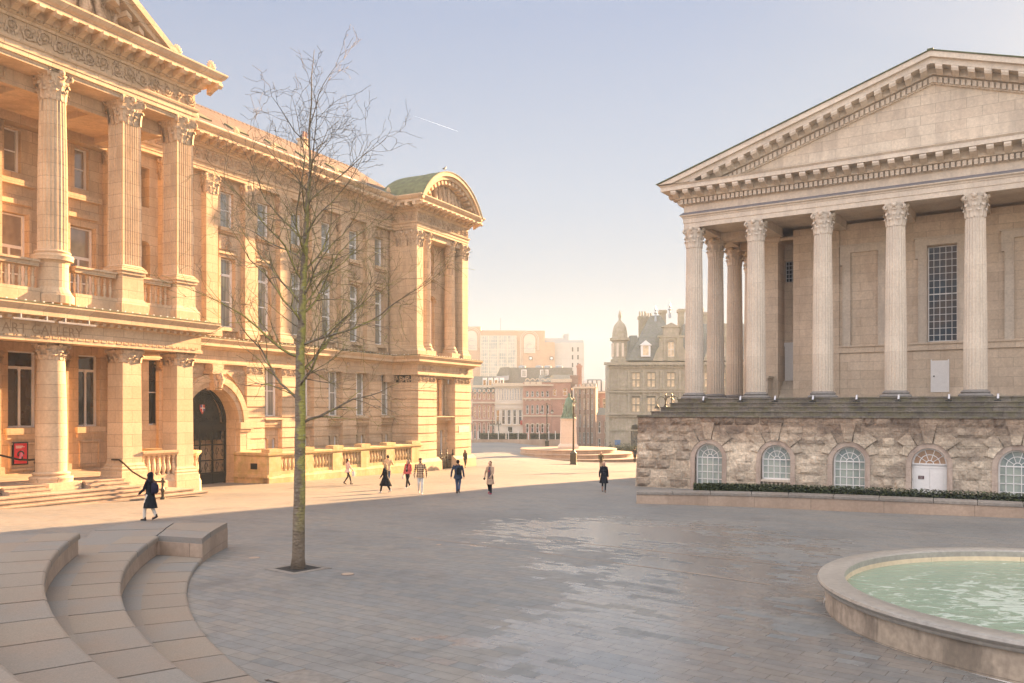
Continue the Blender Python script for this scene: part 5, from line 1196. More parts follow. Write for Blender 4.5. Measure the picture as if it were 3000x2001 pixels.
# short balustrade between the two portico piers, and the bowed one beside the gate
def shortbal(label, pts, zt, zb, nb, zg=-2.6):
    p0 = pts[0]; X, Y = mpt(*p0)
    o = thing('stone_balustrade', label, 'balustrade', (X, Y, zg), AM); q = [(a-p0[0], c-p0[1]) for a, c in pts]
    def w_(z): return z-zg
    b = B(); b.run(q, [(-.3, 0), (.12, 0), (.12, w_(zb)-.35), (.04, w_(zb)-.2), (.04, w_(zb)), (-.25, w_(zb)), (-.3, w_(zb)-.2)]); sub('plinth', b, M_rust, o)
    b = B(); b.run(q, [(-.33, w_(zt)-.25), (.02, w_(zt)-.25), (.12, w_(zt)-.12), (.14, w_(zt)), (-.35, w_(zt))]); sub('coping', b, M_bal if len(q) > 3 else M_mus, o)
    h = zt-.25-zb; bm_ = B().lathe([(r, z*h) for r, z in baluster(1.0)], 10); bm_.v = [(x*1.25, y*1.25, z) for x, y, z in bm_.v]; me = bm_.mesh('baluster', M_mus, radians(40))
    Ls = [0]
    for i in range(1, len(q)): Ls.append(Ls[-1]+(Vector(q[i])-Vector(q[i-1])).length)
    for k in range(nb):
        s_ = Ls[-1]*(k+.5)/nb; i = max(j for j in range(len(q)-1) if Ls[j] <= s_); t_ = (s_-Ls[i])/(Ls[i+1]-Ls[i]); P = Vector(q[i]).lerp(Vector(q[i+1]), t_); d = (Vector(q[i+1])-Vector(q[i])).normalized()
        sub('baluster', me, None, o, loc=(P.x-d.y*.12, P.y+d.x*.12, w_(zb)))
shortbal('short smooth stone balustrade between the two square portico piers', [(-9.9, -6.95), (-7.65, -6.95)], .92, -.35, 7)
shortbal('bowed mossy stone balustrade between the last portico pier and the iron gate', [(-6.55, -6.3)]+[(-6.1+1.5*sin(radians(a)), -4.6-1.6*cos(radians(a))) for a in range(0, 100, 15)]+[(-4.6, -1.0)], .75, -.6, 14)
# handrails
def rail(label, pts, post):
    X, Y = mpt(*post[:2]); z = gz(X, Y) if len(post) < 3 else post[2]
    o = thing('handrail', label, 'handrail', (X, Y, z), AM)
    sub('post', B().lathe([(.12, 0), (.12, .1), (.07, .14), (.07, .35), (.1, .4), (.1, .5), (.06, .55), (.06, .8), (.11, .9), (.06, .95), (.06, 1.05)], 10), M_bronze, o, radians(40))
    sub('rail', B().tube([(a-post[0], c-post[1], e-z) for a, c, e in pts], .045, 8), M_bronze, o)
rail('curving bronze handrail from the square pier down to a post behind the hooded walker', [(-11.15, -6.3, .56), (-11.2, -6.9, .56), (-11.25, -7.3, .4), (-11.25, -7.9, .02), (-11.2, -8.6, -.28), (-11.15, -9.3, -.42), (-11.1, -9.8, -.42), (-11.1, -10.0, -.42)], (-11.1, -9.85))
rail('curving bronze handrail in front of the red poster at the left edge', [(-18.5, -4.2, 1.7), (-17.2, -4.6, 1.3), (-16.0, -4.95, .98), (-15.1, -5.05, .72), (-14.6, -5.05, .68), (-14.2, -5.05, .70)], (-14.3, -5.05, -.35))
X, Y = mpt(-11.79, .0)
po = thing('red_poster', 'red exhibition poster with pink and black figure in a black frame below the porch window', 'poster', (X, Y, .15), AM)
sub('frame', B().box(-.42, .42, -.06, .03, 0, 1.2), M_black, po); sub('sheet', B().box(-.34, .34, -.075, -.06, .07, 1.13), plain('poster_red', (.55, .02, .035), .5), po)
b = B().poly([(-.14, .25), (.06, .25), (.16, .72), (.05, .78)], 'y', -.081, -.0755); sub('pink_shape', b, plain('poster_pink', (.65, .22, .35), .5), po)
b = B(); b.archring(0, .55, .12, .2, -.085, -.0765, 12, 0, pi*1.2); b.poly([(0, .25), (.12, .25), (.12, .42), (.05, .45)], 'y', -.086, -.0815); sub('black_shape', b, M_black, po)
b = B(); b.box(-.28, .12, -.08, -.0755, .98, 1.01); b.box(-.28, .22, -.08, -.0755, .93, .96); b.box(-.28, .05, -.08, -.0755, .88, .91); sub('text_line', b, M_white, po)
# railing in front of the pavilion basement
X, Y = mpt(24.95, -2.55); ir = thing('iron_railing', 'short black iron railing with spikes between the two pavilion piers', 'railing', (X, Y, -2.35), AM)
b = B(); x = 0
while x < 3.1: b.box(x, x+.04, 0, .04, 0, 1.35); x += .16
for z in (.1, .85, 1.2): b.box(0, 3.1, -.01, .05, z, z+.05)
for i in range(9): b.tube([(.25+.32*i+.11*cos(q), .02, 1.03+.11*sin(q)) for q in range(7)], .018, 4)
sub('panel', b, M_iron, ir); b = B()
for x in (.05, 1.05, 2.05, 3.05): b.box(x-.05, x+.05, -.03, .07, 0, 1.45); b.lathe([(.07, 1.45), (.03, 1.55), (.06, 1.62), (.004, 1.85)], 6, c=(x, .02))
sub('spiked_post', b, M_iron, ir)
# ================================================================ PLAZA FAR SIDE
X, Y = 7.2, 110.0
st_ = thing('round_step_plinth', 'three-tiered round stone step platform under the statue', 'steps', (X, Y, -3.2)); 
for k, (r, cx, cy, zt) in enumerate(((6.1, 0, 0, -1.80), (7.2, 1.05, -.5, -2.28), (8.3, 2.1, -1.0, -2.74))):
    sub('tier', B().lathe([(r, -1.5), (r, zt+3.2-.12), (r+.06, zt+3.2-.1), (r+.06, zt+3.2-.01), (r, zt+3.2)], 56, c=(cx, cy)), M_bench, st_, radians(30))
s_ = thing('draped_statue', 'green bronze statue of a robed standing woman holding a staff, seen from behind', 'statue', (X, Y, 1.98)); 
b = B()
b.lathe([(1.0, 0), (.98, .1), (.72, .3), (.62, .9), (.60, 1.4), (.55, 1.9), (.50, 2.2), (.38, 2.55), (.2, 2.72)], 20)
b.v = [(x*(1+.10*sin(7*atan2(y, x)+z*1.5))+(.04*z), y*(1+.08*sin(9*atan2(y, x))), z) for x, y, z in b.v]
r_ = random.Random(2)
for i in range(14): a = i*.45; b.tube([(.9*cos(a), .85*sin(a), .06), (.66*cos(a+.1), .62*sin(a+.1), .8), (.55*cos(a+.1)+.06, .5*sin(a+.1), 1.8), (.3*cos(a)+.1, .28*sin(a), 2.55)], [.07, .06, .05, .03], 5)
sub('robe', b, M_green, s_, True); sub('head', B().ball((.12, 0, 2.93), (.19, .2, .25), 10, 8).lathe([(.16, 3.1), (.17, 3.2), (.12, 3.24)], 10, c=(.12, 0)).tube([(.1, 0, 2.6), (.12, 0, 2.8)], .14, 8), M_green, s_, True)
sub('arm', B().tube([(.55, 0, 2.45), (.8, -.1, 2.1), (.98, -.3, 2.25)], [.13, .11, .07], 7), M_green, s_, True); sub('staff', B().tube([(1.0, -.3, .9), (1.0, -.3, 3.1)], .03, 6).ball((1.0, -.3, 3.15), .08), M_green, s_)
pdn = thing('statue_pedestal', 'tall pale tapering stone pedestal carrying the statue', 'pedestal', (X, Y, -1.8)); b = B(); b.sq([(1.25, 0), (1.25, .25), (1.1, .5), (1.02, .6), (.96, 3.2), (.94, 3.6), (1.0, 3.65), (1.0, 3.78)]); sub('shaft', b, M_pale, pdn)
def street_lamp(x, y, h, label, rz=0, arm=.84, n=2, box=True, group='swan-neck street lamps'):
    z = gz(x, y); o = thing('street_lamp', label, 'street lamp', (x, y, z-.02), rz, group)
    b = B()
    if box: b.sq([(.40, 0), (.38, .1), (.33, .14), (.32, 1.15), (.36, 1.25), (.2, 1.4), (.12, 1.6)])
    b.lathe([(.12, .0 if not box else 1.5), (.11, 2.2), (.085, h*.6), (.075, h-.9), (.11, h-.85), (.07, h-.8), (.05, h-.1), (.09, h), (.02, h+.15)], 10); sub('pole', b, M_bronze, o, radians(40))
    for sg in (-1, 1)[:n]:
        a = B(); a.tube([(sg*(arm/2-arm/2*cos(t_)), 0, h-.75+arm*.62*sin(t_)*1.15+(0 if t_ < pi/2 else 0)) for t_ in [pi*i/12 for i in range(13)]]+[(sg*arm, 0, h-.95)], .026, 6); ao = sub('arm', a, M_bronze, o)
        lp = B().lathe([(.05, h-.95), (.12, h-1.05), (.26, h-1.25), (.28, h-1.30)], 12, c=(sg*arm, 0)); lo = sub('lantern', lp, M_bronze, o, radians(40)); sub('globe', B().lathe([(.24, h-1.31), (.22, h-1.5), (.1, h-1.62), (.02, h-1.64)], 12, c=(sg*arm, 0)), plain('lamp_globe', (.5, .48, .42), .15), lo, True)
    return o
street_lamp(6.68, 93.5, 7.2, 'dark lamp post on a big box base standing before the statue', radians(80), n=0)
street_lamp(5.6, 138, 7.3, 'double-armed lamp post by the planter, left of the statue')
street_lamp(15.0, 84, 7.35, 'left of the two double lamps rising behind the podium corner', radians(0))
street_lamp(16.0, 86, 7.45, 'right of the two double lamps rising behind the podium corner', radians(25))
for x, y, l in ((-4.0, 178, 'small twin lamp before the red facade left of the cream one'), (-2.75, 178, 'small twin lamp before the left end of the cream facade')):
    street_lamp(x, y, 4.9 if 1 else 0, l, 0, .35, box=False)
# planter with wall, hedges and poles
pl = thing('raised_planter', 'long low stone planter wall at the far edge of the square', 'planter', (-3, 150, -2.75)); sub('wall', B().box(-60, 12.3, 0, 1, -1.5, .72), M_bench, pl)
sub('bed', B().box(-60, 12.3, .9, 4, -1.5, .68), plain('soil_green', (.09, .10, .04), .9, ns=3, noise=.5), pl)
for x0, x1, l in ((-5.6, -1.2, 'left'), (-.9, 2.6, 'middle'), (3.2, 8.8, 'right')):
    b = B(); r_ = random.Random(int(x0*10)); leaves(b, 3200, lambda r: (r.uniform(x0, x1), 151.5+r.uniform(-.7, .7), -2.0+r.uniform(0, .95)+.12*sin(r.random()*6)), .13, r_); X0 = (x0+x1)/2
    b.mv(-X0, -151.5, 2.1); o = thing('box_hedge', '%s trimmed hedge of the far planter' % l, 'hedge', (X0, 151.5, -2.1), 0, 'trimmed hedges in the far planter'); sub('foliage', b, M_hedge, o); sub('core', B().box(x0+.1-X0, x1-.1-X0, -.55, .55, 0, .85), M_dark, o)
for i, px in enumerate((1382, 1400, 1431, 1460, 1490, 1518, 1548, 1580, 1608, 1627)):
    tag(ob('white_pole', B().tube([(0, 0, 0), (0, 0, 1.55)], .06, 6).mesh('white_pole', M_white), None, ((px-1500)/2520*150.3, 150.3, -2.1)), 'slim white pole standing in the far planter, number %s from the left' % 'one two three four five six seven eight nine ten'.split()[i], 'pole', 'white poles in the far planter')
# ================================================================ FAR BUILDINGS
def facade(name, label, cx, Y, wd_, zb, zt, mat, wins, frame=M_white, gm=G_dark, rz=0, depth=14, roof=None, bands=(), arch=False, extra=None, group=None):
    """a building front with real recessed openings; wins = [(x0, x1, z0, z1)] in metres from its left edge"""
    o = thing(name, label, 'building', (cx, Y, zb), rz, group); x0 = -wd_/2
    b = B(); b.wall(x0, -x0, 0, zt-zb, 0, .5, [(x0+a, x0+c, d-zb, e_-zb) for a, c, d, e_ in wins])
    b.box(x0, x0+.3, .5, depth, 0, zt-zb); b.box(-x0-.3, -x0, .5, depth, 0, zt-zb); b.box(x0, -x0, depth, depth+.3, 0, zt-zb); b.box(x0+.3, -x0-.3, .5, depth, zt-zb-.4, zt-zb-.02)
    if arch:
        for a, c, d, e_ in wins: b.archfill(x0+(a+c)/2, (c-a)/2, e_-zb-(c-a)/2, e_-zb, 0, .5, 6)
    sub('wall', b, mat, o)
    for z, h, out in bands: sub('string_course', B().box(x0-out, -x0+out, -out, .01, z-zb, z-zb+h), M_trim, o)
    cache = {}
    for a, c, d, e_ in wins:
        w_, h_ = round(c-a, 2), round(e_-d, 2)
        if (w_, h_) not in cache:
            f = B(); t_ = .11; f.box(0, t_, 0, .1, 0, h_); f.box(w_-t_, w_, 0, .1, 0, h_); f.box(0, w_, 0, .1, 0, t_); f.box(0, w_, 0, .1, h_-t_, h_); f.box(0, w_, 0, .1, h_*.55-.05, h_*.55+.05)
            if w_ > 1.3: f.box(w_/2-.05, w_/2+.05, 0, .1, 0, h_)
            cache[(w_, h_)] = (f.mesh('window', frame), B().box(.02, w_-.02, .05, .07, .02, h_-.02).mesh('pane', gm))
        fo = sub('window', cache[(w_, h_)][0], None, o, loc=(x0+a, .28, d-zb)); sub('pane', cache[(w_, h_)][1], None, fo)
    if extra: extra(o, x0, zb)
    return o
def rowwins(n, x0, x1, w_, zs): 
    return [(x0+(x1-x0)*(i+.5)/n-w_/2, x0+(x1-x0)*(i+.5)/n+w_/2, a, c) for a, c in zs for i in range(n)]
K = 12.6
def fx(px): return (px-1500)/2520*200
def fz(py, Y=200): return CZ-(py-1203)/2520*Y
def roof_to(o, x0, x1, z0, z1, d0, d1, mat, zb, name='roof', m=0):
    b = B(); b.add([(x0, d0, z0-zb), (x1, d0, z0-zb), (x1-m, d1, z1-zb), (x0+m, d1, z1-zb), (x0, d0+.01, z0-zb-.3), (x1, d0+.01, z0-zb-.3), (x1, d1+5, z0-zb-.3), (x0, d1+5, z0-zb-.3)], [(0, 1, 2, 3), (3, 2, 6, 7), (1, 5, 6, 2), (0, 3, 7, 4), (0, 4, 5, 1)]); return sub(name, b, mat, o)
# left: pale, dark red, cream, red corner block
o = facade('pale_building', 'narrow pale building at the far left of the row, half hidden by the museum corner', fx(1372), 204, 4.5, -6, 9.2, M_pale, rowwins(2, 0, 4.5, 1.0, [(-3, -.2), (1.5, 4), (5.5, 7.8)]), bands=((9.0, .4, .4),))
zs3 = [(-4, -.1), (1.0, 5.6), (8.8, 11.2)]
def dorm(o, x0, zb):
    roof_to(o, x0, -x0, fz(1149), fz(1100), .2, 5, M_slate, zb)
    for i in range(4):
        b = B(); b.box(0, .9, -.1, 2, 0, 2.4); d = sub('dormer', b, M_white, o, loc=(x0+2.3+i*1.35, .6, fz(1137)-zb)); sub('pane', B().box(.15, .75, -.13, -.1, .3, 1.9), G_dark, d)
o = facade('red_brick_building', 'dark red brick building with dormers, left of the cream one', fx(1418), 200, 5.2+.1, -6, fz(1149), M_brick, rowwins(5, 0, 5.3, .55, [(-3.6, .2), (1.2, 4.2), (5.6, 8.0)]), bands=((.6, .3, .15), (4.7, .35, .2), (8.4, .5, .3)), extra=dorm)
o = facade('cream_building', 'cream painted three-storey building with a red hanging sign', fx(1491.5), 199.4, 6.5, -6, fz(1130), M_pale, rowwins(10, .2, 6.3, .3, [(5.4, 8.2)])+rowwins(5, 0, 6.5, .8, [(-.2, 3.2)])+[(2.9, 4.1, -3.8, -.7)], bands=((4.4, .25, .15), (8.6, .8, .45), (3.4, .12, .1), (-.5, .2, .15)),
    extra=lambda o, x0, zb: sub('red_sign', B().box(2.6, 3.1, -.3, -.1, fz(1244)-zb, fz(1234)-zb+.2), plain('sign_red', (.45, .04, .03), .5), o))
def archs(o, x0, zb):
    for z0 in (-.3, 5.4, 10.0):
        b = B()
        for i in range(5): b.archring(x0+1.0+i*1.17*1.0, z0-zb-.1, .36, .56, -.12, .01, 8)
        sub('arch_trim', b, M_trim, o)
    for i in range(3): sub('parapet_panel', B().box(x0+.3+i*1.4, x0+1.5+i*1.4, -.15, .2, fz(1127)-zb, fz(1119)-zb), M_trim, o)
wz = [(fz(1268), fz(1241)), (fz(1213), fz(1186)), (fz(1163), fz(1146))]
o = facade('red_brick_building', 'ornate red brick building with round-arched stone-trimmed windows, right of the cream one', fx(1574), 198.4, 6.6, -6, fz(1121), M_brick, rowwins(5, .4, 6.2, .62, wz), bands=((fz(1220), .3, .18), (fz(1170), .3, .18), (fz(1131), .35, .4)), arch=True, extra=archs)
o = facade('red_brick_building', 'plain red brick corner block with a single sash window high up, behind the statue', fx(1643), 198, 4.3, -6, fz(1112), M_brick, [(2.5, 3.5, fz(1160), fz(1138)), (2.4, 3.6, fz(1213), fz(1183)), (2.5, 3.4, fz(1268), fz(1250)), (.2, 1.0, fz(1160), fz(1140))], bands=((fz(1170), .25, .15), (fz(1220), .25, .15), (fz(1121), .8, .25)), rz=radians(-6), extra=lambda o, x0, zb: roof_to(o, x0-3.5, -x0+2, fz(1118), fz(1095), 1.5, 8, M_slate, zb))
tag(ob('roof_slope', B().poly([(fx(1560), fz(1115)), (fx(1622), fz(1092)), (fx(1600), fz(1121)), (fx(1570), fz(1124))], 'y', 204, 210).mesh('roof_slope', M_slate)), 'grey-green slate roof slope rising behind the ornate red brick building', 'roof')
# side street row going away
wz2 = [(fz(y+10), fz(y-8)) for y in (1150, 1185, 1225, 1262)]
sw = rowwins(5, 0, 4.6, .42, [(-4.5, -2), (-.8, 2.2), (3.2, 5.8), (6.8, 9)])
o = facade('dark_brick_building', 'tall dark brick side front with downpipes and a tall chimney, right of the statue', fx(1710), 197, 5.0, -8, fz(1137), M_brick2, sw, rz=radians(-8), bands=((fz(1139), .4, .25),), extra=lambda o, x0, zb: (roof_to(o, x0, -x0, fz(1137), fz(1122), 0, 5, M_slate, zb), sub('downpipe', B().tube([(x0+1.4, -.15, 1), (x0+1.4, -.15, 17)], .08, 5).tube([(x0+2.6, -.15, 1), (x0+2.6, -.15, 17)], .08, 5).tube([(x0+3.8, -.15, 1), (x0+3.8, -.15, 17)], .08, 5), M_iron, o)))
tag(ob('chimney_stack', B().box(-.55, .55, -.4, .4, 0, 5.1).box(-.68, .68, -.5, .5, 5.1, 5.5).box(-.35, .35, -.3, .3, 5.5, 5.9).mesh('chimney_stack', M_brick), None, (fx(1696), 199, fz(1137)-.3), 0), 'tall brick chimney stack rising over the dark side front', 'chimney')
tag(ob('chimney_stack', B().box(-.9, .9, -.4, .4, 0, 2.6).box(-1.0, 1.0, -.5, .5, 2.6, 2.9).mesh('chimney_stack', M_brick2), None, (fx(1681), 198.7, fz(1137)), 0), 'low wide brick chimney stack beside the tall one', 'chimney')
o = facade('brick_building', 'red brick building with a pale mansard storey, far down the side street', fx(1757), 212, 6.4, -8, fz(1145), M_brick, rowwins(4, 0, 6.4, .8, [(3.5, 6.0), (-1, 1.8), (-5, -3)]), bands=((fz(1149), .4, .3),), extra=lambda o, x0, zb: (roof_to(o, x0, -x0, fz(1145), fz(1105), 0, 1.8, M_slate, zb, m=1.5), [sub('dormer', B().box(-.35, .35, -.1, 1.5, 0, 2.6), M_white, o, loc=(x0+1.0+i*1.1, .2, fz(1142)-zb)) for i in range(5)]))
o = facade('low_brick_building', 'low sunlit brick building stepping down the side street', fx(1760), 190, 4.2, -8, fz(1215), M_brick2, rowwins(3, 0, 4.2, .6, [(-5.5, -3.2), (-2, .6)]), rz=radians(-20), extra=lambda o, x0, zb: roof_to(o, x0, -x0, fz(1215), fz(1195), 0, 3, M_slate, zb))
# slate-clad block behind
Ys = 230
def gx(px, Y): return (px-1500)/2520*Y
def gzz(py, Y): return CZ-(py-1203)/2520*Y
o = thing('slate_clad_block', 'long grey slate-clad block with a flat roof behind the street row', 'building', (gx(1540, Ys), Ys, -5)); c0 = gx(1540, Ys)
sub('wall', B().box(gx(1392, Ys)-c0, gx(1470, Ys)-c0, 1, 12, 0, gzz(1106, Ys)+5).box(gx(1466, Ys)-c0, gx(1677, Ys)-c0, 0, 14, 0, gzz(1077, Ys)+5).poly([(gx(1455, Ys)-c0, gzz(1100, Ys)+5), (gx(1466, Ys)-c0, gzz(1077, Ys)+5), (gx(1492, Ys)-c0, gzz(1075, Ys)+5), (gx(1492, Ys)-c0, gzz(1100, Ys)+5)], 'y', -.6, 3), M_slate, o)
for px, w_ in ((1535, .7), (1590, .7), (1599, .7)): f = sub('window', B().box(-w_, w_, -.1, .05, -1.0, 1.0), M_white, o, loc=(gx(px, Ys)-c0, 0, gzz(1094, Ys)+5)); sub('pane', B().box(-w_+.2, w_-.2, -.13, -.1, -.8, .8), G_sash, f)
sub('lead_cap', B().poly([(gx(1432, Ys)-c0, gzz(1118, Ys)+5), (gx(1445, Ys)-c0, gzz(1104, Ys)+5), (gx(1492, Ys)-c0, gzz(1100, Ys)+5), (gx(1490, Ys)-c0, gzz(1114, Ys)+5)], 'y', -1.2, -.7), MATS['grey_lead'], o)
b = B()
for px in (1530, 1580, 1606, 1640): b.lathe([(1.0, 0), (1.0, .5), (.6, .7)], 10, c=(gx(px, Ys)-c0, 3), z0=gzz(1077, Ys)+5)
sub('roof_vent', b, MATS['grey_lead'], o)
# shopping block
Yq = 300
o = thing('shopping_block', 'big tan brick shopping block with arched pale panels and a tall glass bay, far away', 'building', (gx(1490, Yq), Yq, -6)); c0 = gx(1490, Yq)
def q(px, py): return (gx(px, Yq)-c0, gzz(py, Yq)+6)
b = B(); b.box(q(1330, 0)[0], q(1408.5, 0)[0], -.5, 20, 0, q(0, 957)[1]); b.box(q(1408.5, 0)[0], q(1513, 0)[0], 0, 20, 0, q(0, 968)[1]); b.box(q(1513, 0)[0], q(1596, 0)[0], -.5, 20, 0, q(0, 969)[1]); b.box(q(1596, 0)[0], q(1625, 0)[0], -.5, 20, 0, q(0, 1003)[1]); sub('wall', b, M_brown, o)
b = B(); x0, z1 = q(1409, 984); x1, z0 = q(1513, 1105); b.box(x0, x1, -.9, .1, z0, z1); gbo = sub('glass_bay', b, G_far, o); b = B()
for px in (1409, 1431, 1459, 1486, 1512): x = q(px, 0)[0]; b.box(x-.22, x+.22, -1.3, -.89, z0, z1)
for i in range(13): z = z0+(z1-z0)*i/12; b.box(x0, x1, -1.0, -.89, z-.06, z+.06)
for i in range(20): x = x0+(x1-x0)*i/19; b.box(x-.05, x+.05, -.98, -.89, z0, z1)
sub('mullion', b, M_pale, gbo)
for px in (1381.5, 1551.5):
    cx, zt = q(px, 0)[0], q(0, 979 if px > 1500 else 969)[1]; zb_ = q(0, 1035 if px > 1500 else 1027)[1]; r = 2.0
    b = B(); b.poly([(cx-r, zb_), (cx+r, zb_)]+[(cx+r*cos(pi*i/16), zt-r+r*sin(pi*i/16)) for i in range(17)], 'y', -.8, -.5); po_ = sub('arched_panel', b, M_pale, o)
    b = B(); b.archring(cx, zt-r-2.4, .85, 1.15, -.92, -.78, 22, .7, 2*pi-.7); b.archring(cx, zt-r-2.4, 1.55, 1.65, -.9, -.78, 26, 0, 2*pi); sub('logo', b, MATS['grey_panel'] if 'grey_panel' in MATS else M_grey, po_)
    b = B(); b.box(cx-r, cx+r, -.9, -.79, zb_+1.55, zb_+1.7)
    for i in range(8): b.box(cx-1.5+i*.4, cx-1.25+i*.4, -.88, -.79, zb_+.45, zb_+.95)
    sub('panel_lettering', b, M_grey, po_)
    b = B(); rr = 2.55
    for d in (0, .5): b.archring(cx, zt-r, rr+d, rr+d+.2, -.75, -.4, 20); b.box(cx-rr-d-.2, cx-rr-d, -.75, -.4, zb_-12, zt-r); b.box(cx+rr+d, cx+rr+d+.2, -.75, -.4, zb_+1, zt-r)
    sub('arch_moulding', b, M_pale, o)
for px in (1554.5, 1615.5):
    x, z = q(px, 1050); f = sub('window', B().box(x-.6, x+.6, -.75, -.45, z-.6, z+.6), M_iron, o); sub('pane', B().box(x-.4, x+.4, -.78, -.75, z-.4, z+.4), M_white, f)
sub('aerial', B().tube([(q(1466, 0)[0], 3, q(0, 968)[1]), (q(1466, 0)[0], 3, q(0, 930)[1])], .06, 4), M_iron, o)
o = thing('grey_tower_block', 'pale grey concrete block with small dark windows beside the shopping block', 'building', (gx(1670, Yq), Yq+1, -6)); c0 = gx(1670, Yq)
sub('wall', B().box(q(1625, 0)[0], q(1643, 0)[0], 0, 18, 0, q(0, 1005)[1]).box(q(1643, 0)[0], q(1712, 0)[0], 0, 18, 0, q(0, 1003)[1]), M_grey, o)
sub('rooftop_plant', B().box(q(1597, 0)[0], q(1668, 0)[0], 3, 15, q(0, 1005)[1], q(0, 988)[1]).box(q(1655, 0)[0], q(1668, 0)[0], 2.8, 12, q(0, 988)[1], q(0, 975)[1]).box(q(1668, 0)[0], q(1712, 0)[0], 3, 15, q(0, 1005)[1], q(0, 994)[1]), MATS['grey_lead'], o)
wm_ = B().box(-.25, .25, -.06, .05, -.75, .75).mesh('window', M_dark)
for px in (1678, 1694):
    for py in (1023, 1046, 1069, 1092): sub('window', wm_, None, o, loc=(q(px, 0)[0], 0, q(0, py)[1]))
# ornate post office block
Yp = 172; PZ0 = -8
o = thing('ornate_office_block', 'ornate soot-toned stone office block with domed corner turret, steep slate roofs and amber-reflecting windows', 'building', (gx(1787, Yp), Yp, PZ0), radians(-4)); po = o; c0 = gx(1787, Yp)
def PX(px): return (gx(px, Yp)-c0)*1.0
def PZ_(py): return gzz(py, Yp)-PZ0
wn_ = []
for px in (1863, 1907, 1964, 2015, 2060, 2110, 2160, 2210):
    for y0_, y1_ in ((1135, 1091), (1208, 1161)): wn_.append((PX(px)-.85, PX(px)+.85, PZ_(y0_), PZ_(y1_)))
wn_ += [(PX(1861)-.9, PX(1861)+.9, 1.5, PZ_(1243)), (PX(1930)-.9, PX(1930)+.9, 1.5, PZ_(1243)), (PX(2000)-.9, PX(2000)+.9, 1.5, PZ_(1243))]
b = B(); b.wall(0, 34, 0, PZ_(1062), 0, .6, wn_); b.box(-.3, 0, -.3, 16, 0, PZ_(1062)); b.box(0, 34, 16, 16.5, 0, PZ_(1062)); b.box(33.5, 34, .6, 16, 0, PZ_(1062)); b.box(0, 33.5, .6, 16, PZ_(1062)-.4, PZ_(1062)-.05)
for px in (1861, 1930, 2000): b.archfill(PX(px), .9, PZ_(1243)-.9, PZ_(1243), 0, .6, 8)
sub('wall', b, M_post, o)
wf = grid(1.7, 3.0, 2, 2, None, .14, .14).mesh('window', M_post); wp = B().box(.05, 1.65, .04, .06, .05, 2.95).mesh('pane', G_reflect)
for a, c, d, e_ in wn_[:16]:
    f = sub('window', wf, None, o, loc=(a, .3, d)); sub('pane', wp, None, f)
wf = grid(1.8, 5.6, 2, 3, None, .06, .1).mesh('arched_window', M_iron); wp = B().box(.05, 1.75, .04, .06, .05, 5.5).mesh('pane', G_dark)
for a, c, d, e_ in wn_[16:]: f = sub('arched_window', wf, None, o, loc=(a, .35, d)); sub('pane', wp, None, f)
b = B()
for py, h, out in ((1070, .55, .9), (1078, .3, .4), (1142, .35, .25), (1150, .3, .4), (1215, .4, .7), (1222, .3, .4), (1262, .25, .2)): b.box(-.3-out, 34, -out, .01, PZ_(py), PZ_(py)+h)
x = .4
while x < 34: b.box(x, x+.28, -.75, 0, PZ_(1078)+.25, PZ_(1070)); x += .62
for px in (1792, 1812, 1842, 1885, 1935, 1942, 1990, 2040):
    for y0_, y1_ in ((1140, 1085), (1214, 1152)): b.box(PX(px)-.22, PX(px)+.22, -.28, .01, PZ_(y0_), PZ_(y1_))
sub('cornice', b, M_post, o)
b = B(); b.lathe([(1.85, 0), (1.85, 1.0), (1.5, 1.1), (1.5, 4.6), (2.0, 4.8), (2.0, 5.3), (1.55, 5.4), (1.5, 6.2), (1.35, 7.2), (1.05, 8.0), (.5, 8.6), (.3, 8.8), (.2, 9.2), (.35, 9.6), (.3, 10.1), (.05, 10.9)], 16, c=(PX(1817), 1.7), z0=PZ_(1062)-.3); tu = sub('turret', b, M_post, o, radians(35))
for a in (-1.1, -.35, .35, -1.9): sub('turret_opening', B().box(PX(1817)+1.5*sin(a)-.22, PX(1817)+1.5*sin(a)+.22, 1.7-1.5*cos(a)-.1, 1.7-1.5*cos(a)+.12, PZ_(1062)+1.2, PZ_(1062)+3.9), M_pale, tu)
def hip(x0, x1, z0, z1, ins, name='roof'):
    b = B(); b.add([(x0, .2, z0), (x1, .2, z0), (x1, 14, z0), (x0, 14, z0), (x0+ins, 4.0, z1), (x1-ins, 4.0, z1), (x1-ins, 10, z1), (x0+ins, 10, z1)], [(0, 1, 5, 4), (1, 2, 6, 5), (2, 3, 7, 6), (3, 0, 4, 7), (4, 5, 6, 7), (3, 2, 1, 0)]); return sub(name, b, M_slate, o)
rb_ = B(); xa, xb, xc = PX(1838), PX(2000), PX(1925)
rb_.add([(xa, .2, PZ_(1056)), (xb, .2, PZ_(1056)), (xb, 14, PZ_(1056)), (xa, 14, PZ_(1056)), (xa+2.6, 2.0, PZ_(985)), (xb-2, 2.0, PZ_(985)), (xb-2, 11, PZ_(985)), (xa+2.6, 11, PZ_(985)), (xc-1, 4.6, PZ_(918)), (xc+1.2, 4.6, PZ_(918)), (xc+1.2, 7, PZ_(918)), (xc-1, 7, PZ_(918))],
    [(0, 1, 5, 4), (1, 2, 6, 5), (2, 3, 7, 6), (3, 0, 4, 7), (4, 5, 9, 8), (5, 6, 10, 9), (6, 7, 11, 10), (7, 4, 8, 11), (8, 9, 10, 11), (3, 2, 1, 0)]); sub('roof', rb_, M_slate, o)
hip(PX(1985), 33, PZ_(1056), PZ_(945), 1.5); hip(PX(1834), PX(1885), PZ_(1056), PZ_(978), 1.0)
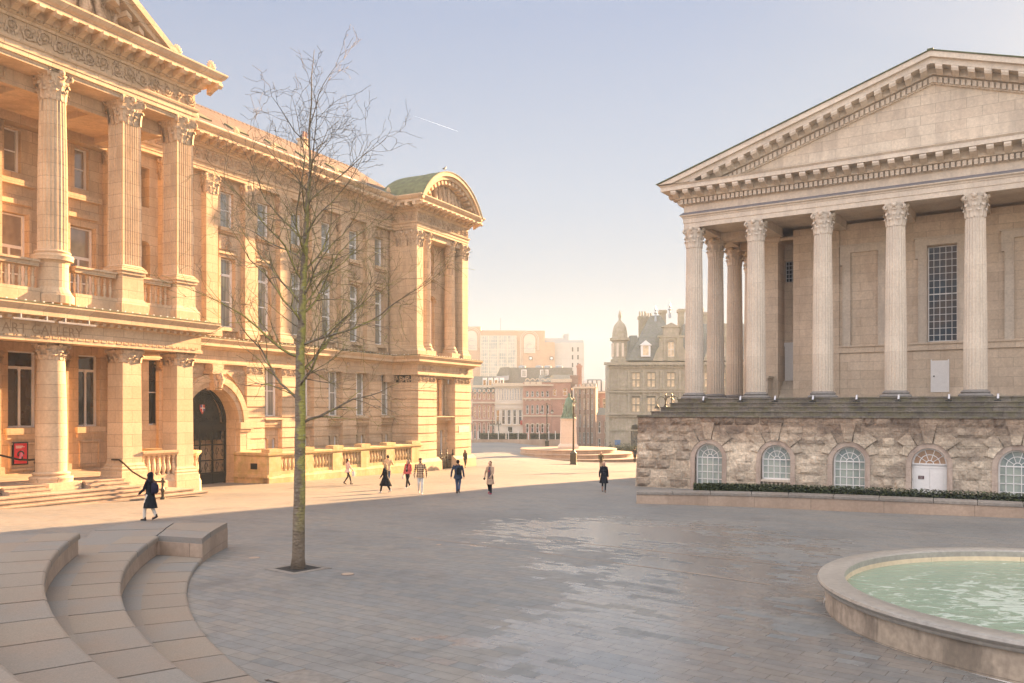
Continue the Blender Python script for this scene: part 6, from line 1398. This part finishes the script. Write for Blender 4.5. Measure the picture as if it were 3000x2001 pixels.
for px, w_, zt, pots in ((1891, .75, 910, 3), (1909, .7, 915, 3), (1952, .6, 893, 0), (2008, .6, 890, 0), (2085, 1.0, 900, 2)):
    b = B(); b.box(PX(px)-w_, PX(px)+w_, 7.2, 9.2, PZ_(1020), PZ_(zt)-.5); b.box(PX(px)-w_-.2, PX(px)+w_+.2, 7.0, 9.4, PZ_(zt)-.9, PZ_(zt)-.3); c_ = sub('chimney', b, M_post, o)
    for i in range(pots): sub('chimney_pot', B().lathe([(.22, 0), (.18, 1.0)], 7, c=(PX(px)-w_+.2+i*(2*w_-.4)/max(1, pots-1), 8.2), z0=PZ_(zt)-.3), M_post, c_)
for px, w_, z0_, z1_ in ((1891, .75, 1045, 1012),):
    d = sub('dormer', B().box(PX(px)-w_-.2, PX(px)+w_+.2, .1, 4, PZ_(z0_), PZ_(z1_)).poly([(PX(px)-w_-.5, PZ_(z1_)), (PX(px)+w_+.5, PZ_(z1_)), (PX(px), PZ_(z1_)+1.0)], 'y', -.1, 4), M_white, o); sub('pane', B().box(PX(px)-w_+.2, PX(px)+w_-.2, .05, .1, PZ_(z0_)+.3, PZ_(z1_)-.1), G_reflect, d)
for px in (1964, 2110):
    x = PX(px); b = B(); b.wall(x-2.3, x+2.3, PZ_(1058), PZ_(988), -.3, .6, [(x-.65, x+.65, PZ_(1046), PZ_(1000))]); b.box(x-2.6, x+2.6, -.5, .8, PZ_(990), PZ_(984)); b.box(x-1.5, x+1.5, -.3, 1.2, PZ_(984), PZ_(958)); b.poly([(x-1.9, PZ_(960)), (x+1.9, PZ_(960)), (x, PZ_(947))], 'y', -.5, 1.2); b.archring(x, PZ_(1005), .7, .95, -.5, -.2, 12); b.archfill(x, .65, PZ_(1000)-.65, PZ_(1000), -.3, .6, 8)
    for sg in (-1, 1): b.box(x+sg*1.3-.2, x+sg*1.3+.2, -.55, -.2, PZ_(1056), PZ_(990)); b.poly([(x+sg*2.3, PZ_(1058)), (x+sg*3.6, PZ_(1058)), (x+sg*2.9, PZ_(1030)), (x+sg*2.3, PZ_(1015))], 'y', -.2, .4)
    g_ = sub('gable_dormer', b, M_post, o); f = sub('window', grid(1.3, 3.0, 2, 2, None, .05, .08), M_white, g_, loc=(x-.65, .0, PZ_(1046))); sub('pane', B().box(.04, 1.26, .04, .06, .04, 2.96), G_reflect, f)
for x, z in ((PX(1925), PZ_(915)), (PX(1967), PZ_(905))): sub('finial', B().lathe([(.3, -1.5), (.2, 0), (.35, .3), (.12, .6), (.25, .9), (.03, 1.8)], 8, c=(x, 4), z0=z), MATS['grey_lead'], o)
tag(ob('blue_sign', B().box(-.55, .55, -.1, 0, 0, 1.0).box(-.45, .45, -.12, -.1, .2, .5).mesh('blue_sign', plain('sign_blue', (.05, .14, .30), .4))), 'small blue sign board at the foot of the ornate office block', 'sign').location = (gx(1809, 168), 168, gzz(1304, 168))
# shrubs beyond the round steps
b = B(); leaves(b, 2500, lambda r: (r.gauss(0, 1.6), r.gauss(0, .6), abs(r.gauss(0, .5))), .14, random.Random(8)); o = thing('shrub', 'dark green shrub at the far end of the round steps', 'shrub', (17.2, 128, -3.1)); sub('foliage', b, M_hedge, o); sub('stem', B().tube([(0, 0, -.2), (0, 0, .6)], .05, 5), M_dark, o)
# pigeon
X, Y = mpt(25.0, -3.5); pg = thing('pigeon', 'small grey pigeon perched on top of the arched pediment', 'bird', (X, Y, 24.32), AM)
b = B(); b.tube([(-.35, 0, .06), (-.18, 0, .12), (0, 0, .17), (.14, 0, .25), (.19, 0, .34), (.24, 0, .37), (.31, 0, .36)], [.03, .07, .10, .085, .05, .045, .01], 8).tube([(0, .03, 0), (0, .03, .12)], .012, 4).tube([(.02, -.03, 0), (.02, -.03, .12)], .012, 4); sub('body', b, plain('feather_grey', (.07, .075, .085), .6), pg, True)
# contrail
sky_y = 6000; b = B()
def sp_(px, py, Y=6000): return ((px-1500)/2520*Y, Y, CZ-(py-1203)/2520*Y)
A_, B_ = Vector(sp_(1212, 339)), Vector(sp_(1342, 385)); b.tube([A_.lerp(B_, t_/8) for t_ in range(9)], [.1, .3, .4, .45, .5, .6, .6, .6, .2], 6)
m_, t, p = newmat('vapour'); p.inputs['Base Color'].default_value = (1, 1, 1, 1); p.inputs['Roughness'].default_value = 1; p.inputs['Emission Color'].default_value = (1, .97, .95, 1); p.inputs['Emission Strength'].default_value = .02  # faint glow added in place of sunlight on the vapour
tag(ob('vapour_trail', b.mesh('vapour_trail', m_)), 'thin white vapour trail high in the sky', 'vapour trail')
# ================================================================ PEOPLE
def cap_(b, a, c, ra, rc, n=10):
    a, c = Vector(a), Vector(c); d = (c-a).normalized()
    P = [a-d*ra*.95, a-d*ra*.6, a, c, c+d*rc*.6, c+d*rc*.95]; b.tube(P, [ra*.25, ra*.8, ra, rc, rc*.8, rc*.25], n)
def rings(b, R, n=18):
    """closed loft of elliptical rings (cx, cy, z, rx, ry)"""
    vs = [(cx+rx*cos(2*pi*i/n), cy+ry*sin(2*pi*i/n), z) for cx, cy, z, rx, ry in R for i in range(n)]
    b.add(vs, [(j*n+i, j*n+(i+1) % n, (j+1)*n+(i+1) % n, (j+1)*n+i) for j in range(len(R)-1) for i in range(n)]+[tuple(range(n))[::-1], tuple(range((len(R)-1)*n, len(R)*n))])
def remesh(b, name, mat, vox=.014, smooth=3):
    me = b.mesh(name, mat); o = bpy.data.objects.new('t', me); C.objects.link(o)
    m = o.modifiers.new('r', 'REMESH'); m.mode = 'VOXEL'; m.voxel_size = vox; s = o.modifiers.new('s', 'SMOOTH'); s.iterations = smooth; s.factor = .5
    bpy.context.view_layer.update(); dg = bpy.context.evaluated_depsgraph_get(); out = bpy.data.meshes.new_from_object(o.evaluated_get(dg)); bpy.data.objects.remove(o); out.name = name
    out.materials.clear(); out.materials.append(mat); out.shade_smooth(); return out
M_skin = plain('skin', (.50, .29, .20), .55, noise=.05); M_skin2 = plain('skin_tan', (.38, .21, .14), .55, noise=.05)
CL = {}
def cloth(name, col, rough=.85):
    if name not in CL: CL[name] = plain(name, col, rough, noise=.18, ns=9, spec=.2)
    return CL[name]
def person(label, X, Y, h, head, top, bottom, shoes, hair, hairstyle='short', coat=None, hem=.50, stride=.22, arms=((.1, .05), (-.1, .05)), skin=None, open_front=None, extra=None, fem=True, z=None, wide=1.0, flare=1.0, hood=False, scarf=None):
    z = gz(X, Y)+.004 if z is None else z; sk = skin or M_skin
    o = thing('person', label, 'person', (X, Y, z), -radians(head), 'people walking across the square')
    H = h; sw = (.104 if fem else .120)*H*wide; hw = .052*H
    hipz = .52*H; neck = .845*H
    legs = []
    for sg, st in ((-1, stride), (1, -stride)):
        ank = Vector((sg*hw*.75, st*H*.85, .045*H+(.05*H if st < 0 else 0))); hip = Vector((sg*hw, 0, hipz)); kn = (hip+ank)/2+Vector((0, .035*H+(.03*H if st < 0 else 0), .01*H)); legs.append((sg, st, hip, kn, ank))
    armp = []
    for sg, (fw, out) in zip((-1, 1), arms):
        sh = Vector((sg*sw*.92, -.005*H, .815*H)); el = sh+Vector((sg*(.008+out*.4)*H, fw*.22*H-.01*H, -.165*H)); bend = max(0, fw)
        wr = el+(Vector((sg*out*.15*H-sg*bend*.10*H, (.03+fw*.33)*H, -(.148-bend*.16)*H)) if fw < .6 else Vector((-sg*.05*H, .07*H, .12*H))); armp.append((sg, sh, el, wr))
    b = B()
    rings(b, [(0, 0, hipz-.05*H, hw*1.3, .052*H), (0, 0, hipz, .095*H*wide, .065*H*wide), (0, 0, .60*H, .078*H*wide, .055*H*wide), (0, 0, .70*H, .088*H*wide, .062*H*wide), (0, 0, .78*H, sw*.92, .06*H), (0, 0, .82*H, sw*.75, .045*H), (0, .0, .845*H, .035*H, .035*H)])
    cap_(b, (0, -.005*H, .83*H), (0, .008*H, .885*H), .030*H, .028*H)
    b.ball((0, .012*H, .935*H), (.046*H, .056*H, .064*H), 14, 12); cap_(b, (0, .035*H, .895*H), (0, .03*H, .905*H), .026*H, .03*H); b.ball((0, .069*H, .928*H), (.008*H, .013*H, .016*H), 6, 5)
    for sg in (-1, 1): b.ball((sg*.047*H, .008*H, .93*H), (.007*H, .012*H, .018*H), 6, 5)
    for sg, st, hip, kn, ank in legs:
        cap_(b, hip, kn, .048*H*wide, .031*H); cap_(b, kn, ank, .031*H, .021*H); cap_(b, ank+Vector((0, -.02*H, -.022*H)), ank+Vector((0, .075*H, -.03*H)), .018*H, .014*H)
    for sg, sh, el, wr in armp:
        cap_(b, sh, el, .027*H, .021*H); cap_(b, el, wr, .021*H, .014*H); d = (wr-el).normalized(); s = d.cross(Vector((1, 0, 0))).normalized()
        palm = wr+d*.035*H; cap_(b, wr+d*.01*H, palm, .014*H, .016*H)
        for i, (q, l) in enumerate(((-1.5, .038), (-.5, .044), (.5, .041), (1.5, .031))):
            p0 = palm+s*q*.0095*H+d*.01*H; p1 = p0+d*l*H*.55+Vector((-sg*.004*H, 0, 0)); p2 = p1+d*l*H*.4+Vector((-sg*.012*H, 0, 0)); b.tube([p0, p1, p2], [.0065*H, .006*H, .0045*H], 5)
        t0 = wr+d*.015*H+s*.012*H; b.tube([t0, t0+s*.02*H+d*.012*H, t0+s*.024*H+d*.032*H], [.0075*H, .0065*H, .005*H], 5)
    sub('body', remesh(b, 'body', sk, .0085*H/1.7, 2), None, o)
    for sg in (-1, 1): sub('eye', B().ball((sg*.018*H, .062*H, .94*H), .0058*H, 6, 5), M_black, o)
    sub('mouth', B().box(-.012*H, .012*H, .057*H, .0655*H, .904*H, .908*H), plain('lip', (.28, .09, .08), .5) if 'lip' not in MATS else MATS['lip'], o)
    if bottom is not None:                            # trousers, skirt or tights
        b = B(); rings(b, [(0, 0, hipz-.06*H, hw*1.5, .06*H), (0, 0, hipz, .103*H*wide, .073*H*wide), (0, 0, .60*H, .085*H*wide, .062*H*wide)])
        tight = bottom.name.startswith('tights'); k = .9 if tight else 1.0
        for sg, st, hip, kn, ank in legs: cap_(b, hip, kn, .054*H*wide*k, .039*H*k); cap_(b, kn, ank+Vector((0, 0, .012*H)), .039*H*k, (.033 if not tight else .023)*H)
        sub('trousers', remesh(b, 'trousers', bottom, .013), None, o)
    if shoes is not None:
        for sg, st, hip, kn, ank in legs:
            b = B(); tl = -.5 if st < 0 else .0
            cap_(b, ank+Vector((0, -.028*H, -.026*H+(.012*H if st < 0 else 0))), ank+Vector((0, .078*H, -.033*H-(.03*H if st < 0 else 0))), .023*H, .019*H); cap_(b, ank+Vector((0, -.01*H, 0)), ank+Vector((0, -.01*H, .02*H)), .026*H, .027*H)
            sub('shoe', remesh(b, 'shoe', shoes, .009, 1), None, o)
    def sleeves(b, e):
        for sg, sh, el, wr in armp: cap_(b, sh, el, (.028+e)*H, (.025+e)*H); cap_(b, el, el.lerp(wr, .93), (.025+e)*H, (.021+e)*H)
    base = coat or top; b = B(); lower = hem*H
    R = [(0, 0, .60*H, .092*H*wide, .068*H*wide), (0, 0, .70*H, .100*H*wide, .074*H*wide), (0, 0, .78*H, sw*.98, .066*H), (0, 0, .818*H, sw*.78, .052*H), (0, 0, .85*H, .045*H, .045*H)]
    low = []; n = 5; zt = .60*H
    for i in range(n):
        t_ = i/n; zz = lower+(zt-lower)*t_; f_ = (1-t_); low.append((.0, -.01*H*f_*flare, zz, (.092+.030*f_*flare)*H*wide, (.068+(.035*f_+.35*abs(stride)*f_*(1 if hem < .4 else .4))*flare)*H*wide))
    rings(b, low+R, 20); sleeves(b, .004)
    v0 = len(b.v); me = remesh(b, 'coat' if coat else 'jacket', base, .012, 2)
    r_ = random.Random(int(X*100)); ph = r_.random()*6
    for v in me.vertices:                             # soft folds in the cloth, stronger towards the hem
        k = max(0, (.72*H-v.co.z))/H; a = atan2(v.co.y, v.co.x); s = 1+.09*k*sin(7*a+ph)+.04*k*sin(13*a+ph*2)+.012*sin(v.co.z*38+a*2)
        if v.co.x**2+v.co.y**2 < (.2*H)**2: v.co.x *= s; v.co.y *= s
    sub('coat' if coat else 'jacket', me, None, o)
    if coat:                                          # collar and lapels
        b = B(); b.tube([(-.05*H, .055*H, .76*H), (-.055*H, .035*H, .84*H), (-.03*H, -.035*H, .865*H), (.03*H, -.035*H, .865*H), (.055*H, .035*H, .84*H), (.05*H, .055*H, .76*H)], [.012*H]*6, 6); sub('collar', b, coat, o, True)
    if open_front is not None:
        b = B(); rings(b, [(0, .045*H, max(lower, .47*H), .045*H, .048*H), (0, .052*H, .62*H, .046*H, .040*H), (0, .04*H, .74*H, .05*H, .045*H), (0, .028*H, .835*H, .034*H, .034*H)]); sub('shirt', remesh(b, 'shirt', open_front, .012), None, o)
    # hair
    b = B(); hc = (0, -.002*H, .945*H)
    if hairstyle == 'none': pass
    else:
        b.ball((0, -.006*H, .945*H), (.053*H, .060*H, .064*H), 14, 12)
        if hairstyle == 'long':
            for sg in (-1, 1): cap_(b, (sg*.042*H, -.0*H, .93*H), (sg*.052*H, .02*H, .80*H), .019*H, .014*H)
            rings(b, [(0, -.045*H, .76*H, .04*H, .014*H), (0, -.05*H, .82*H, .055*H, .02*H), (0, -.04*H, .88*H, .052*H, .028*H), (0, -.02*H, .95*H, .048*H, .04*H)])
        if hairstyle == 'bun': b.ball((0, -.055*H, .985*H), .026*H, 8, 6); cap_(b, (0, -.05*H, .9*H), (0, -.055*H, .83*H), .028*H, .016*H)
        if hairstyle == 'shoulder': rings(b, [(0, -.03*H, .845*H, .052*H, .03*H), (0, -.03*H, .9*H, .056*H, .04*H), (0, -.01*H, .95*H, .052*H, .05*H)])
        if hairstyle == 'cap': rings(b, [(0, .0, .965*H, .055*H, .062*H), (0, 0, .99*H, .052*H, .06*H), (0, 0, 1.005*H, .03*H, .035*H)]); b.ball((0, .06*H, .968*H), (.035*H, .035*H, .008*H), 10, 6)
        me = remesh(b, 'hair', hair, .010, 2)
        if hairstyle not in ('hijab',):               # keep the face clear
            for v in me.vertices:
                if v.co.y > .035*H and v.co.z < .965*H and abs(v.co.x) < .042*H: v.co.y = .02*H
        sub('hair' if hairstyle not in ('hijab', 'cap') else 'headwear', me, None, o)
    if hood:
        b = B(); rings(b, [(0, -.02*H, .80*H, .085*H, .062*H), (0, -.012*H, .86*H, .062*H, .062*H), (0, -.008*H, .90*H, .058*H, .066*H), (0, -.008*H, .955*H, .058*H, .07*H), (0, -.015*H, .99*H, .045*H, .055*H), (0, -.02*H, 1.005*H, .02*H, .03*H)]); me = remesh(b, 'headscarf', hair, .010, 2)
        for v in me.vertices:
            if v.co.y > .03*H and .885*H < v.co.z < .975*H and abs(v.co.x) < .04*H: v.co.y = .03*H
        sub('headscarf', me, None, o)
    if scarf: sub('scarf', B().tube([(.045*H*cos(a), .02*H+.05*H*sin(a), .85*H) for a in [2*pi*i/14 for i in range(15)]], .022*H, 7), scarf, o, True)
    if extra: extra(o, H, armp)
    return o
def bag_back(col, dx=0, s=1.0):
    def f(o, H, A):
        b = B(); rings(b, [(dx*H, -.11*H, .56*H, .060*H*s, .035*H*s), (dx*H, -.125*H, .60*H, .078*H*s, .05*H*s), (dx*H, -.12*H, .72*H, .078*H*s, .05*H*s), (dx*H, -.105*H, .79*H, .055*H*s, .03*H*s)]); bo = sub('backpack', remesh(b, 'backpack', col, .012), None, o)
        sub('strap', B().tube([(-.06*H, -.08*H, .80*H), (-.065*H, .0, .845*H), (-.06*H, .07*H, .77*H), (-.085*H, .03*H, .64*H)], .011*H, 5).tube([(.06*H, -.08*H, .80*H), (.065*H, .0, .845*H), (.06*H, .07*H, .77*H), (.085*H, .03*H, .64*H)], .011*H, 5), col, bo)
    return f
def held_bag(col, side=1, w=.10, hh=.14, drop=.05, name='handbag'):
    def f(o, H, A):
        wr = A[0 if side < 0 else 1][3]; c = wr+Vector((side*.015*H, .01*H, -.06*H)); b = B(); rings(b, [(c.x, c.y, c.z-(drop+hh)*H, w*.28*H, w*.55*H), (c.x, c.y, c.z-(drop+hh*.6)*H, w*.34*H, w*.62*H), (c.x, c.y, c.z-drop*H, w*.22*H, w*.58*H)], 14); bo = sub(name, b, col, o, radians(40))
        sub('handle', B().tube([(c.x, c.y-w*.4*H, c.z-drop*H), (c.x, c.y-w*.15*H, c.z+.02*H), (c.x, c.y+w*.15*H, c.z+.02*H), (c.x, c.y+w*.4*H, c.z-drop*H)], .006*H, 5), col, bo)
    return f
def both(*fs):
    def f(o, H, A):
        for g_ in fs: g_(o, H, A)
    return f
blk = cloth('black_cloth', (.012, .012, .014)); wht = cloth('white_cloth', (.62, .58, .54)); brownh = cloth('brown_hair', (.05, .025, .015), .6); blond = cloth('blonde_hair', (.36, .23, .12), .6)
tgt = cloth('tights_black', (.012, .012, .014)); shoew = cloth('white_shoe', (.6, .58, .55)); shoek = cloth('dark_shoe', (.03, .022, .02), .5)
def buttons(o, H, A):
    b = B()
    for sg in (-1, 1):
        for z_ in (.60, .66, .73): b.ball((sg*.03*H, .082*H, z_*H), .006*H, 6, 4)
    sub('button', b, MATS['aluminium'], o); sub('belt', B().tube([(.103*H*cos(a), .082*H*sin(a), .625*H) for a in [2*pi*i/20 for i in range(21)]], .011*H, 6), blk, o)
person('hooded woman in long black coat and white trousers with backpack, nearest the seating steps', -12.75, 30.3, 1.70, -72, blk, cloth('cream_trousers', (.62, .55, .47)), shoek, blk, 'none', coat=blk, hem=.26, stride=.13, arms=((.32, .05), (.30, .05)), hood=True, extra=bag_back(cloth('navy_bag', (.02, .016, .03)), 0, 1.15))
person('woman in a pale pink jacket with black leggings beside the balustrade, walking right', -10.5, 55.0, 1.66, 48, cloth('pale_pink_coat', (.60, .43, .36)), tgt, shoek, brownh, 'bun', coat=cloth('pale_pink_coat', (.60, .43, .36)), hem=.47, stride=.20, arms=((.15, .04), (.28, .05)), extra=held_bag(wht, 1, .12, .2, -.02, 'white_bag'))
person('man in beige coat from behind, hand raised to his face, by the balustrade', -8.1, 56.2, 1.84, 10, cloth('beige_coat', (.52, .36, .22)), cloth('blue_jeans', (.06, .09, .15)), shoek, cloth('dark_hair', (.02, .014, .012), .6), 'short', coat=cloth('beige_coat', (.52, .36, .22)), hem=.44, stride=.08, arms=((.0, .03), (.75, .05)), fem=False)
person('blonde woman in a long flowing black coat and white trainers with a blue tote', -6.75, 45.9, 1.58, -62, blk, blk, shoew, blond, 'long', coat=blk, hem=.24, stride=.20, arms=((.2, .04), (.1, .05)), flare=1.7, open_front=cloth('rust_scarf', (.30, .14, .10)), extra=held_bag(cloth('tote_blue', (.08, .10, .18)), 1, .14, .17, -.04, 'tote_bag'))
person('woman in a dusty red coat over black clothes carrying a white paper bag', -6.1, 50.5, 1.68, -150, blk, blk, shoew, brownh, 'long', coat=cloth('red_coat', (.42, .09, .085)), hem=.50, stride=.17, arms=((.12, .09), (.1, .06)), wide=1.12, open_front=blk, extra=both(held_bag(wht, 1, .09, .13, .0, 'paper_bag'), lambda o, H, A: sub('lanyard_card', B().box(-.012*H, .012*H, .095*H, .1*H, .66*H, .69*H).box(-.002*H, .002*H, .092*H, .098*H, .69*H, .78*H), wht, o)))
mpl, t, p = newmat('plaid_cloth'); tc = N(t, 'ShaderNodeTexCoord'); sp = N(t, 'ShaderNodeSeparateXYZ'); L(t, tc.outputs['Object'], sp.inputs[0])
def stripe(s_, f): return mathn(t, 'GREATER_THAN', mathn(t, 'SINE', mathn(t, 'MULTIPLY', s_, f)), .0)
sA, sB = stripe(sp.outputs[0], 55), stripe(sp.outputs[2], 55); L(t, ramp(t, mathn(t, 'MULTIPLY', mathn(t, 'ADD', sA, sB), .5), [(.2, (.60, .45, .28)), (.5, (.30, .17, .09)), (.9, (.06, .035, .025))], 'CONSTANT'), p.inputs['Base Color']); p.inputs['Roughness'].default_value = .9
person('bearded man in a brown and cream plaid jacket, flat cap and pale grey trousers', -4.78, 44.9, 1.86, 172, mpl, cloth('pale_grey_trousers', (.52, .50, .48)), shoew, cloth('dark_cap', (.03, .03, .03)), 'cap', coat=mpl, hem=.46, stride=.07, arms=((.04, .09), (.06, .09)), fem=False, wide=1.05,
    extra=lambda o, H, A: (sub('beard', remesh((lambda b: (b.ball((0, .045*H, .893*H), (.030*H, .026*H, .024*H), 10, 8), b)[1])(B()), 'beard', brownh, .008), None, o), [sub('glove', B().ball(tuple(A[i][3]+Vector((0, .01, -.05))), (.03, .035, .06), 8, 6), blk, o, True) for i in (0, 1)]))
person('man in a navy coat with tan hood collar and black shoulder bag, walking away', -2.84, 45.2, 1.76, 8, cloth('navy_coat', (.035, .045, .07)), cloth('denim', (.07, .10, .17)), shoek, cloth('dark_hair', (.02, .014, .012), .6), 'short', coat=cloth('navy_coat', (.035, .045, .07)), hem=.44, stride=.06, arms=((-.12, .12), (.0, .08)), fem=False, wide=1.12, scarf=cloth('tan_fur', (.42, .22, .10)), extra=bag_back(blk, .06, 1.0))
person('slim woman in dark fitted clothes walking away past the pavilion corner', -4.28, 78.6, 1.68, 20, cloth('charcoal', (.045, .035, .035)), cloth('tights_charcoal', (.045, .035, .035)), shoek, cloth('auburn_hair', (.16, .08, .04), .6), 'long', hem=.49, stride=.11, arms=((.25, .07), (-.15, .06)), wide=.92)
person('woman in an open tan trench coat, black trousers and magenta trainers', -1.13, 44.4, 1.69, 200, cloth('tan_coat', (.42, .29, .20)), blk, cloth('magenta_shoe', (.35, .03, .09)), brownh, 'bun', coat=cloth('tan_coat', (.42, .29, .20)), hem=.30, stride=.05, arms=((.34, .05), (.05, .12)), open_front=cloth('grey_print_top', (.09, .07, .08)), extra=lambda o, H, A: (sub('camera', B().ball(tuple(A[1][3]+Vector((0, .03, -.07))), (.06, .08, .06), 8, 6), M_black, o), sub('print', B().ball((0, .10*H, .71*H), (.022*H, .008*H, .022*H), 8, 6), cloth('print_red', (.5, .04, .06)), o)))
person('blonde woman in a belted black flared coat, walking towards the viewer', 5.06, 47.4, 1.68, 180, blk, tgt, cloth('black_shoe', (.01, .01, .01), .4), cloth('pale_blonde_hair', (.50, .36, .22), .6), 'shoulder', coat=cloth('black_coat', (.014, .014, .017)), hem=.30, stride=.06, arms=((.06, .06), (.05, .08)), flare=1.8, extra=buttons)
person('man in olive green jacket with a dark chest bag, behind the blonde woman', 8.72, 84.4, 1.66, 178, cloth('olive_jacket', (.12, .10, .05)), cloth('khaki_trousers', (.17, .12, .09)), shoek, brownh, 'short', coat=cloth('olive_jacket', (.12, .10, .05)), hem=.46, stride=.06, arms=((.35, .05), (.3, .05)), fem=False, wide=1.08, extra=lambda o, H, A: sub('chest_bag', B().ball((0, .12*H, .62*H), (.06*H, .04*H, .09*H), 8, 6), blk, o, True))
person('dark-dressed man with a pale scarf walking away beside the podium corner', 14.35, 100.5, 1.80, 10, blk, blk, shoek, cloth('dark_hair', (.02, .014, .012), .6), 'short', coat=blk, hem=.42, stride=.07, arms=((.3, .05), (.3, .05)), fem=False, scarf=cloth('cream_scarf', (.55, .42, .28)))
# ================================================================ HAZE
hz_ = B().box(-410, 410, -65, 410, -8.2, 38)
me = bpy.data.meshes.new('haze'); me.from_pydata(hz_.v, [], hz_.f); mh = bpy.data.materials.new('haze'); mh.use_nodes = True; t = mh.node_tree; t.nodes.clear()
vo_ = N(t, 'ShaderNodeVolumePrincipled'); vo_.inputs['Color'].default_value = (.76, .90, 1.0, 1); vo_.inputs['Density'].default_value = .00065; vo_.inputs['Anisotropy'].default_value = .15; mo_ = N(t, 'ShaderNodeOutputMaterial'); L(t, vo_.outputs[0], mo_.inputs['Volume'])
me.materials.append(mh); ho_ = ob('haze', me); ho_['kind'] = 'stuff'
